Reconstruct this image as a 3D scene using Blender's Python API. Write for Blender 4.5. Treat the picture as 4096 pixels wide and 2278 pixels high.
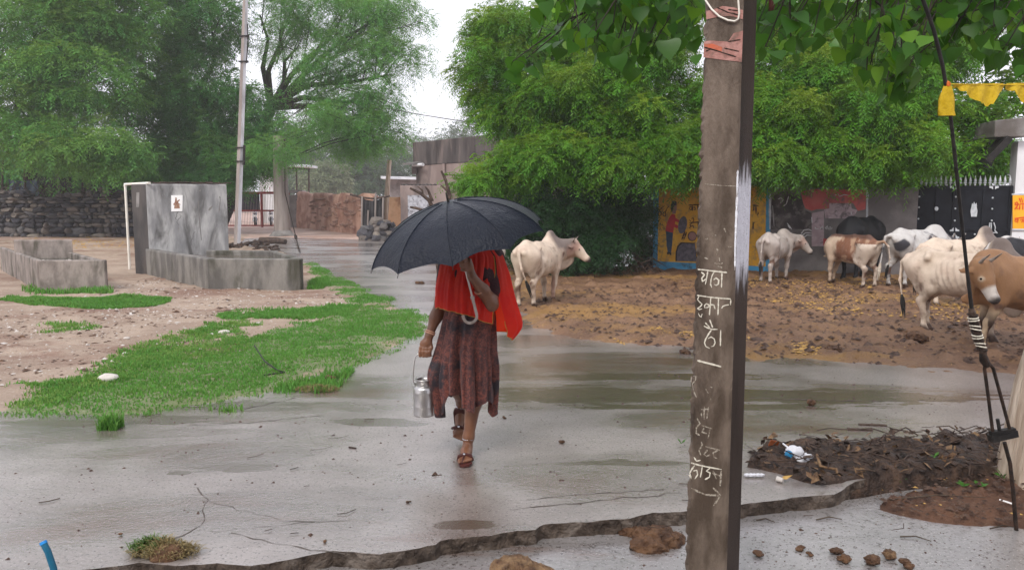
import bpy, bmesh, math, random
import numpy as np
from mathutils import Vector, Matrix
for o in list(bpy.data.objects): bpy.data.objects.remove(o)
SC = bpy.context.scene
COL = SC.collection
R = math.radians
random.seed(7)
rng = np.random.default_rng(7)

# ------------------------------------------------------------------ camera
F = 3090.0; CX, CY = 2048.0, 1139.0; CAMZ = 1.65
PITCH = math.atan((1139 - 800) / F)
cam_d = bpy.data.cameras.new('camera'); cam = bpy.data.objects.new('camera', cam_d); COL.objects.link(cam)
cam_d.sensor_width = 36; cam_d.lens = 36 * F / 4096; cam_d.clip_start = 0.05; cam_d.clip_end = 2000
cam.location = (0, 0, CAMZ); cam.rotation_euler = (math.pi / 2 - PITCH, 0, 0)
SC.camera = cam

# ------------------------------------------------------------------ sky, sun, exposure
W = bpy.data.worlds.new('World'); SC.world = W; W.use_nodes = True
nt = W.node_tree; nt.nodes.clear()
sky = nt.nodes.new('ShaderNodeTexSky'); sky.sky_type = 'NISHITA'; sky.sun_disc = False
sky.sun_elevation = R(44); sky.sun_rotation = R(205); sky.dust_density = 4; sky.air_density = 1.0
mx = nt.nodes.new('ShaderNodeMix'); mx.data_type = 'RGBA'; mx.inputs[0].default_value = 0.9
mx.inputs[7].default_value = (7.5, 7.5, 8.2, 1)          # the overcast that hides the blue
nt.links.new(sky.outputs[0], mx.inputs[6])
bg = nt.nodes.new('ShaderNodeBackground'); bg.inputs[1].default_value = 0.1
out = nt.nodes.new('ShaderNodeOutputWorld')
nt.links.new(mx.outputs[2], bg.inputs[0]); nt.links.new(bg.outputs[0], out.inputs[0])
sun_d = bpy.data.lights.new('sun', 'SUN'); sun_d.energy = 1.5; sun_d.angle = R(22); sun_d.color = (1, .96, .9)
sun = bpy.data.objects.new('sun', sun_d); COL.objects.link(sun)
sun.rotation_euler = (R(46), 0, R(-25))
SC.view_settings.view_transform = 'Standard'; SC.view_settings.look = 'None'
SC.view_settings.exposure = 0.82; SC.view_settings.gamma = 1; SC.view_settings.use_curve_mapping = False
HAZE = 0.0011
SC.render.engine = 'CYCLES'
SC.cycles.use_denoising = True
SC.cycles.max_bounces = 6; SC.cycles.transparent_max_bounces = 8; SC.cycles.volume_bounces = 2

# ------------------------------------------------------------------ pixel <-> place helpers (places measured off the photograph)
cp, sp = math.cos(PITCH), math.sin(PITCH)
def ray(px, py):
    u = (px - CX) / F; v = (py - CY) / F
    return Vector((u, cp - v * sp, -sp - v * cp))
def G(px, py, z=0.0):
    d = ray(px, py); t = (z - CAMZ) / d.z
    return Vector((d.x * t, d.y * t, z))
def P(px, py, Y):
    d = ray(px, py); t = Y / d.y
    return Vector((d.x * t, Y, CAMZ + d.z * t))
def PL(px, py, p0, n):
    d = ray(px, py); o = Vector((0, 0, CAMZ)); t = (Vector(p0) - o).dot(n) / d.dot(n)
    return o + d * t

# ------------------------------------------------------------------ noise in numpy
def vnoise(x, y, seed=0):
    xi = np.floor(x).astype(np.int64); yi = np.floor(y).astype(np.int64)
    fx = x - xi; fy = y - yi; fx = fx * fx * (3 - 2 * fx); fy = fy * fy * (3 - 2 * fy)
    def h(a, b):
        n = (a * 374761393 + b * 668265263 + seed * 1442695041) & 0xffffffff
        n = ((n ^ (n >> 13)) * 1274126177) & 0xffffffff
        return ((n ^ (n >> 16)) & 0xffff) / 65535.0
    return (h(xi, yi) * (1 - fx) + h(xi + 1, yi) * fx) * (1 - fy) + (h(xi, yi + 1) * (1 - fx) + h(xi + 1, yi + 1) * fx) * fy
def fbm(x, y, oct=4, seed=0):
    s = 0; a = .5; t = 0
    for i in range(oct):
        s = s + a * vnoise(x * 2 ** i, y * 2 ** i, seed + i); t += a; a *= .55
    return s / t
def poly_sd(px, py, poly):
    """signed distance to a polygon, negative inside"""
    poly = np.array([(p[0], p[1]) for p in poly]); n = len(poly)
    d = np.full(px.shape, 1e9); ins = np.zeros(px.shape, bool)
    for i in range(n):
        ax, ay = poly[i]; bx, by = poly[(i + 1) % n]
        ex, ey = bx - ax, by - ay; L = ex * ex + ey * ey + 1e-12
        t = np.clip(((px - ax) * ex + (py - ay) * ey) / L, 0, 1)
        d = np.minimum(d, (px - ax - t * ex) ** 2 + (py - ay - t * ey) ** 2)
        c = ((ay > py) != (by > py)) & (px < (bx - ax) * (py - ay) / (by - ay + 1e-12) + ax)
        ins ^= c
    d = np.sqrt(d)
    return np.where(ins, -d, d)

# ------------------------------------------------------------------ mesh helpers
def mesh_np(name, v, f, mat=None, smooth=False, cols=None, colname='tint'):
    v = np.asarray(v, np.float32); f = np.asarray(f, np.int32); k = f.shape[1]
    me = bpy.data.meshes.new(name)
    me.vertices.add(len(v)); me.vertices.foreach_set('co', v.ravel())
    me.loops.add(f.size); me.loops.foreach_set('vertex_index', f.ravel())
    me.polygons.add(len(f)); me.polygons.foreach_set('loop_start', np.arange(0, f.size, k, dtype=np.int32))
    me.polygons.foreach_set('loop_total', np.full(len(f), k, np.int32))
    if smooth: me.polygons.foreach_set('use_smooth', np.ones(len(f), bool))
    me.update(calc_edges=True); me.validate()
    if cols is not None:
        a = me.color_attributes.new(colname, 'FLOAT_COLOR', 'POINT')
        c = np.ones((len(v), 4), np.float32); c[:, :3] = cols; a.data.foreach_set('color', c.ravel())
    if mat: me.materials.append(mat)
    return me
def link(name, me, parent=None, label=None, cat=None, group=None, kind=None, loc=None, rz=None):
    o = bpy.data.objects.new(name, me); COL.objects.link(o)
    if parent: o.parent = parent
    if loc is not None: o.location = loc
    if rz is not None: o.rotation_euler = (0, 0, rz)
    if label: o['label'] = label
    if cat: o['category'] = cat
    if group: o['group'] = group
    if kind: o['kind'] = kind
    return o
def thing(name, label, cat, loc=(0, 0, 0), rz=0, group=None):
    return link(name, None, None, label, cat, group, None, loc, rz)

class MB:
    def __init__(s): s.v = []; s.f = []; s.sm = []
    def add(s, vs, fs, smooth=False):
        b = len(s.v); s.v += [tuple(p) for p in vs]; s.f += [tuple(i + b for i in f) for f in fs]; s.sm += [smooth] * len(fs)
        return s
    def box(s, c, d, rot=None):
        c = Vector(c); hx, hy, hz = d[0] / 2, d[1] / 2, d[2] / 2
        vs = [Vector((x * hx, y * hy, z * hz)) for x in (-1, 1) for y in (-1, 1) for z in (-1, 1)]
        if rot is not None: vs = [rot @ p for p in vs]
        vs = [p + c for p in vs]
        return s.add(vs, [(0, 1, 3, 2), (4, 6, 7, 5), (0, 4, 5, 1), (2, 3, 7, 6), (0, 2, 6, 4), (1, 5, 7, 3)])
    def bar(s, a, b, w, h):
        a, b = Vector(a), Vector(b); d = (b - a); L = d.length; q = d.to_track_quat('X', 'Z').to_matrix()
        return s.box((a + b) / 2, (L, w, h), q)
    def prism(s, poly, z0, z1):
        n = len(poly); vs = [(p[0], p[1], z0) for p in poly] + [(p[0], p[1], z1) for p in poly]
        return s.add(vs, [tuple(range(n))[::-1], tuple(range(n, 2 * n))] + [(i, (i + 1) % n, n + (i + 1) % n, n + i) for i in range(n)])
    def tube(s, pts, rad, seg=8, cap=True, smooth=True):
        pts = [Vector(p) for p in pts]; n = len(pts)
        if not hasattr(rad, '__len__'): rad = [rad] * n
        vs = []; prev = None
        for i, p in enumerate(pts):
            t = (pts[min(i + 1, n - 1)] - pts[max(i - 1, 0)]); t.normalize()
            if prev is None:
                up = Vector((0, 0, 1)) if abs(t.z) < .9 else Vector((1, 0, 0)); a = t.cross(up).normalized()
            else:
                a = (prev - t * prev.dot(t)); a = a.normalized() if a.length > 1e-6 else t.orthogonal().normalized()
            prev = a; b = t.cross(a)
            for k in range(seg):
                th = 2 * math.pi * k / seg; vs.append(p + (a * math.cos(th) + b * math.sin(th)) * rad[i])
        fs = [(i * seg + k, i * seg + (k + 1) % seg, (i + 1) * seg + (k + 1) % seg, (i + 1) * seg + k) for i in range(n - 1) for k in range(seg)]
        s.add(vs, fs, smooth)
        if cap: s.add(vs[:seg], [tuple(range(seg))[::-1]]); s.add(vs[-seg:], [tuple(range(seg))])
        return s
    def lathe(s, prof, c=(0, 0, 0), seg=20, smooth=True):
        c = Vector(c); vs = [c + Vector((r * math.cos(2 * math.pi * k / seg), r * math.sin(2 * math.pi * k / seg), z)) for r, z in prof for k in range(seg)]
        n = len(prof)
        return s.add(vs, [(i * seg + k, i * seg + (k + 1) % seg, (i + 1) * seg + (k + 1) % seg, (i + 1) * seg + k) for i in range(n - 1) for k in range(seg)], smooth)
    def ball(s, c, r, jit=0, sub=2, seed=0, flat=None):
        bm = bmesh.new(); bmesh.ops.create_icosphere(bm, subdivisions=sub, radius=1); rr = random.Random(seed)
        c = Vector(c); r = Vector(r) if hasattr(r, '__len__') else Vector((r, r, r)); vs = []
        for v in bm.verts:
            k = 1 + (rr.random() - .5) * jit; p = Vector((v.co.x * r.x, v.co.y * r.y, v.co.z * r.z)) * k
            if flat is not None and p.z < flat: p.z = flat
            vs.append(p + c)
        fs = [tuple(v.index for v in f.verts) for f in bm.faces]; bm.free()
        return s.add(vs, fs, jit < .25)
    def ribbon(s, pts, n, w, off):
        """flat stroke lying on a plane with normal n"""
        pts = [Vector(p) for p in pts]; n = Vector(n).normalized(); vs = []; q = []
        for p, p2 in zip(pts[:-1], pts[1:]):
            k = max(1, min(6, int((p2 - p).length / (w * 1.2))))
            q += [p.lerp(p2, i / k) for i in range(k)]
        pts = q + [pts[-1]]; w0 = w; hs = len(s.v)
        for i, p in enumerate(pts):
            w = w0 * (.62 + .7 * ((math.sin((i + hs) * 12.9898) * 43758.5453) % 1)) * (.6 if i in (0, len(pts) - 1) else 1)
            t = pts[min(i + 1, len(pts) - 1)] - pts[max(i - 1, 0)]; a = n.cross(t).normalized()
            vs += [p + n * off + a * w / 2, p + n * off - a * w / 2]
        return s.add(vs, [(2 * i, 2 * i + 1, 2 * i + 3, 2 * i + 2) for i in range(len(pts) - 1)])
    def me(s, name, mat):
        m = bpy.data.meshes.new(name); m.from_pydata(s.v, [], s.f)
        m.polygons.foreach_set('use_smooth', s.sm); m.update()
        if mat: m.materials.append(mat)
        return m
    def build(s, name, mat, parent=None, **kw): return link(name, s.me(name, mat), parent, **kw)

def local(pts, root):
    """world points into a (rotated about z) root's own frame"""
    m = (Matrix.Translation(root.location) @ Matrix.Rotation(root.rotation_euler.z, 4, 'Z')).inverted()
    return [m @ Vector(p) for p in pts]

# ------------------------------------------------------------------ materials
def _n(nt, t, **kw):
    n = nt.nodes.new(t)
    for k, v in kw.items(): setattr(n, k, v)
    return n
def mix(nt, fac, a, b, mode='MIX'):
    m = _n(nt, 'ShaderNodeMix', data_type='RGBA', blend_type=mode)
    for sock, val in ((m.inputs[0], fac), (m.inputs[6], a), (m.inputs[7], b)):
        if isinstance(val, bpy.types.NodeSocket): nt.links.new(val, sock)
        elif isinstance(val, (int, float)): sock.default_value = val
        else: sock.default_value = (*val, 1)
    return m.outputs[2]
def ramp(nt, src, lo, hi):
    m = _n(nt, 'ShaderNodeMapRange'); m.interpolation_type = 'SMOOTHSTEP'
    m.inputs[1].default_value = lo; m.inputs[2].default_value = hi; nt.links.new(src, m.inputs[0]); return m.outputs[0]
def noise(nt, vec, scale, detail=4, rough=.55, dist=0):
    n = _n(nt, 'ShaderNodeTexNoise'); n.inputs['Scale'].default_value = scale; n.inputs['Detail'].default_value = detail
    n.inputs['Roughness'].default_value = rough; n.inputs['Distortion'].default_value = dist; nt.links.new(vec, n.inputs['Vector']); return n.outputs[0]
def math_n(nt, op, a, b=None):
    m = _n(nt, 'ShaderNodeMath', operation=op)
    for s, v in ((m.inputs[0], a), (m.inputs[1], b)):
        if v is None: continue
        if isinstance(v, bpy.types.NodeSocket): nt.links.new(v, s)
        else: s.default_value = v
    return m.outputs[0]
def coords(nt, stretch=None, kind='Object'):
    c = _n(nt, 'ShaderNodeTexCoord').outputs[kind]
    if stretch:
        mp = _n(nt, 'ShaderNodeMapping'); mp.inputs['Scale'].default_value = stretch; nt.links.new(c, mp.inputs[0]); c = mp.outputs[0]
    return c
def base(name):
    m = bpy.data.materials.new(name); m.use_nodes = True; nt = m.node_tree
    return m, nt, nt.nodes['Principled BSDF']
def setcol(nt, b, c):
    if isinstance(c, bpy.types.NodeSocket): nt.links.new(c, b.inputs['Base Color'])
    else: b.inputs['Base Color'].default_value = (*c, 1)
def bump(nt, b, h, strength, dist=.02):
    n = _n(nt, 'ShaderNodeBump'); n.inputs['Strength'].default_value = strength; n.inputs['Distance'].default_value = dist
    nt.links.new(h, n.inputs['Height']); nt.links.new(n.outputs[0], b.inputs['Normal']); return n
def mat(name, c1, c2, scale=4, rough=.6, bmp=.3, bscale=40, c3=None, s3=1.3, stretch=None, metal=0, spec=.22, coat=0, lo=.35, hi=.65, dist=.02, attr=None):
    m, nt, b = base(name); co = coords(nt, stretch)
    c = mix(nt, ramp(nt, noise(nt, co, scale), lo, hi), c1, c2)
    if c3: c = mix(nt, ramp(nt, noise(nt, co, s3, 5, .6, .5), .48, .68), c, c3)
    if attr:
        a = _n(nt, 'ShaderNodeVertexColor', layer_name=attr).outputs[0]; c = mix(nt, 1.0, c, a, 'MULTIPLY')
    setcol(nt, b, c)
    b.inputs['Roughness'].default_value = rough; b.inputs['Metallic'].default_value = metal
    b.inputs['Specular IOR Level'].default_value = spec; b.inputs['Coat Weight'].default_value = coat; b.inputs['Coat Roughness'].default_value = .15
    if bmp: bump(nt, b, noise(nt, co, bscale, 5, .6), bmp, dist)
    return m
def leafmat(name, dark, light, young, trans=.35, rough=.4, spec=.18):
    m, nt, b = base(name)
    a = _n(nt, 'ShaderNodeVertexColor', layer_name='tint'); sp = _n(nt, 'ShaderNodeSeparateColor'); nt.links.new(a.outputs[0], sp.inputs[0])
    c = mix(nt, sp.outputs[0], dark, light); c = mix(nt, sp.outputs[1], c, young)
    setcol(nt, b, c); b.inputs['Roughness'].default_value = rough; b.inputs['Specular IOR Level'].default_value = spec
    t = _n(nt, 'ShaderNodeBsdfTranslucent'); nt.links.new(mix(nt, .5, c, young), t.inputs[0])
    ms = _n(nt, 'ShaderNodeMixShader'); ms.inputs[0].default_value = trans
    nt.links.new(b.outputs[0], ms.inputs[1]); nt.links.new(t.outputs[0], ms.inputs[2])
    nt.links.new(ms.outputs[0], nt.nodes['Material Output'].inputs[0]); return m

M = {}
M['concrete'] = mat('wet_old_concrete', (.15, .14, .135), (.25, .235, .225), 2.2, .5, .5, 60, (.10, .085, .075), 1.0)
M['tank'] = mat('tank_render', (.19, .19, .195), (.40, .395, .39), 3.4, .5, .5, 40, (.085, .082, .08), 2.4, stretch=(1, 1, .3))
M['tankdark'] = mat('dark_render', (.045, .042, .042), (.085, .075, .07), 3, .55, .4, 50, (.12, .10, .09), 1.4, stretch=(1, 1, .35))
M['basin'] = mat('basin_render', (.105, .098, .09), (.22, .205, .185), 4, .5, .7, 40, (.058, .055, .040), 2.0, stretch=(1, 1, .35))
M['trough'] = mat('trough_render', (.16, .135, .12), (.28, .24, .215), 5, .55, .8, 30, (.075, .068, .05), 2.2, stretch=(1, 1, .5))
M['pole'] = mat('pole_concrete', (.070, .050, .036), (.175, .135, .105), 11, .5, 1., 120, (.042, .029, .021), 4.0, stretch=(1, 1, .35), dist=.006)  # dark base also stands in for shade on the front, with wet brown stains
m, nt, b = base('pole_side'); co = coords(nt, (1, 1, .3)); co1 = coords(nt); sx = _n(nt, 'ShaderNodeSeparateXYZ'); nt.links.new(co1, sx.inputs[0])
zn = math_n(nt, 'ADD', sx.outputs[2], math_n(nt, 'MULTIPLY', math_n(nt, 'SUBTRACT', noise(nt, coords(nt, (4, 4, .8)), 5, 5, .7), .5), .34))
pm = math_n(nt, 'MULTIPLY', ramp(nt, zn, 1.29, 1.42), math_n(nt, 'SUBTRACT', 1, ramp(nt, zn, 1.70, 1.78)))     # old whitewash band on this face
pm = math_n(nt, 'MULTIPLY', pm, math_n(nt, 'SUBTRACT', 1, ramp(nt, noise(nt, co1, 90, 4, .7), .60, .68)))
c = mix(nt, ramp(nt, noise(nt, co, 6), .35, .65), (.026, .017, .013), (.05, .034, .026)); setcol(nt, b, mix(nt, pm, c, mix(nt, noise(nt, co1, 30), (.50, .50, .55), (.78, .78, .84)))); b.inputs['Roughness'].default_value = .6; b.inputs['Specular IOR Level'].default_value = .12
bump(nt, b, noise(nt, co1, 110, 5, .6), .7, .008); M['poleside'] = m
M['greypole'] = mat('grey_pole', (.20, .17, .155), (.29, .255, .235), 5, .5, .3, 60, stretch=(1, 1, .15))
M['white_paint'] = mat('white_paint', (.62, .63, .68), (.78, .79, .84), 9, .5, .5, 60, (.25, .22, .2), 14, lo=.3, hi=.55)
M['pipe'] = mat('pvc_pipe', (.70, .66, .58), (.80, .77, .70), 4, .35, .1, 30)
M['chalk'] = mat('chalk', (.42, .38, .31), (.66, .62, .52), 90, .8, .2, 120, lo=.3, hi=.5)
M['chalkfaint'] = mat('faint_chalk', (.16, .125, .095), (.38, .34, .28), 120, .8, .2, 120, lo=.4, hi=.6)
M['pinkpaint'] = mat('faded_pink_paint', (.30, .14, .115), (.42, .22, .19), 20, .6, .3, 80, (.16, .10, .08), 16)
M['redpaint'] = mat('old_orange_paint', (.50, .12, .06), (.40, .14, .09), 20, .6, .3, 80)
M['mud'] = None
M['steel'] = mat('milk_can_steel', (.42, .41, .40), (.55, .54, .53), 6, .36, .1, 30, metal=1, stretch=(1, 1, .2))
M['iron'] = mat('rusty_iron', (.018, .014, .012), (.05, .03, .022), 25, .5, .5, 80, metal=.3)
M['blackiron'] = mat('black_iron', (.012, .011, .011), (.025, .022, .02), 20, .45, .3, 60)
M['redgate'] = mat('red_gate_paint', (.22, .03, .03), (.34, .07, .065), 8, .45, .2, 40)
M['navy'] = mat('navy_sheet', (.035, .03, .06), (.07, .06, .10), 3, .4, .2, 20)
M['gatesheet'] = mat('gate_sheet', (.004, .005, .009), (.009, .011, .017), 5, .6, .2, 30)
M['silver'] = mat('silver_paint', (.42, .45, .48), (.58, .6, .63), 15, .45, .2, 60)
M['bark'] = mat('wet_bark', (.016, .012, .01), (.045, .034, .026), 8, .6, 1., 30, stretch=(1, 1, .3))
M['twig'] = mat('twig', (.05, .035, .025), (.10, .075, .055), 10, .6, .6, 40)
M['deadwood'] = mat('dead_wood', (.035, .022, .018), (.09, .06, .045), 12, .55, .8, 40)
M['stump'] = mat('weathered_post', (.36, .27, .20), (.58, .48, .385), 7, .65, .8, 40, (.20, .145, .10), 2.2, stretch=(2, 2, .16))
M['mudwall'] = mat('mud_wall', (.38, .20, .145), (.52, .32, .24), 1.6, .7, 1., 9, (.27, .13, .095), 1.1, dist=.06)
M['mudstone'] = mat('mud_wall_stone', (.24, .15, .12), (.40, .25, .20), 3, .7, .8, 14)
M['orangewall'] = mat('orange_wall', (.60, .34, .19), (.70, .45, .27), 2, .7, .4, 12, (.36, .18, .09), 1.0)
M['greywall'] = mat('grey_wall', (.24, .215, .21), (.32, .29, .285), 2, .6, .3, 20, (.17, .15, .145), 1.2)
M['plaster'] = mat('old_plaster', (.22, .165, .15), (.30, .235, .215), 1.4, .65, .4, 18, (.085, .068, .066), .8, stretch=(1, 1, .3))
M['soot'] = mat('sooty_parapet', (.05, .042, .042), (.10, .085, .082), 2.2, .6, .4, 20, (.17, .135, .125), 1.8, stretch=(1, 1, .2))
M['whitewash'] = mat('whitewash', (.62, .62, .64), (.74, .74, .76), 2, .6, .2, 20, (.30, .28, .27), .9, stretch=(1, 1, .3))
M['rooftin'] = mat('roof_tin', (.5, .52, .56), (.62, .64, .68), 2, .35, .1, 10)
M['bwall'] = mat('boundary_render', (.14, .125, .125), (.22, .20, .195), 2.2, .55, .4, 24, (.085, .075, .072), 1.0)
M['yellow'] = mat('ochre_paint', (.66, .33, .025), (.74, .41, .045), 2.2, .5, .2, 30, (.40, .24, .07), 9)
M['blue'] = mat('blue_paint', (.06, .27, .48), (.10, .35, .58), 3, .5, .2, 30, (.05, .10, .14), 3)
M['ink'] = mat('brown_ink', (.045, .02, .01), (.07, .03, .012), 30, .6, 0)
M['mred'] = mat('mural_red', (.46, .02, .03), (.55, .035, .04), 9, .5, 0)
M['mblue'] = mat('mural_blue', (.03, .05, .10), (.05, .08, .14), 9, .5, 0)
M['mskin'] = mat('mural_skin', (.28, .14, .12), (.34, .18, .15), 9, .5, 0)
M['mgrey'] = mat('mural_grey', (.085, .075, .095), (.15, .13, .16), 12, .5, 0)
M['mhair'] = mat('mural_dark', (.02, .015, .015), (.035, .02, .02), 9, .5, 0)
M['poster'] = mat('peeling_red_poster', (.52, .09, .085), (.58, .15, .14), 3, .55, .3, 30, (.22, .12, .12), 3.4)
M['posterpale'] = mat('peeling_pale_poster', (.42, .31, .34), (.54, .42, .46), 5, .55, .3, 30, (.12, .10, .10), 5)
M['posterdark'] = mat('peeling_dark_poster', (.045, .035, .038), (.085, .07, .07), 3, .5, .3, 30, (.19, .17, .16), 4.5)
M['signyellow'] = mat('sign_yellow', (.78, .36, .015), (.84, .42, .03), 3, .45, .05, 20)
M['signred'] = mat('sign_red', (.62, .07, .01), (.7, .1, .02), 20, .5, 0)
M['signwhite'] = mat('sign_white', (.78, .77, .76), (.84, .83, .82), 3, .35, 0)
M['signbrown'] = mat('sign_brown', (.24, .12, .085), (.36, .22, .15), 25, .5, 0)
M['cloth_yellow'] = mat('yellow_net', (.55, .36, .01), (.66, .45, .025), 40, .6, .4, 120)
M['orange'] = mat('orange_thread', (.55, .12, .02), (.6, .2, .03), 40, .6, .3, 80)
M['bluehose'] = mat('blue_hose', (.012, .10, .17), (.02, .13, .22), 10, .3, .1, 30)
M['blueend'] = mat('blue_hose_end', (.02, .22, .62), (.03, .28, .7), 10, .35, 0)
M['dung'] = mat('dung', (.065, .032, .018), (.15, .08, .042), 16, .45, 1., 60, (.035, .018, .012), 9)
M['dungpale'] = mat('pale_dung', (.17, .095, .05), (.27, .17, .09), 22, .5, 1., 80, (.06, .03, .02), 10)
M['clod'] = mat('mud_clod', (.05, .028, .02), (.11, .065, .045), 15, .5, .8, 60)
M['trash'] = mat('wet_rubbish', (.022, .014, .011), (.06, .038, .028), 14, .45, 1., 50, (.10, .06, .04), 8)
M['white_plastic'] = mat('white_plastic', (.55, .56, .6), (.68, .68, .72), 12, .3, .3, 30)
M['bag_blue'] = mat('bag_blue', (.02, .16, .32), (.03, .2, .38), 12, .3, .3, 30)
M['cardboard'] = mat('rust_brown_card', (.20, .055, .02), (.30, .09, .035), 12, .55, .4, 40)
M['drygrass'] = mat('dry_grass', (.16, .12, .05), (.26, .20, .09), 30, .6, 0)
M['stonepale'] = mat('pale_stone', (.45, .41, .37), (.58, .54, .5), 8, .6, .4, 30)
M['tarp'] = mat('blue_tarp', (.055, .08, .11), (.10, .135, .18), 3, .4, .5, 10)
M['blacktarp'] = mat('black_tarp', (.02, .02, .022), (.045, .042, .045), 3, .4, .5, 10)
M['tyre'] = mat('tyre_rubber', (.012, .012, .013), (.022, .022, .024), 20, .5, .2, 60)
M['chrome'] = mat('chrome', (.5, .5, .52), (.6, .6, .62), 10, .25, 0, metal=1)
M['stone'] = mat('dark_stone', (.7, .7, .7), (1, 1, 1), 8, .5, .9, 22, attr='tint', dist=.03)
M['redleather'] = mat('maroon_sandal', (.05, .014, .012), (.08, .022, .018), 20, .4, .2, 80)
M['gold'] = mat('gold_trim', (.55, .30, .05), (.7, .42, .10), 60, .35, .3, 90, metal=.5)
M['bangle'] = mat('pale_bangle', (.5, .25, .16), (.6, .33, .22), 30, .35, 0)
M['shaft'] = mat('umbrella_steel', (.45, .42, .40), (.56, .53, .5), 20, .3, 0, metal=1)
M['handle'] = mat('umbrella_handle', (.35, .29, .25), (.48, .42, .38), 20, .25, 0, coat=.5)
# ================================================================== ground, road, yard
def g2(*pts, z=0): return [tuple(G(x, y, z)[:2]) for x, y in pts]

# --- road shader: wet concrete, reddish washed-in mud, mirror-smooth thin water
def road_material(name, c1=(.190, .158, .142), c2=(.29, .253, .234), pools=()):
    m, nt, b = base(name); co = coords(nt)
    c = mix(nt, ramp(nt, noise(nt, co, 1.1, 5, .6), .35, .65), c1, c2)
    c = mix(nt, ramp(nt, noise(nt, coords(nt, (.5, 1.4, 1)), .75, 6, .65, .6), .54, .66), c, (.185, .115, .09))
    c = mix(nt, math_n(nt, 'MULTIPLY', ramp(nt, noise(nt, coords(nt, (.35, .9, 1)), .6, 5, .6, .8), .55, .70), .6), c, (.115, .102, .09))
    fine = noise(nt, co, 55, 3, .7)
    c = mix(nt, ramp(nt, fine, .55, .66), c, (.06, .048, .042)); c = mix(nt, ramp(nt, noise(nt, co, 90, 2, .6), .62, .70), c, (.42, .39, .37))
    c = mix(nt, ramp(nt, noise(nt, co, 17, 4, .7), .64, .74), c, (.085, .07, .062))
    wet = ramp(nt, noise(nt, coords(nt, (.5, 1.3, 1)), .8, 5, .6, .5), .42, .60)
    c = mix(nt, math_n(nt, 'MULTIPLY', wet, .5), c, mix(nt, 1., c, (.52, .49, .46), 'MULTIPLY'))      # a film of water darkens and smooths the slab
    sx = _n(nt, 'ShaderNodeSeparateXYZ'); nt.links.new(co, sx.inputs[0]); pool = None      # hollows where it stands
    for (x, y, rx, ry) in pools:
        dx = math_n(nt, 'POWER', math_n(nt, 'ABSOLUTE', math_n(nt, 'DIVIDE', math_n(nt, 'SUBTRACT', sx.outputs[0], x), rx)), 2.); dy = math_n(nt, 'POWER', math_n(nt, 'ABSOLUTE', math_n(nt, 'DIVIDE', math_n(nt, 'SUBTRACT', sx.outputs[1], y), ry)), 2.)
        e = math_n(nt, 'SUBTRACT', 1., math_n(nt, 'SQRT', math_n(nt, 'ADD', dx, dy))); pool = e if pool is None else math_n(nt, 'MAXIMUM', pool, e)
    if pools:
        pn = math_n(nt, 'ADD', pool, math_n(nt, 'MULTIPLY', math_n(nt, 'SUBTRACT', noise(nt, coords(nt, (.8, 3.2, 1)), 2.6, 6, .65, .4), .5), 2.2))
        pool = ramp(nt, pn, .22, .36); c = mix(nt, pool, c, mix(nt, noise(nt, co, 3), (.085, .062, .046), (.125, .095, .075))); wet = math_n(nt, 'MAXIMUM', wet, pool)
    setcol(nt, b, c)
    r = _n(nt, 'ShaderNodeMapRange'); r.inputs[3].default_value = .42; r.inputs[4].default_value = .18; nt.links.new(wet, r.inputs[0])
    nt.links.new(r.outputs[0], b.inputs['Roughness'])
    r2 = _n(nt, 'ShaderNodeMapRange'); r2.inputs[3].default_value = .25; r2.inputs[4].default_value = .05; nt.links.new(wet, r2.inputs[0]); nt.links.new(r2.outputs[0], b.inputs['Coat Roughness'])
    b.inputs['Specular IOR Level'].default_value = .6
    b.inputs['Coat Weight'].default_value = 1.0; b.inputs['Coat Roughness'].default_value = .17; b.inputs['Coat IOR'].default_value = 1.72
    hgt = math_n(nt, 'ADD', noise(nt, co, 45, 5, .65), math_n(nt, 'MULTIPLY', noise(nt, co, 7, 4, .6), 1.2))
    n = bump(nt, b, hgt, .30, .008); nt.links.new(n.outputs[0], b.inputs['Coat Normal'])
    return m
PL_ = [(*G(2350, 1580)[:2], 1.25, .42), (*G(3250, 1585)[:2], 2.0, .36), (*G(2900, 1625)[:2], 1.4, .16), (*G(955, 1866)[:2], .36, .10), (*G(715, 1890)[:2], .12, .05), (*G(1260, 1535)[:2], .6, .30), (*G(960, 1622)[:2], .75, .22), (*G(640, 1676)[:2], .75, .15), (*G(240, 1692)[:2], .7, .12), (*G(1500, 1690)[:2], .5, .14), (*G(2600, 1505)[:2], 1.6, .18), (*G(2500, 1850)[:2], .5, .08), (*G(1862, 2096)[:2], .17, .07)]
M['road'] = road_material('wet_road', pools=PL_)
M['pave'] = road_material('wet_pavement', (.20, .186, .182), (.29, .275, .272))
M['roadedge'] = mat('broken_slab_edge', (.05, .036, .028), (.12, .09, .07), 14, .55, 1., 35, (.20, .165, .14), 7, dist=.04)
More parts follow.
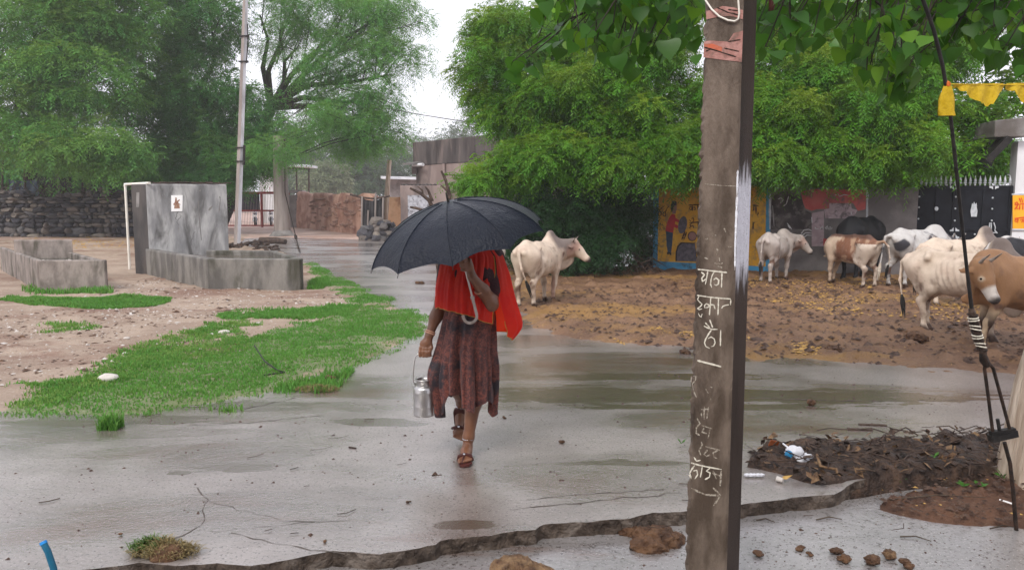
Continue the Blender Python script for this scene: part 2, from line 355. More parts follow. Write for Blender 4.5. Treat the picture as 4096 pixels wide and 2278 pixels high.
def soil_material(name, c1, c2, c3, pale, scale=1.2, rough=.55):
    m, nt, b = base(name); co = coords(nt)
    c = mix(nt, ramp(nt, noise(nt, co, scale, 5, .6, .3), .38, .62), c1, c2)
    c = mix(nt, ramp(nt, noise(nt, coords(nt, (.5, 1.3, 1)), .55, 6, .65, .5), .5, .64), c, c3)
    c = mix(nt, ramp(nt, noise(nt, co, 26, 4, .7), .58, .70), c, pale)
    c = mix(nt, ramp(nt, noise(nt, co, 11, 4, .7), .60, .72), c, tuple(x * .45 for x in c1))
    if name == 'gritty_field_soil': a = _n(nt, 'ShaderNodeVertexColor', layer_name='tint'); c = mix(nt, math_n(nt, 'MULTIPLY', ramp(nt, math_n(nt, 'ADD', a.outputs[0], math_n(nt, 'MULTIPLY', noise(nt, co, 14, 4, .7), .5)), .55, 1.0), .6), c, (.085, .19, .045))   # moss and seedling grass between the blades
    setcol(nt, b, c); b.inputs['Roughness'].default_value = rough; b.inputs['Specular IOR Level'].default_value = .25
    bump(nt, b, noise(nt, co, 30, 6, .7), .9, .03); return m
M['fieldsoil'] = soil_material('gritty_field_soil', (.30, .215, .16), (.39, .295, .225), (.225, .135, .095), (.50, .43, .36), 1.1, .5)
M['yardsoil'] = soil_material('trampled_yard_mud', (.145, .080, .048), (.215, .125, .074), (.275, .155, .055), (.36, .22, .09), 1.4, .5)
M['patchsoil'] = soil_material('red_soil', (.085, .042, .026), (.14, .07, .042), (.10, .055, .035), (.20, .125, .08), 4, .6)
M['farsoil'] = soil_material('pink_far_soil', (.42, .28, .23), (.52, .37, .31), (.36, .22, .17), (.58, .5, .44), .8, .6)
M['drain'] = mat('drain_mud', (.03, .021, .015), (.07, .048, .034), 6, .35, 1., 30)

# --- base ground: one sheet to the horizon, sunk under the slabs near the camera
xs = np.concatenate([[-900, -300, -120, -60], np.arange(-40, 41, 4), [60, 120, 300, 900]]).astype(float)
ys = np.concatenate([[-300, -60, -20, 0, 3, 5.7, 5.9], np.arange(8, 120, 6), [150, 220, 400, 900]]).astype(float)
gx, gy = np.meshgrid(xs, ys, indexing='ij'); gz = np.where(gy < 5.8, -.42, -.05)
def gridfaces(nx, ny):
    i = np.arange(nx * ny).reshape(nx, ny); return np.stack([i[:-1, :-1], i[1:, :-1], i[1:, 1:], i[:-1, 1:]], -1).reshape(-1, 4)
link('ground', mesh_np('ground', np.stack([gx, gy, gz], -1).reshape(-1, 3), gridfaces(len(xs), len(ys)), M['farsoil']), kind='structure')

# --- road slab with a broken near edge
EDGE = [(-900, 2330), (-300, 2290), (200, 2300), (344, 2276), (470, 2262), (560, 2248), (700, 2262), (870, 2250), (1000, 2262), (1150, 2238), (1270, 2212), (1330, 2200),
        (1416, 2206), (1520, 2214), (1640, 2196), (1707, 2183), (1742, 2176), (1762, 2160), (1850, 2150), (1960, 2141), (2060, 2122), (2144, 2116), (2158, 2104), (2173, 2096), (2300, 2086), (2345, 2088), (2420, 2078),
        (2523, 2072), (2560, 2060), (2610, 2049), (2720, 2046), (2840, 2030), (2971, 2015), (3080, 2003), (3188, 1987), (3290, 1979), (3335, 1976), (3362, 1964),
        (3385, 1945), (3420, 1926), (3500, 1904), (3700, 1890), (3900, 1872), (4050, 1858), (4400, 1820), (5200, 1740)]
edge = [G(x, y) for x, y in EDGE]
# subdivide with a little jaggedness
e2 = []
for a, b in zip(edge[:-1], edge[1:]):
    n = max(1, int((b - a).length / .035))
    for i in range(n):
        p = a.lerp(b, i / n); k = .006 if i else .003
        p.x += (random.random() - .5) * k; p.y += (random.random() - .5) * k * 1.6; e2.append(p)
e2.append(edge[-1])
bm = bmesh.new()
top = [bm.verts.new((p.x, p.y, 0)) for p in e2]
far = [bm.verts.new(q) for q in ((26, e2[-1].y, 0), (26, 62, 0), (-26, 62, 0), (-26, e2[0].y, 0))]
fc = bm.faces.new(top + far)
bmesh.ops.triangulate(bm, faces=[fc])
me = bpy.data.meshes.new('road'); bm.to_mesh(me); bm.free(); me.materials.append(M['road'])
road = link('road', me, kind='structure')
mb = MB(); n = len(e2); rows = 5; vs = []
for r_ in range(rows):
    for i, p in enumerate(e2):
        t = r_ / (rows - 1); j = 0 if r_ == 0 else (random.random() - .3) * .022
        vs.append((p.x + (random.random() - .5) * .01 * (r_ > 0), p.y + j, -.42 * t ** 1.5 if r_ == rows - 1 else -.16 * t))
mb.add(vs, [(r_ * n + i, r_ * n + i + 1, (r_ + 1) * n + i + 1, (r_ + 1) * n + i) for r_ in range(rows - 1) for i in range(n - 1)], False)
mb.build('slab_edge', M['roadedge'], road)
# cracks in the slab
M['crack'] = mat('crack_dirt', (.06, .048, .04), (.14, .12, .105), 18, .6, .5, 60)
def crack(pts, w, seed):
    rr = random.Random(seed); ps = [G(x, y) for x, y in pts]; q = []
    for a, b in zip(ps[:-1], ps[1:]):
        k = max(2, int((b - a).length / .06))
        for i in range(k):
            p = a.lerp(b, i / k); q.append(p + Vector(((rr.random() - .5) * .03, (rr.random() - .5) * .03, 0)))
    q.append(ps[-1]); m_ = MB()
    vs = []
    for i, p in enumerate(q):
        t = (q[min(i + 1, len(q) - 1)] - q[max(i - 1, 0)]).normalized(); a = Vector((-t.y, t.x, 0)); ww = w * (.1 + .75 * rr.random() ** 1.5)
        vs += [p + a * ww / 2 + Vector((0, 0, .002)), p - a * ww / 2 + Vector((0, 0, .002))]
    m_.add(vs, [(2 * i, 2 * i + 1, 2 * i + 3, 2 * i + 2) for i in range(len(q) - 1)])
    m_.build('crack', M['crack'], road)
crack([(820, 2000), (960, 2035), (1130, 2080), (1260, 2085), (1400, 2080)], .010, 1)
crack([(830, 2128), (1000, 2110), (1200, 2092), (1260, 2085)], .010, 2)
crack([(930, 2130), (1100, 2170), (1290, 2205), (1380, 2215)], .012, 3)
crack([(700, 2150), (770, 2125), (815, 2075), (825, 2000), (790, 1950)], .012, 4)
crack([(2050, 2040), (2300, 2010), (2500, 1990), (2720, 1970)], .014, 5)
crack([(2100, 2000), (2350, 1975), (2600, 1960), (2720, 1950)], .010, 6)
crack([(3000, 1590), (3400, 1602), (3900, 1600)], .02, 7)
crack([(760, 1700), (1000, 1690), (1300, 1660)], .016, 8)
crack([(500, 1640), (760, 1625), (960, 1640), (1180, 1590)], .02, 9)

# --- lower pavement in front of the step
ZP = -.08
pv = [G(x, y, ZP) for x, y in [(3361, 2001), (3450, 1990), (3540, 1972), (3800, 1936), (4000, 1897), (4400, 1850), (5200, 1790)]]
pts = [(-6, 5.2), (3.0, 5.2)]
tl = G(-900, 2200, ZP)
poly = [(-7, .6), (7, .6)] + [(p.x, p.y) for p in pv[::-1]] + [(e2[k].x, e2[k].y + .06) for k in range(len(e2) - 1, -1, -1) if e2[k].x < pv[0].x and e2[k].y < G(3361, 1960).y + .0]
# keep only the edge run up to the tongue tip
tip = max(range(len(e2)), key=lambda k: -abs(e2[k].x - G(3358, 1966).x) - abs(e2[k].y - G(3358, 1966).y))
poly = [(-7, .6), (7, .6)] + [(p.x, p.y) for p in pv[::-1]] + [(e2[k].x, e2[k].y + .05) for k in range(tip - 2, -1, -2)]
bm = bmesh.new(); f_ = bm.faces.new([bm.verts.new((x, y, ZP)) for x, y in poly]); bmesh.ops.triangulate(bm, faces=[f_])
me = bpy.data.meshes.new('pavement'); bm.to_mesh(me); bm.free(); me.materials.append(M['pave'])
pavement = link('pavement', me, kind='structure')
mb = MB(); vs = []
q = [pv[0] + Vector((-.12, -.02, 0))] + pv
q2 = []
for a, b in zip(q[:-1], q[1:]):
    for i in range(8): q2.append(a.lerp(b, i / 8))
for r_ in range(3):
    for p in q2: vs.append((p.x, p.y + (random.random() - .5) * .05 * (r_ > 0), ZP - (0, .07, .34)[r_]))
nn = len(q2); mb.add(vs, [(r_ * nn + i, r_ * nn + i + 1, (r_ + 1) * nn + i + 1, (r_ + 1) * nn + i) for r_ in range(2) for i in range(nn - 1)])
mb.build('pavement_edge', M['roadedge'], pavement)
dx = np.linspace(1.6, 9, 60); dy = np.linspace(3.9, 6.6, 30); gx, gy = np.meshgrid(dx, dy, indexing='ij')
gz = -.21 + .07 * fbm(gx * 4, gy * 4, 3, 3)
link('drain_bed', mesh_np('drain_bed', np.stack([gx, gy, gz], -1).reshape(-1, 3), gridfaces(60, 30), M['drain'], True), kind='structure')

# --- heaped soil sheets: lumps inside the outline, diving below the slab outside it
HF = {}
def height(x, y):
    h = np.zeros(np.shape(x))
    for k in ('field', 'cattle_yard'):
        if k in HF: h = np.maximum(h, HF[k](x, y))
    return h
def GH(px, py): p = G(px, py); return Vector((p.x, p.y, float(height(np.array([p.x]), np.array([p.y]))[0])))
def lumpy(name, poly, x0, x1, y0, y1, step, zb, amp, matl, seed, edge=.5, wob=.25, sink=.07, freq=(5, 5), coarse=.04, greens=()):
    x = np.arange(x0, x1, step); y = np.arange(y0, y1, step); gx, gy = np.meshgrid(x, y, indexing='ij')
    def hfun(gx, gy):
        z = hraw(gx, gy); return np.where((gx > x0) & (gx < x1) & (gy > y0) & (gy < y1), z, -1)
    def hraw(gx, gy):
        sd = poly_sd(gx, gy, poly) + (fbm(gx * 1.3, gy * 1.3, 4, seed) - .5) * 2 * wob + (fbm(gx * 6, gy * 6, 2, seed + 5) - .5) * wob * .5
        t = np.clip(-sd / edge + .35, 0, 1); t = t * t * (3 - 2 * t)
        l = fbm(gx * freq[0], gy * freq[1], 4, seed + 9); l = np.clip((l - .42) * 3.2, 0, 1.3) ** 1.3
        return -sink + t * (sink + zb + amp * l + coarse * (fbm(gx * .6, gy * .6, 3, seed + 21) - .4))
    HF[name] = hfun
    sd = poly_sd(gx, gy, poly) + (fbm(gx * 1.3, gy * 1.3, 4, seed) - .5) * 2 * wob + (fbm(gx * 6, gy * 6, 2, seed + 5) - .5) * wob * .5
    t = np.clip(-sd / edge + .35, 0, 1); t = t * t * (3 - 2 * t)
    l = fbm(gx * freq[0], gy * freq[1], 4, seed + 9); l = np.clip((l - .42) * 3.2, 0, 1.3) ** 1.3
    z = -sink + t * (sink + zb + amp * l + coarse * (fbm(gx * .6, gy * .6, 3, seed + 21) - .4))
    keep = (z > -sink + .004)
    fc = gridfaces(len(x), len(y)); k = keep.ravel()[fc].any(1); fc = fc[k]
    v = np.stack([gx, gy, z], -1).reshape(-1, 3); used = np.unique(fc); re = np.zeros(len(v), int); re[used] = np.arange(len(used))
    cols = None
    if greens:
        g = np.zeros(len(used))
        for gp in greens: q = v[used]; s_ = poly_sd(q[:, 0], q[:, 1], gp); dn = fbm(q[:, 0] * 1.6, q[:, 1] * 1.6, 4, 8) + np.clip(-s_, -.2, .35) * .8; g = np.maximum(g, (s_ < .1) * np.clip((dn - .30) / .25, 0, 1))
        cols = np.stack([g, g, g], -1)
    return link(name, mesh_np(name, v[used], re[fc], matl, True, cols), kind='structure')
FIELD = g2((-2500, 1650), (-400, 1668), (0, 1668), (60, 1668), (400, 1690), (600, 1664), (900, 1625), (1130, 1570), (1260, 1515), (1400, 1480), (1560, 1418), (1690, 1355), (1730, 1310), (1692, 1255),
           (1560, 1190), (1400, 1130), (1300, 1080), (1235, 1045), (1120, 1003), (1000, 985)) + [(-10.5, 30), (-12, 36), (-40, 36), (-40, 14)]
YARD = g2((1960, 985), (2000, 1080), (2025, 1200), (2090, 1290), (2240, 1345), (2400, 1372), (2700, 1400), (3000, 1440), (3300, 1462), (3700, 1490), (4096, 1515), (5000, 1560)) + [(20, 8), (20, 19), (3.0, 19), (-1.2, 24)]
GR_MAIN = g2((1240, 1048), (1300, 1085), (1400, 1135), (1555, 1195), (1680, 1260), (1712, 1308), (1680, 1345), (1550, 1405), (1390, 1465), (1262, 1495), (1120, 1555), (900, 1605), (600, 1645), (400, 1674), (70, 1648),
             (110, 1600), (400, 1545), (620, 1490), (800, 1450), (980, 1395), (1060, 1350), (1180, 1300), (1380, 1265), (1420, 1215), (1340, 1160), (1290, 1120), (1215, 1062))
GR_STRIP = g2((20, 1198), (350, 1200), (660, 1192), (640, 1225), (420, 1243), (150, 1220))
lumpy('field', FIELD, -24, 0, 5.7, 36, .07, .012, .028, M['fieldsoil'], 11, .45, .16, freq=(3.2, 4.5), greens=[GR_MAIN, GR_STRIP])
lumpy('cattle_yard', YARD, -2, 15, 6.6, 19, .05, .010, .065, M['yardsoil'], 31, .55, .30, freq=(4.5, 6))
PATCH = g2((3486, 2017), (3513, 1990), (3640, 1962), (3784, 1936), (3990, 1905), (4400, 1870), (4600, 2160), (4055, 2125), (3890, 2112), (3730, 2098), (3600, 2068), (3500, 2040), z=ZP)
FARY = g2((-300, 968), (560, 962), (900, 956), (1110, 950), (1440, 957), (1560, 962), (1640, 948), (1800, 940)) + [(14, 70), (-60, 70), (-60, 30)]
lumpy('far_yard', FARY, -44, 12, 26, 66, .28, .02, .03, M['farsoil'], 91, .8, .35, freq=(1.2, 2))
x = lumpy('soil_bank', PATCH, 1.6, 5, 3.6, 5.6, .014, ZP + .012, .035, M['patchsoil'], 51, .16, .07, sink=.13, freq=(13, 13), coarse=.03)
scatter_later = PATCH

# --- standing water
def water_mat(name, c, rough=.04, rip=.25):
    m, nt, b = base(name); co = coords(nt, (1, 2.2, 1))
    setcol(nt, b, mix(nt, noise(nt, co, 3), c, tuple(x * 1.5 for x in c))); b.inputs['Roughness'].default_value = rough
    b.inputs['IOR'].default_value = 1.33; b.inputs['Specular IOR Level'].default_value = .7
    bump(nt, b, math_n(nt, 'ADD', noise(nt, co, 13, 3, .6, .5), noise(nt, co, 40, 3, .6)), rip, .012); return m
M['puddle'] = water_mat('puddle_water', (.085, .068, .055))
M['puddlered'] = water_mat('muddy_water', (.085, .042, .024), .05, .12)
M['tankwater'] = water_mat('green_water', (.022, .03, .022), .05, .4)
def puddle(poly, seed, m='puddle', z=.004, wob=.08):
    """irregular sheet from an outline, wobbled along its edge"""
    ps = [Vector((x, y, 0)) for x, y in poly]; q = []; c = sum(ps, Vector()) / len(ps); ar = sum(a.x * b.y - b.x * a.y for a, b in zip(ps, ps[1:] + ps[:1]))
    for a, b in zip(ps, ps[1:] + ps[:1]):
        k = max(2, int((b - a).length / .03)); t = (b - a).normalized(); n = Vector((t.y, -t.x, 0)) * (1 if ar > 0 else -1)
        for i in range(k):
            p = a.lerp(b, i / k); r_ = fbm(np.array([p.x * 3.]), np.array([p.y * 9.]), 4, seed)[0] - .5
            q.append(p + n * r_ * wob * 2)
    bm = bmesh.new(); f_ = bm.faces.new([bm.verts.new((p.x, p.y, z)) for p in q]); bmesh.ops.triangulate(bm, faces=[f_])
    me = bpy.data.meshes.new('puddle'); bm.to_mesh(me); bm.free(); me.materials.append(M[m])
    link('puddle', me, kind='structure')


# --- grass: blades one could not count
M['grass'] = leafmat('grass_blade', (.05, .19, .026), (.12, .36, .055), (.25, .36, .09), .45, .5)
def grass(polys, n, h, seed, name='grass', keep=.5, wid=.006, tint=.5):
    r_ = np.random.default_rng(seed); P0 = []
    for poly, k in polys:
        a = np.array(poly); lo = a.min(0); hi = a.max(0)
        pts = r_.uniform(lo, hi, (int(n * k), 2)); sd = poly_sd(pts[:, 0], pts[:, 1], poly)
        dn = fbm(pts[:, 0] * 1.6, pts[:, 1] * 1.6, 4, seed + 3) + np.clip(-sd, -.2, .35) * .8 + (fbm(pts[:, 0] * 9, pts[:, 1] * 9, 2, seed) - .5) * .35
        P0.append(pts[(sd < .12) & (dn > keep + (r_.uniform(0, 1, len(pts)) - .35) * .42)])
    p = np.concatenate(P0); N = len(p)
    th = r_.uniform(0, 2 * np.pi, N); hh = h * r_.uniform(.4, 1.25, N) * (0.35 + 1.2 * fbm(p[:, 0] * 2.5, p[:, 1] * 2.5, 3, seed + 1))
    lean = r_.uniform(.1, .8, N) * hh; w = wid * r_.uniform(.7, 1.4, N)
    b = np.stack([p[:, 0], p[:, 1], height(p[:, 0], p[:, 1]) - .003], -1); side = np.stack([np.cos(th), np.sin(th), 0 * th], -1) * w[:, None]
    fw = np.stack([-np.sin(th), np.cos(th), 0 * th], -1)
    mid = b + fw * (lean * .35)[:, None] + np.array([0, 0, 1]) * (hh * .6)[:, None]; tipv = b + fw * lean[:, None] + np.array([0, 0, 1]) * hh[:, None]
    v = np.stack([b - side, b + side, mid + side * .7, mid - side * .7, tipv], 1).reshape(-1, 3)
    i = np.arange(N)[:, None] * 5; f = np.concatenate([i + [0, 1, 2], i + [0, 2, 3], i + [3, 2, 4]])
    c = np.zeros((N, 5, 3)); c[:, :, 0] = np.clip(r_.normal(.5, .3, N), 0, 1)[:, None]; c[:, :, 1] = (np.clip(r_.normal(.12, .25, N) + .9 * (fbm(p[:, 0] * 2.2, p[:, 1] * 2.2, 3, seed + 40) - .45), 0, 1) * tint)[:, None]
    return link(name, mesh_np(name, v, f, M['grass'], False, c.reshape(-1, 3)), kind='stuff')
GR_FAR = g2((880, 1262), (1060, 1235), (1420, 1225), (1400, 1265), (1150, 1290), (950, 1290))
GR_THIN = g2((0, 1550), (300, 1510), (700, 1330), (1000, 1280), (1100, 1340), (800, 1470), (400, 1560), (100, 1640), (0, 1640))
GR_WET = g2((760, 1650), (1000, 1600), (1300, 1500), (1420, 1470), (1380, 1530), (1120, 1615), (900, 1660))
GR_FIELD2 = g2((150, 1300), (330, 1290), (380, 1320), (200, 1335))
grass([(GR_MAIN, 1)], 260000, .028, 5, keep=.47)
grass([(GR_STRIP, .3)], 110000, .05, 6, keep=.28, wid=.009)
grass([(GR_FAR, .35)], 60000, .045, 7, keep=.52, wid=.008)
grass([(GR_THIN, 1)], 60000, .035, 8, keep=.70, tint=1.4)
grass([(GR_WET, 1)], 14000, .055, 9, keep=.64)
grass([(GR_FIELD2, 1)], 5000, .04, 10, keep=.55, tint=1.4)
grass([(g2((120, 1150), (175, 1172), (420, 1172), (430, 1180), (160, 1185), (110, 1165)), 1)], 5000, .10, 12, keep=.50, wid=.012)
grass([(g2((1265, 1120), (1295, 1128), (1290, 1160), (1255, 1160)), 1)], 3000, .09, 13, keep=.3)
grass([(g2((425, 1700), (465, 1700), (465, 1722), (425, 1720)), 1)], 500, .09, 14, keep=.2)

# --- grit: pale chips, mud crumbs
def scatter_bits(name, poly, n, size, matl, seed, z=0., flat=.5, keep=0):
    r_ = np.random.default_rng(seed); a = np.array(poly); p = r_.uniform(a.min(0), a.max(0), (n, 2))
    sd = poly_sd(p[:, 0], p[:, 1], poly); k = (sd < 0)
    if keep: k &= fbm(p[:, 0] * 1.2, p[:, 1] * 1.2, 3, seed) > keep
    p = p[k]; N = len(p)
    o = np.array([[1, 0, 0], [-.5, .85, 0], [-.5, -.85, 0], [0, 0, 1.], [.6, .6, .3]])
    s = size * r_.lognormal(0, .45, N); th = r_.uniform(0, 6.28, N); ca, sa = np.cos(th), np.sin(th)
    oo = o[None] * r_.uniform(.6, 1.3, (N, 5, 3)); oo[:, :, 2] *= flat
    v = np.stack([oo[:, :, 0] * ca[:, None] - oo[:, :, 1] * sa[:, None], oo[:, :, 0] * sa[:, None] + oo[:, :, 1] * ca[:, None], oo[:, :, 2]], -1) * s[:, None, None]
    v[:, :, :2] += p[:, None]; v[:, :, 2] += (height(p[:, 0], p[:, 1])[:, None] if z >= 0 else z)
    i = np.arange(N)[:, None] * 5; f = np.concatenate([i + [0, 4, 3], i + [4, 1, 3], i + [1, 2, 3], i + [2, 0, 3]])
    link(name, mesh_np(name, v.reshape(-1, 3), f, matl), kind='stuff')
FV = g2((-300, 1240), (1200, 1240), (1000, 1400), (400, 1560), (-300, 1600)); FV2 = g2((300, 1180), (700, 1100), (1180, 1170), (1500, 1200), (1200, 1280), (400, 1280))
scatter_bits('gravel', FV, 1500, .011, M['stonepale'], 1, .014); scatter_bits('gravel', FV2, 2200, .013, M['stonepale'], 2, .014)
scatter_bits('mud_crumbs', FV, 2200, .020, M['dung'], 3, .012, .35, .47); scatter_bits('mud_crumbs', FV2, 900, .022, M['dung'], 13, .012, .35, .45)
YV = g2((2050, 1200), (2700, 1120), (4300, 1120), (4300, 1500), (3000, 1430), (2200, 1330))
scatter_bits('mud_crumbs', YV, 9000, .026, M['clod'], 4, .018, .55, .35)
M['straw'] = mat('straw_chaff', (.36, .20, .05), (.50, .31, .09), 30, .55, 0)
scatter_bits('straw_litter', g2((3000, 1120), (3600, 1130), (4000, 1160), (3990, 1290), (3300, 1290), (3000, 1180)), 9000, .016, M['straw'], 5, .035, .4, .45)
scatter_bits('straw_litter', g2((2350, 1330), (3200, 1350), (3300, 1430), (2500, 1380)), 4500, .014, M['straw'], 6, .015, .4, .46)
RV = g2((0, 1720), (1500, 1600), (2700, 1450), (4000, 1550), (4000, 1800), (2800, 1950), (1300, 2180), (0, 2270))
scatter_bits('road_grit', RV, 1500, .0065, M['clod'], 7, .0, .6, .42)
scatter_bits('road_grit', g2((2200, 2278), (2600, 2120), (3400, 2060), (4050, 2160), (4050, 2278), z=ZP), 420, .0045, M['clod'], 8, ZP, .6)
scatter_bits('straw_litter', g2((100, 945), (560, 945), (560, 990), (330, 1000), (80, 970)), 2500, .03, M['straw'], 9, .01, .4)

scatter_bits('soil_crumbs', PATCH, 900, .012, M['clod'], 21, ZP + .05, .6); scatter_bits('soil_crumbs', PATCH, 70, .007, M['straw'], 22, ZP + .055, .4)
# ================================================================== organic bodies: blended fields meshed with surface nets
class SDF:
    def __init__(s, lo, hi, h):
        s.lo = np.array(lo, np.float32); s.h = h; s.n = np.ceil((np.array(hi) - s.lo) / h).astype(int) + 1
        s.ax = [(s.lo[i] + h * np.arange(s.n[i])).astype(np.float32) for i in range(3)]; s.f = np.full(s.n, 9., np.float32)
    def win(s, lo, hi):
        a = np.clip(np.floor((np.array(lo) - s.lo) / s.h).astype(int), 0, s.n); b = np.clip(np.ceil((np.array(hi) - s.lo) / s.h).astype(int) + 1, 0, s.n)
        sl = tuple(slice(a[i], b[i]) for i in range(3))
        return sl, np.meshgrid(*[s.ax[i][sl[i]] for i in range(3)], indexing='ij')
    def put(s, fn, lo, hi, k, sub=False):
        m = k + 2 * s.h; sl, (x, y, z) = s.win(np.array(lo) - m, np.array(hi) + m)
        if x.size == 0: return
        d = fn(x, y, z).astype(np.float32); f = s.f[sl]
        if sub: d = -d; hh = np.maximum(k - np.abs(f - d), 0) / k; s.f[sl] = np.maximum(f, d) + hh * hh * k / 4
        else: hh = np.maximum(k - np.abs(f - d), 0) / k; s.f[sl] = np.minimum(f, d) - hh * hh * k / 4
    def cap(s, a, b, ra, rb, k=.04, sub=False):
        a = np.array(a, float); b = np.array(b, float); ab = b - a; L = ab @ ab + 1e-9; r = max(ra, rb)
        def fn(x, y, z):
            t = np.clip(((x - a[0]) * ab[0] + (y - a[1]) * ab[1] + (z - a[2]) * ab[2]) / L, 0, 1)
            return np.sqrt((x - a[0] - t * ab[0]) ** 2 + (y - a[1] - t * ab[1]) ** 2 + (z - a[2] - t * ab[2]) ** 2) - (ra + (rb - ra) * t)
        s.put(fn, np.minimum(a, b) - r, np.maximum(a, b) + r, k, sub); return s
    def chain(s, pts, rad, k=.03):
        for i in range(len(pts) - 1): s.cap(pts[i], pts[i + 1], rad[i], rad[i + 1], k)
        return s
    def ell(s, c, r, k=.04, rot=None, sub=False):
        c = np.array(c, float); r = np.array(r, float); Rm = np.eye(3) if rot is None else np.array(rot)   # columns: the ellipsoid's axes
        ext = np.abs(Rm) @ r
        def fn(x, y, z):
            X, Y, Z = x - c[0], y - c[1], z - c[2]
            u = [(Rm[0, i] * X + Rm[1, i] * Y + Rm[2, i] * Z) for i in range(3)]
            k0 = np.sqrt(sum((u[i] / r[i]) ** 2 for i in range(3))); k1 = np.sqrt(sum((u[i] / r[i] ** 2) ** 2 for i in range(3))) + 1e-9
            return k0 * (k0 - 1) / k1
        s.put(fn, c - ext, c + ext, k, sub); return s
    def mesh(s, name, matl, colfn=None, smooth=1):
        f = s.f; sg = f < 0
        c = [sg[i:f.shape[0] - 1 + i, j:f.shape[1] - 1 + j, k:f.shape[2] - 1 + k] for i in (0, 1) for j in (0, 1) for k in (0, 1)]
        al = np.logical_and.reduce(c); an = np.logical_or.reduce(c); act = an & ~al
        I, J, K = np.nonzero(act); cv = np.stack([f[I + i, J + j, K + k] for i in (0, 1) for j in (0, 1) for k in (0, 1)], -1)
        off = np.array([(i, j, k) for i in (0, 1) for j in (0, 1) for k in (0, 1)], float); acc = np.zeros((len(I), 3)); cnt = np.zeros(len(I))
        for a in range(8):
            for b in range(a + 1, 8):
                if np.abs(off[a] - off[b]).sum() != 1: continue
                x = (cv[:, a] < 0) != (cv[:, b] < 0); t = np.where(x, cv[:, a] / (cv[:, a] - cv[:, b] + 1e-12), 0)
                acc += (off[a] + t[:, None] * (off[b] - off[a])) * x[:, None]; cnt += x
        v = np.stack([I, J, K], -1) + acc / cnt[:, None]; idx = np.full(act.shape, -1, int); idx[I, J, K] = np.arange(len(I))
        Q = []
        for d in range(3):
            sl0 = [slice(None)] * 3; sl1 = [slice(None)] * 3; sl0[d] = slice(0, -1); sl1[d] = slice(1, None)
            ch = sg[tuple(sl0)] != sg[tuple(sl1)]; A = np.array(np.nonzero(ch)).T; inside0 = sg[tuple(sl0)][ch]
            e, g = [(1, 2), (2, 0), (0, 1)][d]; ok = (A[:, e] > 0) & (A[:, g] > 0) & (A[:, e] < f.shape[e] - 1) & (A[:, g] < f.shape[g] - 1); A = A[ok]; inside0 = inside0[ok]
            q = []
            for de, dg in ((1, 1), (0, 1), (0, 0), (1, 0)):
                B = A.copy(); B[:, e] -= de; B[:, g] -= dg; q.append(idx[B[:, 0], B[:, 1], B[:, 2]])
            q = np.stack(q, -1); q[~inside0] = q[~inside0][:, ::-1]; Q.append(q)
        q = np.concatenate(Q); q = q[(q >= 0).all(1)]
        for _ in range(smooth):
            s_ = np.zeros_like(v); n_ = np.zeros(len(v))
            for a, b in ((0, 1), (1, 2), (2, 3), (3, 0)):
                np.add.at(s_, q[:, a], v[q[:, b]]); np.add.at(n_, q[:, a], 1)
            v = v * .5 + .5 * s_ / np.maximum(n_, 1)[:, None]
        v = s.lo + v * s.h
        return mesh_np(name, v, q, matl, True, None if colfn is None else colfn(v), 'coat')

# ------------------------------------------------------------------ cattle
def hide_mat(name='hide', rough=.55):
    m, nt, b = base(name); co = coords(nt)
    a = _n(nt, 'ShaderNodeVertexColor', layer_name='coat').outputs[0]
    k = mix(nt, noise(nt, coords(nt, (1, 1, .6)), 9, 5, .65), (.66, .62, .58), (1.2, 1.2, 1.2))
    c = mix(nt, 1., a, k, 'MULTIPLY'); setcol(nt, b, c); b.inputs['Roughness'].default_value = rough; b.inputs['Specular IOR Level'].default_value = .2
    bump(nt, b, math_n(nt, 'ADD', noise(nt, coords(nt, (6, 1.5, 1)), 22, 4, .6), noise(nt, co, 6, 3, .5)), .35, .014); return m
M['hide'] = hide_mat()
M['horn'] = mat('horn', (.16, .13, .11), (.34, .29, .25), 14, .4, .3, 40)
M['eye'] = mat('dark_eye', (.006, .005, .005), (.012, .01, .01), 10, .08, 0)
M['tuft'] = mat('tail_hair', (.010, .009, .009), (.025, .022, .02), 40, .6, .8, 60)
M['tuftpale'] = mat('pale_tail_hair', (.40, .34, .27), (.55, .48, .40), 40, .6, .8, 60)
def unit(v): v = np.array(v, float); return v / np.linalg.norm(v)
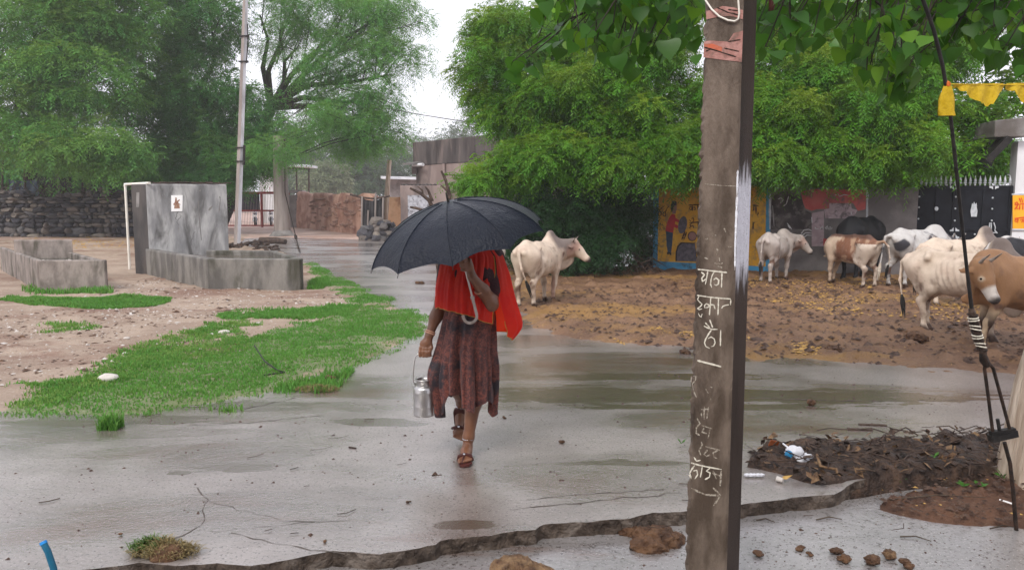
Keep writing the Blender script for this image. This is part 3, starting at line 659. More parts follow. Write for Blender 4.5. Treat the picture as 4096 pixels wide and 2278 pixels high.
def cow(name, label, loc, heading, scale, coat, poll=(.98, 0, 1.16), muzzle=(1.30, 0, .88), lat=None, hump=1., dewlap=1., horn=(.0, .0, .0), hornlen=.22,
        stance=(0, .05, 0, -.05), tail=None, tuft='tuft', arch=0., bulk=1., ribs=.006, group='cattle feeding in the muddy yard', res=.019, eartilt=-.25):
    root = thing(name, label, 'cow', loc, heading, group)
    poll = np.array(poll, float); muz = np.array(muzzle, float); d = unit(muz - poll)
    la = unit(np.cross((0, 0, 1), d)) if lat is None else unit(np.array(lat, float) - d * np.dot(lat, d)); up = np.cross(d, la); Hm = np.stack([d, la, up], 1)
    lo = np.minimum.reduce([poll - .3, muz - .12, (-1.12, -.36, 0)]); hi = np.maximum.reduce([poll + .3, muz + .12, (.72, .36, 1.50)])
    lo[2] = -.01
    s = SDF(lo, hi, res); b_ = bulk; A = arch
    s.ell((-.12, 0, .83 + A * .6), (.66, .245 * b_, .285 * b_), .05); s.ell((.33, 0, .86), (.32, .195 * b_, .31), .1); s.ell((-.60, 0, .93), (.26, .20 * b_, .23), .1)
    s.ell((-.15, 0, .76), (.42, .25 * b_, .24 * b_), .1)
    s.chain([(-.86, 0, 1.05), (-.62, 0, 1.125 + A * .5), (-.2, 0, 1.085 + A), (.2, 0, 1.09 + A * .6), (.40, 0, 1.13)], [.035, .05, .05, .05, .05], .07)
    for y in (-1, 1):
        s.cap((-.50, y * .12, 1.11), (-.47, y * .19, 1.05), .04, .045, .05); s.cap((-.84, y * .06, 1.03), (-.87, y * .085, .98), .04, .045, .06)
    if hump: s.ell((.38, 0, 1.16 + .045 * hump), (.15, .065, .13 * hump), .07); s.ell((.42, 0, 1.10), (.20, .10, .12), .08)
    # neck
    s.cap((.36, 0, 1.03), poll - d * .03, .135, .085, .1); s.cap((.48, 0, .84), poll + d * .08 - up * .07, .15, .075, .1)
    s.cap((.42, 0, .95), poll * .85 + muz * .15 - up * .03, .16, .095, .1)
    if dewlap:
        th = poll + d * .12 - up * .14; br = np.array((.58, 0, .66)); mid = (th + br) / 2; ax = unit(th - br); sd = unit(np.cross(ax, (0, 0, 1)) if abs(ax[2]) < .95 else (0, 1, 0)); dn = np.cross(ax, sd)
        dn = dn * -np.sign(dn[2]) if abs(dn[2]) > .05 else dn
        s.ell(br + np.array((.0, 0, -.04 * dewlap)), (.17, .028, .16 * dewlap), .06); s.ell(mid + dn * .07 * dewlap, (np.linalg.norm(th - br) * .55, .02, .10 * dewlap), .05, np.stack([ax, sd, dn], 1))
    # head
    hl = np.linalg.norm(muz - poll)
    s.cap(poll, poll + d * hl * .42, .098, .082, .06); s.cap(poll + d * hl * .4, muz - d * .05, .078, .056, .05); s.ell(muz - d * .02, (.06, .062, .05), .04, Hm)
    s.cap(poll - up * .075 + d * .06, muz - up * .045 - d * .07, .062, .036, .05); s.ell(poll + up * .05, (.06, .085, .05), .05, Hm)
    for y in (-1, 1):
        s.ell(poll + d * .15 + la * y * .073 + up * .025, (.04, .026, .03), .03, Hm)
        ed = unit(la * y + up * eartilt - d * .15); ev = unit(np.cross(ed, d)); s.ell(poll + d * .03 + la * y * .09 + ed * .10, (.105, .042, .016), .025, np.stack([ed, np.cross(ev, ed), ev], 1))
        s.ell(muz + d * .032 + la * y * .03 + up * .012, (.013, .011, .011), .012, Hm, sub=True)
    # legs
    for i, (y, hx) in enumerate(((1, stance[0]), (-1, stance[1]))):
        s.cap((-.62, y * .12, .90), (-.47 + hx * .3, y * .135, .63), .155, .085, .08); s.cap((-.75, y * .10, .92), (-.66 + hx * .4, y * .12, .60), .10, .06, .08)
        s.chain([(-.47 + hx * .3, y * .135, .63), (-.70 + hx * .8, y * .12, .445), (-.685 + hx, y * .115, .25), (-.68 + hx, y * .115, .10)], [.088, .05, .034, .037], .045)
        s.cap((-.74 + hx * .8, y * .12, .46), (-.70 + hx, y * .115, .36), .034, .028, .04)
        s.cap((-.68 + hx, y * .115, .10), (-.645 + hx, y * .115, .055), .037, .043, .03); s.ell((-.635 + hx, y * .115, .026), (.062, .048, .036), .02)
    for i, (y, hx) in enumerate(((1, stance[2]), (-1, stance[3]))):
        s.cap((.40, y * .14, .93), (.33 + hx * .2, y * .145, .62), .115, .075, .08)
        s.chain([(.33 + hx * .2, y * .145, .64), (.37 + hx * .7, y * .125, .37), (.37 + hx, y * .12, .22), (.375 + hx, y * .12, .10)], [.075, .048, .033, .036], .04)
        s.ell((.378 + hx * .7, y * .125, .365), (.046, .044, .055), .03); s.cap((.375 + hx, y * .12, .10), (.41 + hx, y * .12, .055), .036, .043, .03); s.ell((.42 + hx, y * .12, .026), (.062, .048, .036), .02)
    # tail
    tl = tail or [(-.88, .0, 1.06), (-.95, .01, .98), (-.965, .02, .75), (-.95, .03, .52)]
    s.chain(tl, [.038, .028, .02, .015][:len(tl)] + [.015] * max(0, len(tl) - 4), .03)
    if ribs:
        sl, (x, y, z) = s.win((-.42, -.35, .62), (.34, .35, 1.10)); w = np.clip((np.abs(y) - .10) / .06, 0, 1) * np.clip((x + .42) / .1, 0, 1) * np.clip((.34 - x) / .1, 0, 1) * np.clip((z - .62) / .08, 0, 1) * np.clip((1.10 - z) / .06, 0, 1)
        s.f[sl] += (ribs * np.cos((x + (z - .85) * .35) * 2 * np.pi / .085) * w).astype(np.float32)
        s.put(lambda x, y, z: np.where(y > 0, 1, 1) * (np.sqrt(((x + .40) / .9) ** 2 + ((np.abs(y) - .30)) ** 2 + ((z - .95) / .9) ** 2) - .10 * bulk), (-.55, -.42, .8), (-.25, .42, 1.1), .07, sub=True)
    hd = {'poll': poll, 'muz': muz, 'd': d, 'la': la, 'up': up}
    me = s.mesh('body', M['hide'], lambda v: coat(v, hd))
    me.transform(Matrix.Scale(scale, 4)); link('body', me, root)
    if hornlen:
        for y in (-1, 1):
            b0 = poll + la * y * .055 + up * .045 - d * .02; dr = unit(la * y * (.55 + horn[0]) + up * (.8 + horn[1]) - d * (.25 + horn[2])); e1 = b0 + dr * hornlen * .55; e2_ = e1 + unit(dr + up * .5 - la * y * .25) * hornlen * .5
            MB().tube([Vector(q * scale) for q in (b0, (b0 + e1) / 2, e1, e2_)], [.024 * scale, .021 * scale, .016 * scale, .004], 8).build('horn', M['horn'], root)
    for y in (-1, 1): MB().ball(Vector((poll + d * .155 + la * y * .088 + up * .028) * scale), .019 * scale).build('eye', M['eye'], root)
    e = np.array(tl[-1]); dn = unit(np.array(tl[-1]) - np.array(tl[-2]))
    mt = MB()
    for i in range(9):
        a = i * .7; o = np.array((math.cos(a), math.sin(a), 0)) * .014
        mt.tube([Vector((e + o * .3 - dn * .02) * scale), Vector((e + o * 1.6 + dn * .10) * scale), Vector((e + o * 1.2 + dn * (.19 + .05 * (i % 3)) + np.array((0, 0, -.03))) * scale)], [.014 * scale, .014 * scale, .002], 5)
    mt.build('tail_tuft', M[tuft], root)
    return root
CR = np.array((.60, .50, .405)); WH = np.array((.60, .565, .53)); GY = np.array((.155, .125, .115)); MUD = np.array((.06, .034, .024)); BR = np.array((.30, .165, .085)); BK = np.array((.010, .010, .012)); PK = np.array((.42, .27, .21))
def lerp(a, b, t): return a + (b - a) * np.clip(t, 0, 1)[:, None]
def feet(v, c, top=.13): n2 = fbm(v[:, 0] * 7 + 3, v[:, 2] * 7 + v[:, 1] * 5, 4, 17); c = lerp(c, MUD * 2.2, (n2 - .50 - np.clip(v[:, 2] - .35, 0, 1) * .22) / .12 * .45); n = fbm(v[:, 0] * 14, v[:, 1] * 14 + v[:, 2] * 9, 3, 3); return lerp(c, MUD, (top + .10 * (n - .5) - v[:, 2]) / .05)
def nz(v, f=3, s=1): return fbm(v[:, 0] * f + v[:, 1] * f * .7, v[:, 2] * f + v[:, 1] * f * .6, 4, s)
def coat_cream(grey=1., pink=.25, basec=CR):
    def fn(v, h):
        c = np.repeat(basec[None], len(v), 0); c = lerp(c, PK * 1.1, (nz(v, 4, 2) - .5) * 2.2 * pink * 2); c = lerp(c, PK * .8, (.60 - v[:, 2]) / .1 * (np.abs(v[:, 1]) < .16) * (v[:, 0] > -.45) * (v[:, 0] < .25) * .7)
        ax = h['poll'] - np.array((.36, 0, 1.08)); t = ((v - np.array((.36, 0, 1.08))) @ ax) / (ax @ ax)
        g = np.clip((v[:, 0] - .22) / .10, 0, 1) * np.clip((v[:, 2] - .82 + (nz(v, 5, 5) - .5) * .25) / .16, 0, 1) * np.clip((1.15 - t) / .2, 0, 1)
        c = lerp(c, GY, g * .95 * grey)
        du = (v - h['poll']) @ h['d']; c = lerp(c, np.array((.36, .20, .15)), np.clip((du + .05) / .1, 0, 1) * np.clip((.22 - du) / .1, 0, 1) * .6 * (np.linalg.norm(v - h['poll'], axis=1) < .3))
        c = lerp(c, np.array((.05, .04, .04)), (.085 - np.linalg.norm(v - h['muz'], axis=1)) / .03)
        return feet(v, c)
    return fn
def coat_patch(A, B, f, th, seed, low=None):
    def fn(v, h):
        c = np.repeat(np.array(A)[None], len(v), 0); c = lerp(c, np.array(B), (nz(v, f, seed) - th) / .05)
        if low is not None: c = low(v, c, h)
        c = lerp(c, np.array((.04, .035, .035)), (.085 - np.linalg.norm(v - h['muz'], axis=1)) / .03)
        return feet(v, c)
    return fn
def low_brown(v, c, h):
    wht = np.array((.52, .44, .37)); c = lerp(c, wht, (-.42 - v[:, 0] + (nz(v, 5, 3) - .5) * .3) / .08 * (v[:, 2] < 1.02)); c = lerp(c, wht, (.62 - v[:, 2] + (nz(v, 5, 4) - .5) * .25) / .06); c = lerp(c, np.array((.44, .34, .26)), (v[:, 0] - .12 + (nz(v, 5, 6) - .5) * .3) / .08); c = lerp(c, np.array((.11, .06, .045)), (v[:, 2] - 1.11 + (nz(v, 9, 8) - .5) * .10) / .05)
    return c
def low_tan(v, c, h):
    du = (v - h['poll']) @ h['d']; near = np.linalg.norm(v - h['poll'] - h['d'] * .2, axis=1) < .34
    ax_ = np.linalg.norm(v - h['poll'] - du[:, None] * h['d'], axis=1); c = lerp(c, np.array((.60, .55, .50)), near * (du - .25) / .04 * (ax_ < .105)); lat_ = np.abs((v - h['poll']) @ h['la'])
    e = np.minimum(np.linalg.norm(v - (h['poll'] + h['d'] * .155 + h['la'] * .08 + h['up'] * .025), axis=1), np.linalg.norm(v - (h['poll'] + h['d'] * .155 - h['la'] * .08 + h['up'] * .025), axis=1))
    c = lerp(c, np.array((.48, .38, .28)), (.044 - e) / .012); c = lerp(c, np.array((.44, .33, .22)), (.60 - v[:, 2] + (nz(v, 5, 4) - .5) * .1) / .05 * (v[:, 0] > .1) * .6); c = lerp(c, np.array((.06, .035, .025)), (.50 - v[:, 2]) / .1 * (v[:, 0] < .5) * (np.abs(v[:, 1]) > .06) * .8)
    return c
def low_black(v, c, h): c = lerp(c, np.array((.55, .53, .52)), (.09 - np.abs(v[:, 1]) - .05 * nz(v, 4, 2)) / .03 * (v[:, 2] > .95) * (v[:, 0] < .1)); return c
def at(px, py): p = G(px, py); return (p.x, p.y, .008)
def mid(px0, py0, px1, py1): a, b = G(px0, py0), G(px1, py1); return ((a.x + b.x) / 2, (a.y + b.y) / 2, .008)
GR_C = np.array((.42, .375, .345))
def hind(px, py, hdg, sc): p = G(px, py); return (p.x + .68 * sc * math.cos(R(hdg)), p.y + .68 * sc * math.sin(R(hdg)), .008)
def herd(label, px, py, hdg, sc, coat, name='cow', **kw): return cow(name, label, hind(px, py, hdg, sc), R(hdg), sc, coat, **kw)
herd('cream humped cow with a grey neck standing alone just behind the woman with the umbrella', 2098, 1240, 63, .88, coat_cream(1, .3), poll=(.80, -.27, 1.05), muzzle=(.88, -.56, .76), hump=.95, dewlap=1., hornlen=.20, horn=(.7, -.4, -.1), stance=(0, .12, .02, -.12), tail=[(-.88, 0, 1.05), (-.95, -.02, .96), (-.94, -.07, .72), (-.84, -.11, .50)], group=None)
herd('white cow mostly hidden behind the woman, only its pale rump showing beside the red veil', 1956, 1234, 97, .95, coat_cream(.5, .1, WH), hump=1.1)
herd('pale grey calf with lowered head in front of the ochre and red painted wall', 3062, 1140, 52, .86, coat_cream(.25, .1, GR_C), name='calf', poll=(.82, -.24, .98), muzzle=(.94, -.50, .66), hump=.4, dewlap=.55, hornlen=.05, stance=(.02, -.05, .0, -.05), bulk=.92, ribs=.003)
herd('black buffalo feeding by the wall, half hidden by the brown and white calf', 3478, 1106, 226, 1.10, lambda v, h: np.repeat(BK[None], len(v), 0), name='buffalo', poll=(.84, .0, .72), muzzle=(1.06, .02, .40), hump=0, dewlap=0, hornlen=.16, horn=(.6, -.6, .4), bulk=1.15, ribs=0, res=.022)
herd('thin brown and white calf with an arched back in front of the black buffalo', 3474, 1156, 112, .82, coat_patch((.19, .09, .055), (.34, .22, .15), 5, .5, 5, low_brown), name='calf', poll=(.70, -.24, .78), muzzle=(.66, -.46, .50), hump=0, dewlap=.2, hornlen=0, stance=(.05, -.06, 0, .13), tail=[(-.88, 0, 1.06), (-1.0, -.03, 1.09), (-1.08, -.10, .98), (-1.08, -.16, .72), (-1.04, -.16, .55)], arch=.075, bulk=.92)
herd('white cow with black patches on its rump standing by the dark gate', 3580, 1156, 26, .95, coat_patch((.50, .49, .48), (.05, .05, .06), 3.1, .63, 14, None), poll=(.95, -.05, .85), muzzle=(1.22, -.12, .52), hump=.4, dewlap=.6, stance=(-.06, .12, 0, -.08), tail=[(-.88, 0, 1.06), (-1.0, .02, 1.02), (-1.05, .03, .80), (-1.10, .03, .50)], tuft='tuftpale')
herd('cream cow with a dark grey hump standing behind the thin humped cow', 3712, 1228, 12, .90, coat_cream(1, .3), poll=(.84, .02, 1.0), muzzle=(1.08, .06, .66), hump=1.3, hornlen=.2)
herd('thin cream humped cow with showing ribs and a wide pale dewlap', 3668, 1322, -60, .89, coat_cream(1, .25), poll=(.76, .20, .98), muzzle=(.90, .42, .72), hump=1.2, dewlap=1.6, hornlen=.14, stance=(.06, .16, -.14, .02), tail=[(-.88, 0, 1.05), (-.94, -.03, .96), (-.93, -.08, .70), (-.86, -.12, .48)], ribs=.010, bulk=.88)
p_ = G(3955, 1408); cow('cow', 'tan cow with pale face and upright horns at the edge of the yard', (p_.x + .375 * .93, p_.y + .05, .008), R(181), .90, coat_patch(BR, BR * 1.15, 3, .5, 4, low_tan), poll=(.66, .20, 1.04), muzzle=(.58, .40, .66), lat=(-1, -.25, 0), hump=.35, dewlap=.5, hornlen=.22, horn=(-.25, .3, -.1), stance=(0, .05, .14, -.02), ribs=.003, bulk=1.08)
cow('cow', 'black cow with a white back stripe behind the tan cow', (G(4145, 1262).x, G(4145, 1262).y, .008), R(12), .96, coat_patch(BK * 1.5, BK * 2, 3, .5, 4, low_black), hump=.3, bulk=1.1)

# ------------------------------------------------------------------ the woman
WB = G(1865, 1832)
S_ = WB.y / F   # metres per photo pixel at her distance
woman = thing('person', 'woman in a red veil and patterned maroon skirt walking under a dark umbrella', 'person', (WB.x, WB.y, 0.002))
M['skin'] = mat('brown_skin', (.150, .062, .032), (.19, .082, .042), 14, .42, .12, 90, spec=.45, coat=.15)
s = SDF((-.36, -.30, -.01), (.34, .62, 1.66), .0062)
SK = lambda px, py, y=0.: (((px - 1865) * S_) * (WB.y + y) / WB.y, y, 0 + (1832 - py) * S_ * (WB.y + y) / WB.y - y * 1.65 / WB.y * 0 + (y / WB.y) * (0))
s.ell((.03, .05, .93), (.15, .11, .13), .05); s.cap((.03, .05, .98), (.035, .05, 1.12), .105, .10, .06); s.ell((.04, .05, 1.20), (.145, .10, .14), .06); s.cap((-.07, .05, 1.30), (.15, .055, 1.30), .06, .06, .06)
for x in (-.03, .11): s.ell((x, -.03, 1.19), (.06, .055, .06), .04)
s.cap((.035, .06, 1.30), (.03, .03, 1.42), .052, .047, .04); s.ell((.022, .03, 1.515), (.075, .093, .10), .03); s.ell((.02, -.01, 1.465), (.056, .065, .068), .03)
s.cap((.02, -.065, 1.52), (.02, -.088, 1.482), .010, .014, .015); s.ell((.02, -.066, 1.448), (.026, .012, .009), .01)
for x in (-.013, .053): s.ell((x, -.052, 1.515), (.016, .014, .010), .012)
for x in (-.058, .10): s.ell((x, .035, 1.50), (.014, .022, .033), .012)
# her right arm, hanging, fingers round the can's bail
RS, RE, RW, RH = (-.105, .055, 1.29), (-.150, .055, 1.02), (-.228, .0, .80), (-.252, -.012, .727)
s.cap(RS, RE, .052, .040, .04); s.chain([RE, (-.19, .03, .91), RW], [.041, .036, .025], .03); s.cap(RW, (-.243, -.008, .755), .024, .026, .02)
s.ell((-.250, -.012, .745), (.040, .018, .032), .02)
BAIL = (-.253, -.018, .692)
for i, fx in enumerate((-.284, -.263, -.242, -.222)):
    L = (.9, 1., 1., .85)[i]; b = (fx, -.022, .724)
    s.chain([b, (fx, -.044, .703), (fx, -.040, BAIL[2] - .018 * L), (fx, -.016, BAIL[2] - .020 * L), (fx, .002, BAIL[2])], [.0105, .0105, .010, .009, .0085], .004)
s.chain([(-.222, -.006, .752), (-.212, -.024, .725), (-.222, -.040, .704), (-.240, -.048, .694)], [.0125, .0115, .0105, .009], .006)
# her left arm, raised, hand closed on the shaft
UA = unit((-.225, -.16, .97))          # umbrella axis, up the shaft
HP = np.array((.006, -.200, 1.268))    # where the hand grips it
LS, LE, LW = (.182, .055, 1.29), (.166, -.06, 1.005), tuple(HP + np.array((.045, .02, -.075)))
s.cap(LS, LE, .052, .040, .04); s.chain([LE, tuple((np.array(LE) * .5 + np.array(LW) * .5) + np.array((.008, 0, 0))), LW], [.042, .038, .026], .03)
s.cap(LW, tuple(HP + np.array((.034, .018, -.02))), .024, .024, .02); s.ell(HP + np.array((.033, .010, .0)), (.018, .03, .038), .02)
bx = unit(np.cross(UA, (0, 1, 0))); by = np.cross(UA, bx)
for i in range(4):
    o = HP + UA * (-.036 + .022 * i); ring = []
    for a in (20, -35, -85, -140, -190, -225): ring.append(tuple(o + (np.array((math.cos(R(a)), math.sin(R(a)), 0))) * .0215))
    s.chain(ring, [.0105, .0105, .0105, .010, .0095, .0085], .004)
s.chain([tuple(HP + np.array((.030, .020, .02))), tuple(HP + np.array((.012, .026, .040))), tuple(HP + np.array((-.012, .018, .046))), tuple(HP + np.array((-.020, -.004, .044)))], [.0125, .0115, .0105, .009], .006)
# legs: left planted, right trailing with the heel up
s.cap((.095, .05, .90), (.060, .0, .50), .088, .058, .05); s.chain([(.060, .0, .50), (.046, .022, .36), (.014, .035, .13), (.006, .04, .07)], [.056, .052, .033, .030], .03)
s.chain([(.006, .055, .045), (.002, -.02, .05), (-.002, -.085, .035)], [.030, .032, .026], .03); s.ell((-.002, -.10, .028), (.044, .045, .017), .02)
for i, tx in enumerate((-.034, -.012, .006, .022, .036)): s.chain([(tx, -.12, .030), (tx, -.145 + .012 * (i if i > 0 else .5), .026), (tx, -.158 + .014 * (i if i > 0 else .3), .022)], [(.0125 if i == 0 else .009)] * 2 + [.008], .006)
s.cap((-.03, .05, .90), (-.045, .08, .48), .088, .056, .05); s.chain([(-.045, .08, .48), (-.048, .15, .40), (-.048, .275, .275), (-.050, .30, .245)], [.056, .05, .032, .03], .03)
s.chain([(-.050, .325, .255), (-.056, .275, .195), (-.062, .235, .128)], [.028, .031, .026], .03); s.ell((-.063, .218, .105), (.042, .022, .030), .02)
for i, tx in enumerate((-.025, -.045, -.062, -.078, -.092)): s.chain([(tx, .212, .088), (tx, .195, .061 + .006 * i), (tx, .190, .051 + .009 * i)], [(.0125 if i == 0 else .009)] * 2 + [.008], .006)
link('body', s.mesh('body', M['skin']), woman)
# hair
h = SDF((-.1, -.1, 1.38), (.14, .2, 1.66), .008); h.ell((.022, .048, 1.535), (.084, .093, .096), .02); h.ell((.022, .14, 1.45), (.05, .045, .06), .03); link('hair', h.mesh('hair', M['mhair']), woman)
# blouse
M['blouse'] = mat('maroon_blouse', (.030, .008, .012), (.05, .014, .018), 30, .6, .4, 90)
b = SDF((-.22, -.14, .92), (.29, .2, 1.40), .009)
b.ell((.03, .05, .95), (.148, .115, .10), .05); b.cap((.03, .05, .98), (.035, .05, 1.12), .113, .108, .06); b.ell((.04, .05, 1.20), (.153, .11, .145), .06); b.cap((-.07, .05, 1.295), (.15, .055, 1.295), .068, .068, .05)
for x in (-.03, .11): b.ell((x, -.034, 1.19), (.064, .06, .064), .04)
b.cap(RS, tuple(np.array(RS) * .42 + np.array(RE) * .58), .064, .057, .04); b.cap(LS, tuple(np.array(LS) * .30 + np.array(LE) * .70), .066, .060, .04)
link('blouse', b.mesh('blouse', M['blouse']), woman)

# skirt: a gathered sheet with deep folds and a ragged tucked hem
def cloth_mat(name, c1, c2, c3, scale, rough=.65, trans=0, tc=None, bmp=.35):
    m, nt, b = base(name); co = coords(nt)
    n1 = noise(nt, co, scale, 6, .7, 1.2); n2 = noise(nt, co, 5.5, 4, .6)
    c = mix(nt, ramp(nt, n1, .42, .60), c1, c2); c = mix(nt, ramp(nt, n2, .50, .62), c, c3)
    c = mix(nt, ramp(nt, noise(nt, co, scale * 3.5, 3, .6), .62, .72), c, c2); setcol(nt, b, c)
    b.inputs['Roughness'].default_value = rough; b.inputs['Sheen Weight'].default_value = .1
    bump(nt, b, noise(nt, co, 160, 3, .6), bmp, .004)
    if trans:
        t = _n(nt, 'ShaderNodeBsdfTranslucent'); t.inputs[0].default_value = (*tc, 1); ms = _n(nt, 'ShaderNodeMixShader'); ms.inputs[0].default_value = trans
        nt.links.new(b.outputs[0], ms.inputs[1]); nt.links.new(t.outputs[0], ms.inputs[2]); nt.links.new(ms.outputs[0], nt.nodes['Material Output'].inputs[0])
    return m
M['skirt'] = cloth_mat('patterned_skirt', (.042, .009, .009), (.155, .040, .027), (.008, .003, .008), 40)
M['veil'] = cloth_mat('red_veil', (.90, .026, .010), (.92, .045, .014), (.80, .014, .007), 5, .6, .5, (.95, .06, .015), .2)
HEM = [(0, .30), (25, .40), (90, .36), (150, .36), (172, .41), (186, .43), (197, .35), (206, .285), (214, .28), (224, .325), (234, .42), (243, .455), (252, .43), (258, .37), (270, .362), (283, .335), (296, .345), (308, .385), (322, .395), (336, .34), (346, .27), (352, .28), (360, .30)]
nT, nZ = 240, 60; V = np.zeros((nZ, nT, 3)); th = np.linspace(0, 360, nT, endpoint=False); hz = np.interp(th, [a for a, _ in HEM], [q for _, q in HEM]); tr = np.radians(th)
for k in range(nZ):
    t = k / (nZ - 1); z = .985 + (hz - .985) * t
    q = (.985 - z) / .7
    rx = np.interp(q, [0, .1, .3, .55, .75, 1, 1.2], [.148, .160, .172, .180, .178, .168, .165]); ry = np.interp(q, [0, .15, .5, .8, 1.2], [.118, .14, .165, .175, .19]); cx = np.interp(q, [0, .4, 1], [.028, .000, .005])
    amp = np.interp(q, [0, .12, .5, 1], [.006, .018, .032, .046])
    ph = fbm(th / 40, np.full(nT, q * 1.2), 3, 5) * 5
    fold = np.sin(tr * 9 + ph) * .55 + np.sin(tr * 17 + ph * 1.7 + q) * .35 + np.sin(tr * 31 + q * 3) * .12
    g = lambda c, w: np.exp(-((th - c) / w) ** 2)
    r = 1 + amp / .18 * fold - np.interp(q, [0, .2, .6, 1.], [0, .12, .22, .20]) * g(258, 5) + .10 * q * g(280, 10) + .12 * q * g(220, 16) - .07 * q * g(306, 5) + .07 * q * g(330, 12)
    r += .28 * np.exp(-((q - .66) / .20) ** 2) * g(198, 24) + .05 * np.exp(-((q - .62) / .25) ** 2) * (g(350, 25) + g(-10, 25)) + .07 * np.clip(q - .8, 0, 1) * 4 * (g(346, 9) + g(210, 10))
    V[k, :, 0] = cx + rx * r * np.cos(tr); V[k, :, 1] = .05 + ry * r * np.sin(tr); V[k, :, 2] = z + .006 * np.sin(tr * 23 + q * 9) * (t > .95)
i = np.arange(nZ * nT).reshape(nZ, nT); j = np.roll(i, -1, 1); f = np.stack([i[:-1], j[:-1], j[1:], i[1:]], -1).reshape(-1, 4)
link('skirt', mesh_np('skirt', V.reshape(-1, 3), f, M['skirt'], True), woman)

# veil: a long front fall and a back fall that swings out on her left
def drape(name, th0, th1, zb, prof, seed, amp, nT=130, nZ=70, zt=1.625, open_=None, m='veil', extra=None):
    th = np.linspace(th0, th1, nT); tr = np.radians(th); V = np.zeros((nZ, nT, 3)); zbv = np.interp(th, [a for a, _ in zb], [q for _, q in zb]); keep = np.ones((nZ, nT), bool)
    zs = [p[0] for p in prof]
    for k in range(nZ):
        t = k / (nZ - 1); z = zt + (zbv - zt) * t
        g = lambda c: np.interp(z, zs[::-1], [p[c] for p in prof][::-1])
        cx, cy, rx, ry = g(1), g(2), g(3), g(4)
        a = amp * np.clip((1.42 - z) / .25, .08, 1); ph = fbm(th / 35, z * 2.2, 3, seed) * 6
        fo = 1 + a * (np.sin(tr * 11 + ph) * .6 + np.sin(tr * 23 + ph * 1.6 + z * 5) * .4 + np.sin(tr * 41 + ph) * .2)
        V[k, :, 0] = cx + rx * fo * np.cos(tr); V[k, :, 1] = cy + ry * fo * np.sin(tr); V[k, :, 2] = z
        if extra: V[k, :, 0] += extra(th, z)[0]; V[k, :, 1] += extra(th, z)[1]
        if open_: keep[k] = ~((z > open_[2]) & (z < open_[3]) & (th > open_[0]) & (th < open_[1]))
    i = np.arange(nZ * nT).reshape(nZ, nT); q = np.stack([i[:-1, :-1], i[:-1, 1:], i[1:, 1:], i[1:, :-1]], -1); kk = keep[:-1, :-1] & keep[1:, 1:] & keep[:-1, 1:] & keep[1:, :-1]
    o = link(name, mesh_np(name, V.reshape(-1, 3), q[kk], M[m], True), woman)
    return o, V
PROF = [(1.626, .022, .03, .004, .004), (1.612, .022, .03, .05, .06), (1.58, .022, .03, .082, .098), (1.52, .022, .03, .100, .118), (1.45, .022, .03, .105, .118), (1.40, .025, .04, .120, .115), (1.35, .03, .05, .150, .118), (1.30, .035, .05, .180, .130), (1.2, .03, .04, .192, .150), (1.1, .018, .03, .198, .155), (1.0, .012, .03, .196, .158), (.9, .012, .03, .19, .16), (.75, .02, .05, .20, .17)]
fr, VF = drape('veil_front', 165, 322, [(165, .97), (185, .965), (205, .985), (230, .975), (262, .955), (285, .935), (305, .90), (322, .885)], PROF, 3, .085, open_=(238, 302, 1.43, 1.56))
def swing(th, z):
    w = np.exp(-((th + 5) / 42) ** 2) * np.clip((1.40 - z) / .55, 0, 1); w = w * (1 - .5 * np.clip((.93 - z) / .16, 0, 1) ** 2); return .145 * w + .02 * w * np.sin(z * 9), -.02 * w
bk, VB = drape('veil_back', -36, 166, [(-36, .90), (-28, .80), (-14, .77), (6, .775), (18, .80), (60, .80), (120, .86), (166, .96)], PROF, 8, .085, nT=150, extra=swing)
def border(row, name, w=.0042):
    MB().tube([Vector(p) + Vector((0, -.0, 0)) for p in row], w * .5, 5, True).build(name, M['gold'], woman)
border(VF[-1, 4:-1], 'gold_border'); border(VB[-1], 'gold_border'); border(VF[30:, -1], 'gold_border', .004)
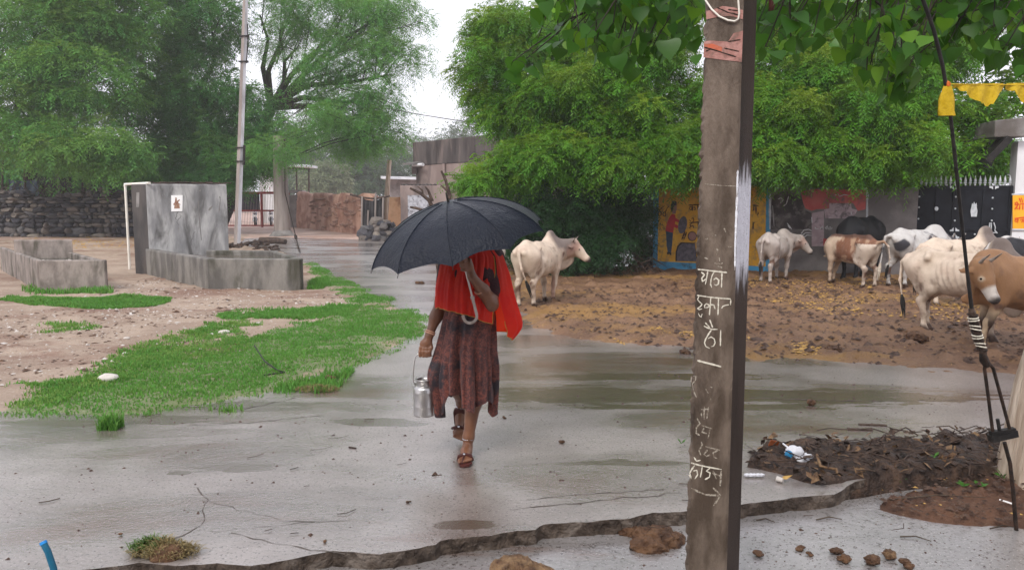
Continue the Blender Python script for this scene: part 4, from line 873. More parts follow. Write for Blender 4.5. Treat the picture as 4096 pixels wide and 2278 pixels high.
# jewellery and sandals
def torus(parent, name, c, r, w, ax, m):
    ax = Vector(ax).normalized(); a = ax.orthogonal().normalized(); bq = ax.cross(a)
    MB().tube([Vector(c) + (a * math.cos(t) + bq * math.sin(t)) * r for t in [2 * math.pi * k / 18 for k in range(19)]], w, 6, False).build(name, M[m], parent)
torus(woman, 'bangle', (-.224, .002, .812), .031, .005, (-.078, -.055, -.22), 'bangle'); torus(woman, 'bangle', (-.220, .005, .823), .031, .004, (-.078, -.055, -.22), 'bangle')
fd = np.array(LW) - np.array(LE); p = np.array(LE) + fd * .55; torus(woman, 'bangle', p, .040, .005, fd, 'bangle')
torus(woman, 'anklet', (.012, .036, .118), .037, .004, (.05, 0, 1), 'chrome'); torus(woman, 'anklet', (-.049, .262, .285), .036, .004, (.0, .7, -.75), 'chrome')
for nm, c, rot in (('a', (0, -.045, .0), None), ('b', (-.034, .375, .155), Matrix.Rotation(R(-62), 3, 'X'))):
    mb = MB(); out_ = [(-.040, -.10), (-.030, -.128), (0, -.135), (.030, -.122), (.044, -.09), (.040, -.02), (.032, .06), (.028, .105), (0, .125), (-.028, .105), (-.032, .05), (-.038, -.02)]
    mb.prism(out_, .002, .016)
    if rot is not None:
        mb.v = [tuple(rot @ Vector(q) + Vector((-.061, .292, .142))) for q in mb.v]
        so = mb.build('sandal', M['redleather'], woman)
        MB().tube([(-.107, .240, .125), (-.092, .206, .140), (-.062, .190, .155), (-.032, .204, .140), (-.018, .240, .125)], .010, 6).build('strap', M['redleather'], so)
        MB().ball((-.060, .182, .153), .008).build('stud', M['chrome'], so)
    else:
        mb.v = [tuple(Vector(q) + Vector(c)) for q in mb.v]
        so = mb.build('sandal', M['redleather'], woman)
        MB().tube([(-.046, -.085, .014), (-.040, -.098, .046), (-.004, -.100, .060), (.034, -.095, .048), (.044, -.08, .014)], .011, 6).build('strap', M['redleather'], so)
        MB().tube([(-.004, -.10, .062), (-.012, -.135, .042), (-.020, -.15, .018)], .006, 6).build('strap', M['redleather'], so); MB().ball((-.006, -.112, .064), .008).build('stud', M['chrome'], so)

# ------------------------------------------------------------------ milk can, hung from her hand
can = thing('milk_can', 'dented steel milk can carried by its wire handle in the woman\'s hand', 'milk can', (WB.x + BAIL[0] - .012, WB.y + BAIL[1], .292), R(8))
MB().lathe([(.0, .004), (.058, .004), (.066, .0), (.0675, .006), (.067, .018), (.0665, .060), (.0672, .063), (.0665, .066), (.0665, .148), (.0675, .151), (.0665, .154), (.066, .172), (.062, .182), (.054, .190), (.046, .194)], seg=32).build('body', M['steel'], can)
MB().lathe([(.046, .193), (.0455, .222), (.050, .226), (.053, .230), (.053, .234), (.049, .234), (.044, .226), (.043, .195)], seg=32).build('neck', M['steel'], can)
for sx in (-1, 1): MB().box((sx * .054, 0, .203), (.010, .014, .014)).build('lug', M['steel'], can)
hp = [(-.057, 0, .203), (-.066, 0, .212), (-.066, 0, .25), (-.060, 0, .32), (-.052, 0, .372), (-.035, 0, .395), (-.01, 0, .4), (.02, 0, .4), (.045, 0, .393), (.062, 0, .365), (.066, 0, .31), (.066, 0, .25), (.066, 0, .212), (.057, 0, .203)]
MB().tube(hp, .0032, 8).build('handle', M['shaft'], can)

# ------------------------------------------------------------------ umbrella
HPW = Vector(HP) + Vector((WB.x, WB.y, .002)); ua = Vector(UA)
umb = thing('umbrella', 'wet navy black umbrella held low over the woman\'s head', 'umbrella', tuple(HPW))
DH = .385                      # grip to apex
a1 = ua.cross(Vector((0, 1, 0))).normalized(); a2 = ua.cross(a1)      # a1 ~ along the picture, a2 ~ towards/away
if a1.x < 0: a1 = -a1
if a2.y < 0: a2 = -a2
ap = ua * DH; RAD, HGT, K = .535, .262, 1.22
def dome(th, u, scal=0.):
    r = RAD * math.sin(u * K) / math.sin(K) * (1 - scal); z = -HGT * (1 - math.cos(u * K)) / (1 - math.cos(K))
    return ap + (a1 * math.cos(th) + a2 * math.sin(th)) * r + ua * z
M['nylon'] = None
m, nt, bq = base('wet_nylon'); co = coords(nt); setcol(nt, bq, mix(nt, noise(nt, co, 7, 4), (.004, .006, .013), (.008, .012, .023)))
bq.inputs['Roughness'].default_value = .45; bq.inputs['Specular IOR Level'].default_value = .1; bq.inputs['Coat Weight'].default_value = .34; bq.inputs['Coat Roughness'].default_value = .06; bq.inputs['Coat IOR'].default_value = 1.38
nb_ = bump(nt, bq, math_n(nt, 'ADD', math_n(nt, 'MULTIPLY', noise(nt, co, 12, 3, .6, .8), 1.6), noise(nt, co, 80, 3, .6)), .6, .012); nt.links.new(nb_.outputs[0], bq.inputs['Coat Normal'])
tb = _n(nt, 'ShaderNodeBsdfTranslucent'); tb.inputs[0].default_value = (.03, .04, .07, 1); ms = _n(nt, 'ShaderNodeMixShader'); ms.inputs[0].default_value = .05
nt.links.new(bq.outputs[0], ms.inputs[1]); nt.links.new(tb.outputs[0], ms.inputs[2]); nt.links.new(ms.outputs[0], nt.nodes['Material Output'].inputs[0]); M['nylon'] = m
NR = 10; off = R(16)
canopy = link('canopy', None, umb)
for k in range(NR):
    t0 = off + 2 * math.pi * k / NR; t1 = off + 2 * math.pi * (k + 1) / NR; nu, nv = 16, 10; vs = []
    for iu in range(nu + 1):
        u = .015 + (1 - .015) * iu / nu
        for iv in range(nv + 1):
            w = iv / nv; sg = 4 * w * (1 - w)
            vs.append(dome(t0 + (t1 - t0) * w, u - .055 * sg * u ** 3, .062 * sg * u) + ua * (.004 * math.sin(u * 9 + k * 2.1 + w * 6) * sg * u))
    fs = [(a * (nv + 1) + c, a * (nv + 1) + c + 1, (a + 1) * (nv + 1) + c + 1, (a + 1) * (nv + 1) + c) for a in range(nu) for c in range(nv)]
    MB().add(vs, fs, True).build('canopy_panel', M['nylon'], canopy)
    pts_ = [dome(t0, u) - ua * .006 for u in [i / 10 for i in range(1, 11)]]
    MB().tube([dome(t0, u) + ua * .0015 for u in [i / 12 for i in range(1, 13)]], .0028, 5).build('seam', M['nylon'], canopy)
    rib = MB().tube(pts_ + [dome(t0, 1.0) + (dome(t0, 1) - dome(t0, .96)).normalized() * .022], .0022, 5).build('rib', M['blackiron'], umb)
    MB().tube([ap - ua * .20, dome(t0, .5) - ua * .008], .0018, 5).build('stretcher', M['blackiron'], umb)
MB().tube([ap - ua * .02, ap + ua * .012, ap + ua * .055], [.010, .007, .004], 8).build('ferrule', M['blackiron'], umb)
MB().tube([ap - ua * .01, -ua * .215], .0065, 10).build('shaft', M['shaft'], umb)
MB().tube([ap - ua * .19, ap - ua * .225], .012, 10).build('runner', M['blackiron'], umb)
hk = []; e = -ua * .21; sidev = Vector((-.92, -.25, -.22)); sidev = (sidev - ua * sidev.dot(ua)).normalized(); rr_ = .042
hk = [e, e - ua * .02, e - ua * .115] + [e - ua * .115 + sidev * rr_ + (-sidev * math.cos(t) - ua * math.sin(t)) * rr_ for t in [math.pi * q / 8 for q in range(1, 9)]] + [e - ua * .095 + sidev * rr_ * 2]
hd_ = MB().tube(hk, [.011, .0095] + [.0095] * (len(hk) - 2), 10).build('hook_handle', M['handle'], umb)
MB().tube([e + ua * .004, e - ua * .012], .0135, 12).build('collar', M['handle'], hd_)
# ================================================================== left side: troughs, tank, stone wall, poles, far gate
def wallquad(mb, A, B, th, z0, z1):
    A, B = Vector((*A, 0)), Vector((*B, 0)); t = (B - A).normalized(); nrm = Vector((-t.y, t.x, 0)) * th
    return mb.prism([A, B, B + nrm, A + nrm], z0, z1)
def ground_pt(px, py): p = G(px, py); return (p.x, p.y)
# --- small water trough
NL, NRr = ground_pt(160, 1168), ground_pt(425, 1166); sd = Vector((-1.78, 2.15)); BRr = (NRr[0] + sd.x, NRr[1] + sd.y); BL = (NL[0] + sd.x, NL[1] + sd.y)
tr_ = thing('water_trough', 'low weathered concrete water trough with dark water inside, left of the tall tank', 'trough')
H1 = .575; MB_ = MB
wallquad(MB(), NL, NRr, .11, -.1, H1).build('front_wall', M['trough'], tr_)
a = Vector((NRr[0], NRr[1])); u_ = sd.normalized(); wv = Vector((NL[0] - NRr[0], NL[1] - NRr[1])).normalized()
def quadwall(mb, A, B, off, z0, z1): A, B, off = Vector((*A, 0)), Vector((*B, 0)), Vector((*off, 0)); return mb.prism([A, B, B + off, A + off], z0, z1)
in_ = tuple(wv * .11)
quadwall(MB(), Vector(NRr) + u_ * .13, BRr, in_, -.1, H1 + .001).build('side_wall', M['trough'], tr_)
quadwall(MB(), Vector(NL) + u_ * .13, Vector(NL) + sd * 1.9, tuple(-wv * .11), -.1, H1 - .001).build('side_wall', M['trough'], tr_)
quadwall(MB(), BRr, BL, tuple(u_ * .14), -.1, .83).build('back_wall', M['trough'], tr_)
mb = MB(); c0 = Vector(NL) - wv * .10 + u_ * .1; c1 = Vector(NRr) + wv * .10 + u_ * .1
mb.add([(c0.x, c0.y, .455), (c1.x, c1.y, .455), (c1.x + sd.x, c1.y + sd.y, .455), (c0.x + sd.x, c0.y + sd.y, .455)], [(0, 1, 2, 3)]); mb.build('water', M['tankwater'], tr_)
fl = MB()
for k in range(26):
    q = c0.lerp(c1, random.random()) + sd * (.25 + .45 * random.random()); fl.ball((q.x, q.y, .46), (.025 + .03 * random.random(), .02, .014), .3, 1, k)
fl.build('froth', M['stonepale'], tr_)['kind'] = 'stuff'
# --- tall tank with a basin round its foot
tank = thing('water_tank', 'tall grey rendered water tank with a low basin round its foot', 'water tank')
K0 = Vector((-8.02, 17.05)); K1 = Vector((-6.44, 17.58)); K2 = Vector((-8.46, 17.28)); ZT = 2.0
mface = (K1 - K0); nf = Vector((mface.y, -mface.x)).normalized()
foot = [K0, K1, K1 + (K2 - K0), K2]
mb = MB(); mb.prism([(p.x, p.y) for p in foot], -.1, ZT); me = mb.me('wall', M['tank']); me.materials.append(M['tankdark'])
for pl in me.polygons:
    if pl.normal.x < -.3: pl.material_index = 1  # left face of the tank takes the darker render
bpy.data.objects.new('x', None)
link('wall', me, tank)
tp = MB()
pA = [K0, K1, K1 + (K2 - K0) * .35, K0 + (K2 - K0) * .35]
tp.prism([(p.x, p.y) for p in [K0 + (K1 - K0) * .0 - nf * .02, K1 - nf * .02, K1 - nf * .2, K0 - nf * .2]], ZT + .002, ZT + .012); tp.build('coping', M['concrete'], tank)
B0 = Vector(ground_pt(590, 1102)); B1 = Vector(ground_pt(837, 1161)); B2 = Vector(ground_pt(1203, 1163)); B3 = Vector((B2.x + .0, B2.y + 2.25)); B3.x = (1105 - 2048) / F * B3.y
HB = .585
def seg(A, B, off, h, nm='basin_wall', m='basin'): quadwall(MB(), tuple(A), tuple(B), tuple(off), -.1, h).build(nm, M[m], tank)
inn = Vector((.02, .16)); seg(B0, B1, Vector((.10, .14)), HB - .003); seg(B1, B2, inn, HB); seg(Vector((B2.x - .15, B2.y + .162)), Vector((B3.x - .15, B3.y)), Vector((.15, 0)), HB - .002)
seg(B3, Vector((K1.x - .1, B3.y + .2)), Vector((0, .14)), HB - .001); seg(B0, K2 + Vector((.25, -.02)), Vector((.1, .09)), HB - .004)
w_ = MB(); w_.add([(B0.x + .15, B0.y + .12, .49), (B1.x + .08, B1.y + .13, .49), (B2.x - .12, B2.y + .14, .49), (B3.x - .1, B3.y + .03, .49), (K1.x - .1, B3.y + .1, .49)], [(0, 1, 2, 3, 4)]); w_.build('water', M['puddle'], tank)
mossy = MB(); rr = random.Random(3)
for k in range(40): p = K0.lerp(K1, .15 + .75 * rr.random()) - nf * (.05 + .1 * rr.random()); mossy.tube([(p.x, p.y, ZT), (p.x + rr.uniform(-.25, .25), p.y, ZT + rr.uniform(.02, .06)), (p.x + rr.uniform(-.4, .4), p.y, ZT + .03)], .012, 4)
link('twig_pile', mossy.me('twig_pile', M['deadwood']), None, 'dark heap of wet twigs lying on top of the tall tank', 'twigs')
N3 = Vector((nf.x, nf.y, 0)); P3 = Vector((K0.x, K0.y, 0))
def onplane(pts, p0, n): return [PL(x, y, p0, n) for x, y in pts]
def decal(mb, pts, p0, n, off):
    q = onplane(pts, p0, n); q = [p + n * off for p in q]; return mb.add(q, [tuple(range(len(q)))])
def slab_sign(pts, p0, n, th, mt):
    q = onplane(pts, p0, n); k = len(q); mb = MB(); mb.add([p + n * .002 for p in q] + [p + n * th for p in q], [tuple(range(k)), tuple(range(k, 2 * k))[::-1]] + [(i, (i + 1) % k, k + (i + 1) % k, k + i) for i in range(k)]); return mb
sg = thing('wall_sign', 'small white notice with a brown picture fixed on the tall tank', 'sign')
slab_sign([(686, 782), (730, 781), (729, 844), (686, 845)], P3, N3, .02, None).build('board', M['signwhite'], sg)
dm = MB()
for poly in ([(702, 789), (707, 790), (708, 803), (718, 797), (720, 800), (711, 810), (708, 812), (699, 812)], [(698, 820), (718, 818), (720, 833), (697, 834)], [(692, 818), (699, 809), (712, 809), (724, 819), (718, 818), (698, 820)]): decal(dm, poly, P3, N3, .0225)
dm.build('picture', M['signbrown'], sg)
n2 = Vector((-(K2 - K0).y, (K2 - K0).x, 0)).normalized(); n2 = n2 if n2.dot(Vector((0, -1, 0))) > 0 else -n2
mb = MB(); decal(mb, [(546, 769), (558, 769), (557, 828), (545, 828)], P3, n2, .004); mb.build('paint_mark', M['concrete'], tank)
fl = MB()
for pts, w in (([(879, 784), (881, 800), (879, 820), (876, 850)], .02), ([(850, 823), (840, 835), (835, 842)], .035), ([(822, 745), (826, 746)], .05), ([(799, 760), (801, 763)], .05), ([(793, 800), (796, 850), (800, 900), (806, 960)], .02), ([(714, 910), (715, 918)], .03)):
    fl.ribbon(onplane(pts, P3, N3), N3, w, .003)
fl.build('paint_drip', M['concrete'], tank)
pp = MB(); bx_ = G(519, 1080); pt = PL(525, 731, (bx_.x, bx_.y, 0), Vector((0, -1, 0))); pe = PL(598, 732, (K0.x - .05, K0.y - .1, 0), Vector((0, -1, 0)))
pt = Vector((bx_.x - .0, bx_.y, pe.z)); pp.tube([(bx_.x, bx_.y, -.05), (bx_.x, bx_.y, pe.z - .03)], .028, 10); pp.tube([pt + Vector((0, 0, -.05)), pt, pt + Vector((.05, 0, 0))], .034, 10); pp.tube([pt, pe], .028, 10)
link('water_pipe', pp.me('water_pipe', M['pipe']), None, 'white plastic pipe rising beside the tall tank and bending over its top', 'pipe')
# --- dry stone wall: every stone its own piece
sw = thing('stone_wall', 'dark dry stone wall behind the troughs under the left trees', 'stone wall')
YW = G(300, 950).y; xl, xr = P(-60, 900, YW).x, P(575, 900, YW).x; stones = []; r3 = random.Random(5); protos = []
for k in range(14):
    bm = bmesh.new(); bmesh.ops.create_icosphere(bm, subdivisions=2, radius=1)
    for v in bm.verts:
        c_ = v.co; v.co = Vector((math.copysign(abs(c_.x) ** .7, c_.x), math.copysign(abs(c_.y) ** .7, c_.y), math.copysign(abs(c_.z) ** .7, c_.z))) * (1 + r3.uniform(-.14, .14))
    bmesh.ops.triangulate(bm, faces=bm.faces)
    me = bpy.data.meshes.new('stone'); bm.to_mesh(me); bm.free()
    t = r3.choice([(.10, .095, .105), (.06, .06, .075), (.14, .125, .12), (.20, .17, .15), (.08, .09, .10), (.055, .052, .06), (.30, .26, .22), (.15, .145, .15)])
    ca = me.color_attributes.new('tint', 'FLOAT_COLOR', 'POINT'); ca.data.foreach_set('color', [q for _ in me.vertices for q in (*t, 1)]); me.materials.append(M['stone']); protos.append(me)
z = .0; cnt = 0; restm = MB()
while z < 2.15:
    h = r3.uniform(.12, .24) * (1.25 if z < .3 else 1); x = xl + r3.uniform(-.2, 0)
    while x < xr:
        w = r3.choice((r3.uniform(.14, .26), r3.uniform(.24, .40), r3.uniform(.35, .62))) * (1.2 if z < .3 else 1); topz = 1.98 + .16 * math.sin(x * 1.3) + .1 * math.sin(x * 3.1)
        if z + h / 2 < topz:
            if cnt < 300:
                o = link('stone', r3.choice(protos), sw); o.location = (x + w / 2, YW + r3.uniform(-.06, .06), z + h / 2 + r3.uniform(-.02, .02)); o.scale = (w * .50, .20 + .14 * r3.random(), h * r3.uniform(.42, .62)); o.rotation_euler = (r3.uniform(-.1, .1), r3.uniform(-.2, .2), r3.uniform(-.15, .15)); cnt += 1
        x += w
    z += h * .93
MB().box(((xl + xr) / 2, YW + .22, .9), (xr - xl, .3, 1.8)).build('core', M['drain'], sw)
tarp = MB(); nx_, nz_ = 24, 8; t0, t1 = P(32, 715, YW + 1.2), P(150, 720, YW + 1.2); vs = []
for i in range(nx_ + 1):
    for k in range(nz_ + 1):
        u = i / nx_; v = k / nz_; vs.append((t0.x + (t1.x - t0.x) * u, YW + 1.2 + .06 * math.sin(u * 17 + v * 5), t0.z - .10 * math.sin(u * math.pi) * (1 - v) - 1.0 * v))
tarp.add(vs, [(i * (nz_ + 1) + k, (i + 1) * (nz_ + 1) + k, (i + 1) * (nz_ + 1) + k + 1, i * (nz_ + 1) + k + 1) for i in range(nx_) for k in range(nz_)], True)
link('tarpaulin', tarp.me('tarpaulin', M['tarp']), None, 'faded blue tarpaulin hung behind the dry stone wall', 'tarpaulin')
tarp = MB(); t0, t1 = P(150, 705, YW + 1.6), P(285, 700, YW + 1.6); vs = []
for i in range(nx_ + 1):
    for k in range(nz_ + 1):
        u = i / nx_; v = k / nz_; vs.append((t0.x + (t1.x - t0.x) * u, YW + 1.6 + .05 * math.sin(u * 13 - v * 4), t0.z - .5 * v - .04 * math.sin(u * 3.1)))
tarp.add(vs, [(i * (nz_ + 1) + k, (i + 1) * (nz_ + 1) + k, (i + 1) * (nz_ + 1) + k + 1, i * (nz_ + 1) + k + 1) for i in range(nx_) for k in range(nz_)], True)
link('tarpaulin', tarp.me('tarpaulin', M['blacktarp']), None, 'dark grey sheet stretched beside the blue tarpaulin behind the wall', 'tarpaulin')
for px in (8, 100, 235, 330, 380): 
    a_, b_ = P(px, 790, YW + .9), P(px + random.uniform(-6, 6), 640, YW + .9)
    MB().tube([(a_.x, a_.y, .0), a_, b_], [.05, .045, .04], 6).build('post', M['greypole'] if px == 235 else M['deadwood'], sw)
# brushwood along the wall top
bw = MB(); rr = random.Random(21)
for k in range(150):
    x = rr.uniform(P(-40, 900, YW).x, P(560, 900, YW).x); zb = rr.uniform(1.6, 2.1); ln = rr.uniform(.3, 1.0); a_ = rr.uniform(-1, 1)
    bw.tube([(x, YW + rr.uniform(-.3, .3), zb), (x + a_ * ln * .5, YW + rr.uniform(-.35, .3), zb + ln * .4), (x + a_ * ln, YW + rr.uniform(-.4, .3), zb + ln * rr.uniform(.3, .9))], [.02, .014, .005], 4)
link('brushwood', bw.me('brushwood', M['deadwood']), None, 'tangle of dry thorny brushwood laid along the stone wall', 'brushwood')
# --- slim electric pole with clamps
pb = G(948, 992); pole1 = thing('utility_pole', 'slim grey square pole with black clamps beside the tall tank', 'utility pole', (pb.x, pb.y, 0))
tp_ = P(984, -60, pb.y + .3); d_ = Vector((tp_.x - pb.x, tp_.y - pb.y, tp_.z))
def poleat(t): return d_ * t
hw = .098
mb = MB(); vs = []
for t, k in ((-.02, 1.05), (1.25, .72)):
    c = poleat(t)
    for x, y in ((-1, -.5), (.35, -1), (1, .5), (-.35, 1)): vs.append((c.x + x * hw * k, c.y + y * hw * k, c.z))
mb.add(vs, [(0, 1, 5, 4), (1, 2, 6, 5), (2, 3, 7, 6), (3, 0, 4, 7), (4, 5, 6, 7)]); me = mb.me('post', M['greypole']); me.materials.append(M['whitewash']); link('post', me, pole1)
me.polygons[1].material_index = 1
for py in (140, 243, 590, 645):
    t = (P(960, py, pb.y).z) / d_.z; c = poleat(t); cl = MB(); cl.box((c.x, c.y, c.z), (.27, .24, .035)); cl.box((c.x + .16, c.y - .08, c.z), (.07, .08, .05)); cl.build('clamp', M['blackiron'], pole1)
a_, b_ = poleat(P(960, 660, pb.y).z / d_.z), poleat(P(960, 580, pb.y).z / d_.z); MB().tube([a_ + Vector((.15, -.06, 0)), b_ + Vector((.15, -.06, 0))], .045, 8).build('cable_box', M['blackiron'], pole1)
a_, b_ = poleat(P(960, 250, pb.y).z / d_.z), poleat(P(960, 90, pb.y).z / d_.z); MB().tube([a_ + Vector((.125, -.06, 0)), a_.lerp(b_, .5) + Vector((.15, -.06, 0)), b_ + Vector((.12, -.06, 0))], .02, 6).build('conduit', M['blackiron'], pole1)
# debris at its foot
lg = G(1010, 985); mb = MB(); mb.tube([(lg.x - .1, lg.y + 1.2, .14), (lg.x + .55, lg.y + 1.0, .16), (lg.x + .95, lg.y + .8, .12)], [.14, .13, .10], 9)
link('log', mb.me('log', M['deadwood']), None, 'short grey log lying on the rubble beside the slim pole', 'log')
rb = MB(); rr = random.Random(9)
for k in range(60): q = G(rr.uniform(920, 1110), rr.uniform(975, 1006)); rb.ball((q.x, q.y, .03 + .16 * max(0, 1 - abs(q.x - G(1000, 990).x) / .7)), (rr.uniform(.05, .16), rr.uniform(.05, .14), rr.uniform(.03, .09)), .4, 1, k)
link('rubble', rb.me('rubble', M['trash']), None, kind='stuff')
# --- round concrete pole with flared foot and its stay wire
pb2 = G(1130, 945); pole2 = thing('utility_pole', 'stout grey concrete pole with a flared foot in front of the red gate', 'utility pole', (pb2.x, pb2.y, 0))
hw = .5 * 66 / F * pb2.y; tz = P(1135, 545, pb2.y).z
MB().tube([(0, 0, 0), (0, 0, tz)], [hw, hw * .72], 14).build('post', M['greypole'], pole2); MB().lathe([(hw * 1.7, 0), (hw * 1.35, .12), (hw * 1.04, .26), (hw * 1.0, .28)], seg=14).build('foot', M['concrete'], pole2)
stay = MB(); g0 = G(1200, 1010); a_ = P(1178, 925, pb2.y - 2.2); b_ = P(1140, 770, pb2.y - .5); c_ = P(1139, 560, pb2.y - .25)
stay.tube([(g0.x, g0.y, 0), a_, b_, c_], .022, 6); stay.tube([P(1188, 975, pb2.y - 2.6), P(1183, 945, pb2.y - 2.4), P(1180, 938, pb2.y - 2.3)], [.03, .07, .03], 8)
link('stay_wire', stay.me('stay_wire', M['iron']), None, 'thin stay wire slanting from the stout grey pole to the road edge', 'stay wire')
# --- red steel gate
YG = G(1040, 911).y; gx0, gx1 = P(905, 900, YG).x, P(1158, 900, YG).x; gt = P(0, 771, YG).z; gm = P(0, 842, YG).z
gate = thing('red_gate', 'red steel double gate with thin bars at the end of the road', 'gate', (0, 0, 0)); w5 = .10
for x in (gx0, P(1049, 900, YG).x, gx1): MB().box((x, YG, gt / 2 + .04), (.12, .09, gt)).build('gate_post', M['redgate'], gate)
for z, hh in ((gt, .14), (gm, .10), (.14, .08)): MB().box(((gx0 + gx1) / 2, YG - .012, z), (gx1 - gx0, .07, hh)).build('rail', M['redgate'], gate)
bar_me = MB().tube([(0, 0, .15), (0, 0, gt)], .014, 5).me('bar', M['greypole']); nb = 40
for k in range(nb): link('bar', bar_me, gate).location = (gx0 + (gx1 - gx0) * (k + .5) / nb, YG + .03, 0)
sp_me = MB().tube([(0, 0, 0), (0, 0, .16), (0, 0, .20), (0, 0, .30)], [.016, .016, .035, .003], 6).me('spike', M['redgate'])
for k in range(12): link('spike', sp_me, gate).location = (gx0 + (gx1 - gx0) * (k + .5) / 12, YG, gt + .06)
x0, x1 = P(917, 900, YG).x, P(1040, 900, YG).x; MB().box(((x0 + x1) / 2, YG + .08, (gt + gm) / 2), (x1 - x0, .02, gt - gm - .1)).build('sheet', M['navy'], gate)
gp = thing('gate_pillar', 'pale grey gate pillar between the red gate and the mud wall', 'pillar', (0, 0, 0)); xa, xb = P(1160, 900, YG).x, P(1218, 900, YG).x
MB().box(((xa + xb) / 2, YG - .1, .95), (xb - xa, .7, 2.0)).build('shaft', M['greywall'], gp); MB().box(((xa + xb) / 2, YG - .1, P(0, 766, YG).z), (xb - xa + .12, .8, .14)).build('cap', M['greywall'], gp)
MB().box((P(1202, 900, YG).x, YG - .46, P(0, 799, YG).z), (.18, .02, .03)).build('slot', M['drain'], gp)
# motorcycles beyond the gate
def motorcycle(px, label, Y, s=1.):
    r = thing('motorcycle', label, 'motorcycle', (P(px, 900, Y).x, Y, 0), R(-75), 'motorcycles parked inside the red gate')
    for x in (-.62, .62):
        w = MB(); c = Vector((x, 0, .29)); w.tube([c + Vector((math.cos(t), 0, math.sin(t))) * .25 for t in [math.pi * 2 * k / 16 for k in range(17)]], .05, 8); o = w.build('wheel', M['tyre'], r); MB().tube([c + Vector((0, -.07, 0)), c + Vector((0, .07, 0))], .07, 8).build('hub', M['chrome'], o)
    MB().ball((.12, 0, .78), (.30, .14, .14)).build('fuel_tank', M['navy'], r); MB().box((-.35, 0, .78), (.62, .22, .10)).build('seat', M['tyre'], r); MB().ball((0, 0, .42), (.24, .16, .18)).build('engine', M['blackiron'], r)
    MB().tube([(.62, .08, .29), (.42, .08, .95)], .03, 6).tube([(.62, -.08, .29), (.42, -.08, .95)], .03, 6).build('fork', M['chrome'], r); MB().tube([(.40, -.36, 1.02), (.45, -.1, .98), (.45, .1, .98), (.40, .36, 1.02)], .018, 6).build('handlebar', M['blackiron'], r)
    MB().ball((.56, 0, .90), (.08, .10, .10)).build('headlight', M['chrome'], r); MB().box((.66, 0, .66), (.01, .24, .12)).build('number_plate', M['signwhite'], r)
motorcycle(1085, 'dark motorcycle seen through the right half of the red gate', YG + 4); motorcycle(1022, 'dark motorcycle seen against the navy sheet of the red gate', YG + 3.4)
# shed with a tin roof behind the gate
YS = YG + 9; sh = thing('shed', 'open whitewashed shed with a thin tin roof behind the red gate', 'shed')
xa, xb = P(1050, 900, YS).x, P(1106, 900, YS).x; zt = P(0, 668, YS).z; MB().box(((xa + xb) / 2, YS, zt / 2), (xb - xa, .5, zt)).build('pillar', M['whitewash'], sh)
xa2, xb2 = P(1106, 900, YS).x, P(1128, 900, YS).x; MB().box(((xa2 + xb2) / 2, YS + .1, zt / 2), (xb2 - xa2, .4, zt - .02)).build('side_wall', M['greywall'], sh)
MB().bar(P(820, 650, YS), P(1252, 666, YS), 2.6, .16).build('roof', M['rooftin'], sh); MB().bar(P(820, 661, YS - .9), P(1240, 676, YS - .9), .12, .14).build('beam', M['deadwood'], sh)
xa3, xb3 = P(760, 900, YS).x, P(900, 900, YS).x; MB().box(((xa3 + xb3) / 2, YS + 1, 1.6), (xb3 - xa3, .3, 3.2)).build('wall', M['whitewash'], sh)
for px in (1186, 1235): MB().tube([P(px, 675, YS), (P(px, 800, YS).x, YS, 0)], .06, 6).build('post', M['deadwood'], sh)
# --- mud wall with stones showing through
mw = thing('mud_wall', 'crumbling reddish mud wall right of the pale gate pillar', 'wall'); A0, A1 = Vector((P(1205, 900, YG).x, YG - .6)), Vector(ground_pt(1500, 944))
nx_, nz_ = 60, 16; vs = []; tdir = (A1 - A0); nn_ = Vector((tdir.y, -tdir.x)).normalized()
for i in range(nx_ + 1):
    for k in range(nz_ + 1):
        u = i / nx_; v = k / nz_; p = A0 + tdir * u; top = P(0, 768 + 10 * u, p.y).z + .07 * math.sin(u * 23) + .05 * math.sin(u * 51); b_ = .22 * float(fbm(np.array([u * 9.]), np.array([v * 4.]), 4, 4)[0]) - .08 * v; p = p + nn_ * b_; vs.append((p.x, p.y, -.05 + top * v))
n0 = len(vs); 
for i in range(nx_ + 1): x_, y_, z_ = vs[i * (nz_ + 1) + nz_]; vs.append((x_ - nn_.x * .5, y_ - nn_.y * .5, z_ - .03))
fs = [(i * (nz_ + 1) + k, (i + 1) * (nz_ + 1) + k, (i + 1) * (nz_ + 1) + k + 1, i * (nz_ + 1) + k + 1) for i in range(nx_) for k in range(nz_)] + [(i * (nz_ + 1) + nz_, (i + 1) * (nz_ + 1) + nz_, n0 + i + 1, n0 + i) for i in range(nx_)]
MB().add(vs, fs, True).build('face', M['mudwall'], mw); rr = random.Random(2)
me = MB().ball((0, 0, 0), 1, .3, 1, 3).me('stone', M['mudstone'])
for k in range(60):
    u = rr.choice((rr.uniform(.25, .55), rr.uniform(.55, .9))); p = A0 + tdir * u + nn_ * .10; o = link('stone', me, mw); o.location = (p.x, p.y, rr.uniform(.2, 1.7)); o.scale = (rr.uniform(.12, .28), .09, rr.uniform(.05, .1)); o.rotation_euler = (0, rr.uniform(-.4, .4), 0)
MB().box((P(1435, 900, YG - 3).x, A0.y + tdir.y * .8 - .15, 1.1), (.01, .01, .01)).build('chip', M['mudstone'], mw)
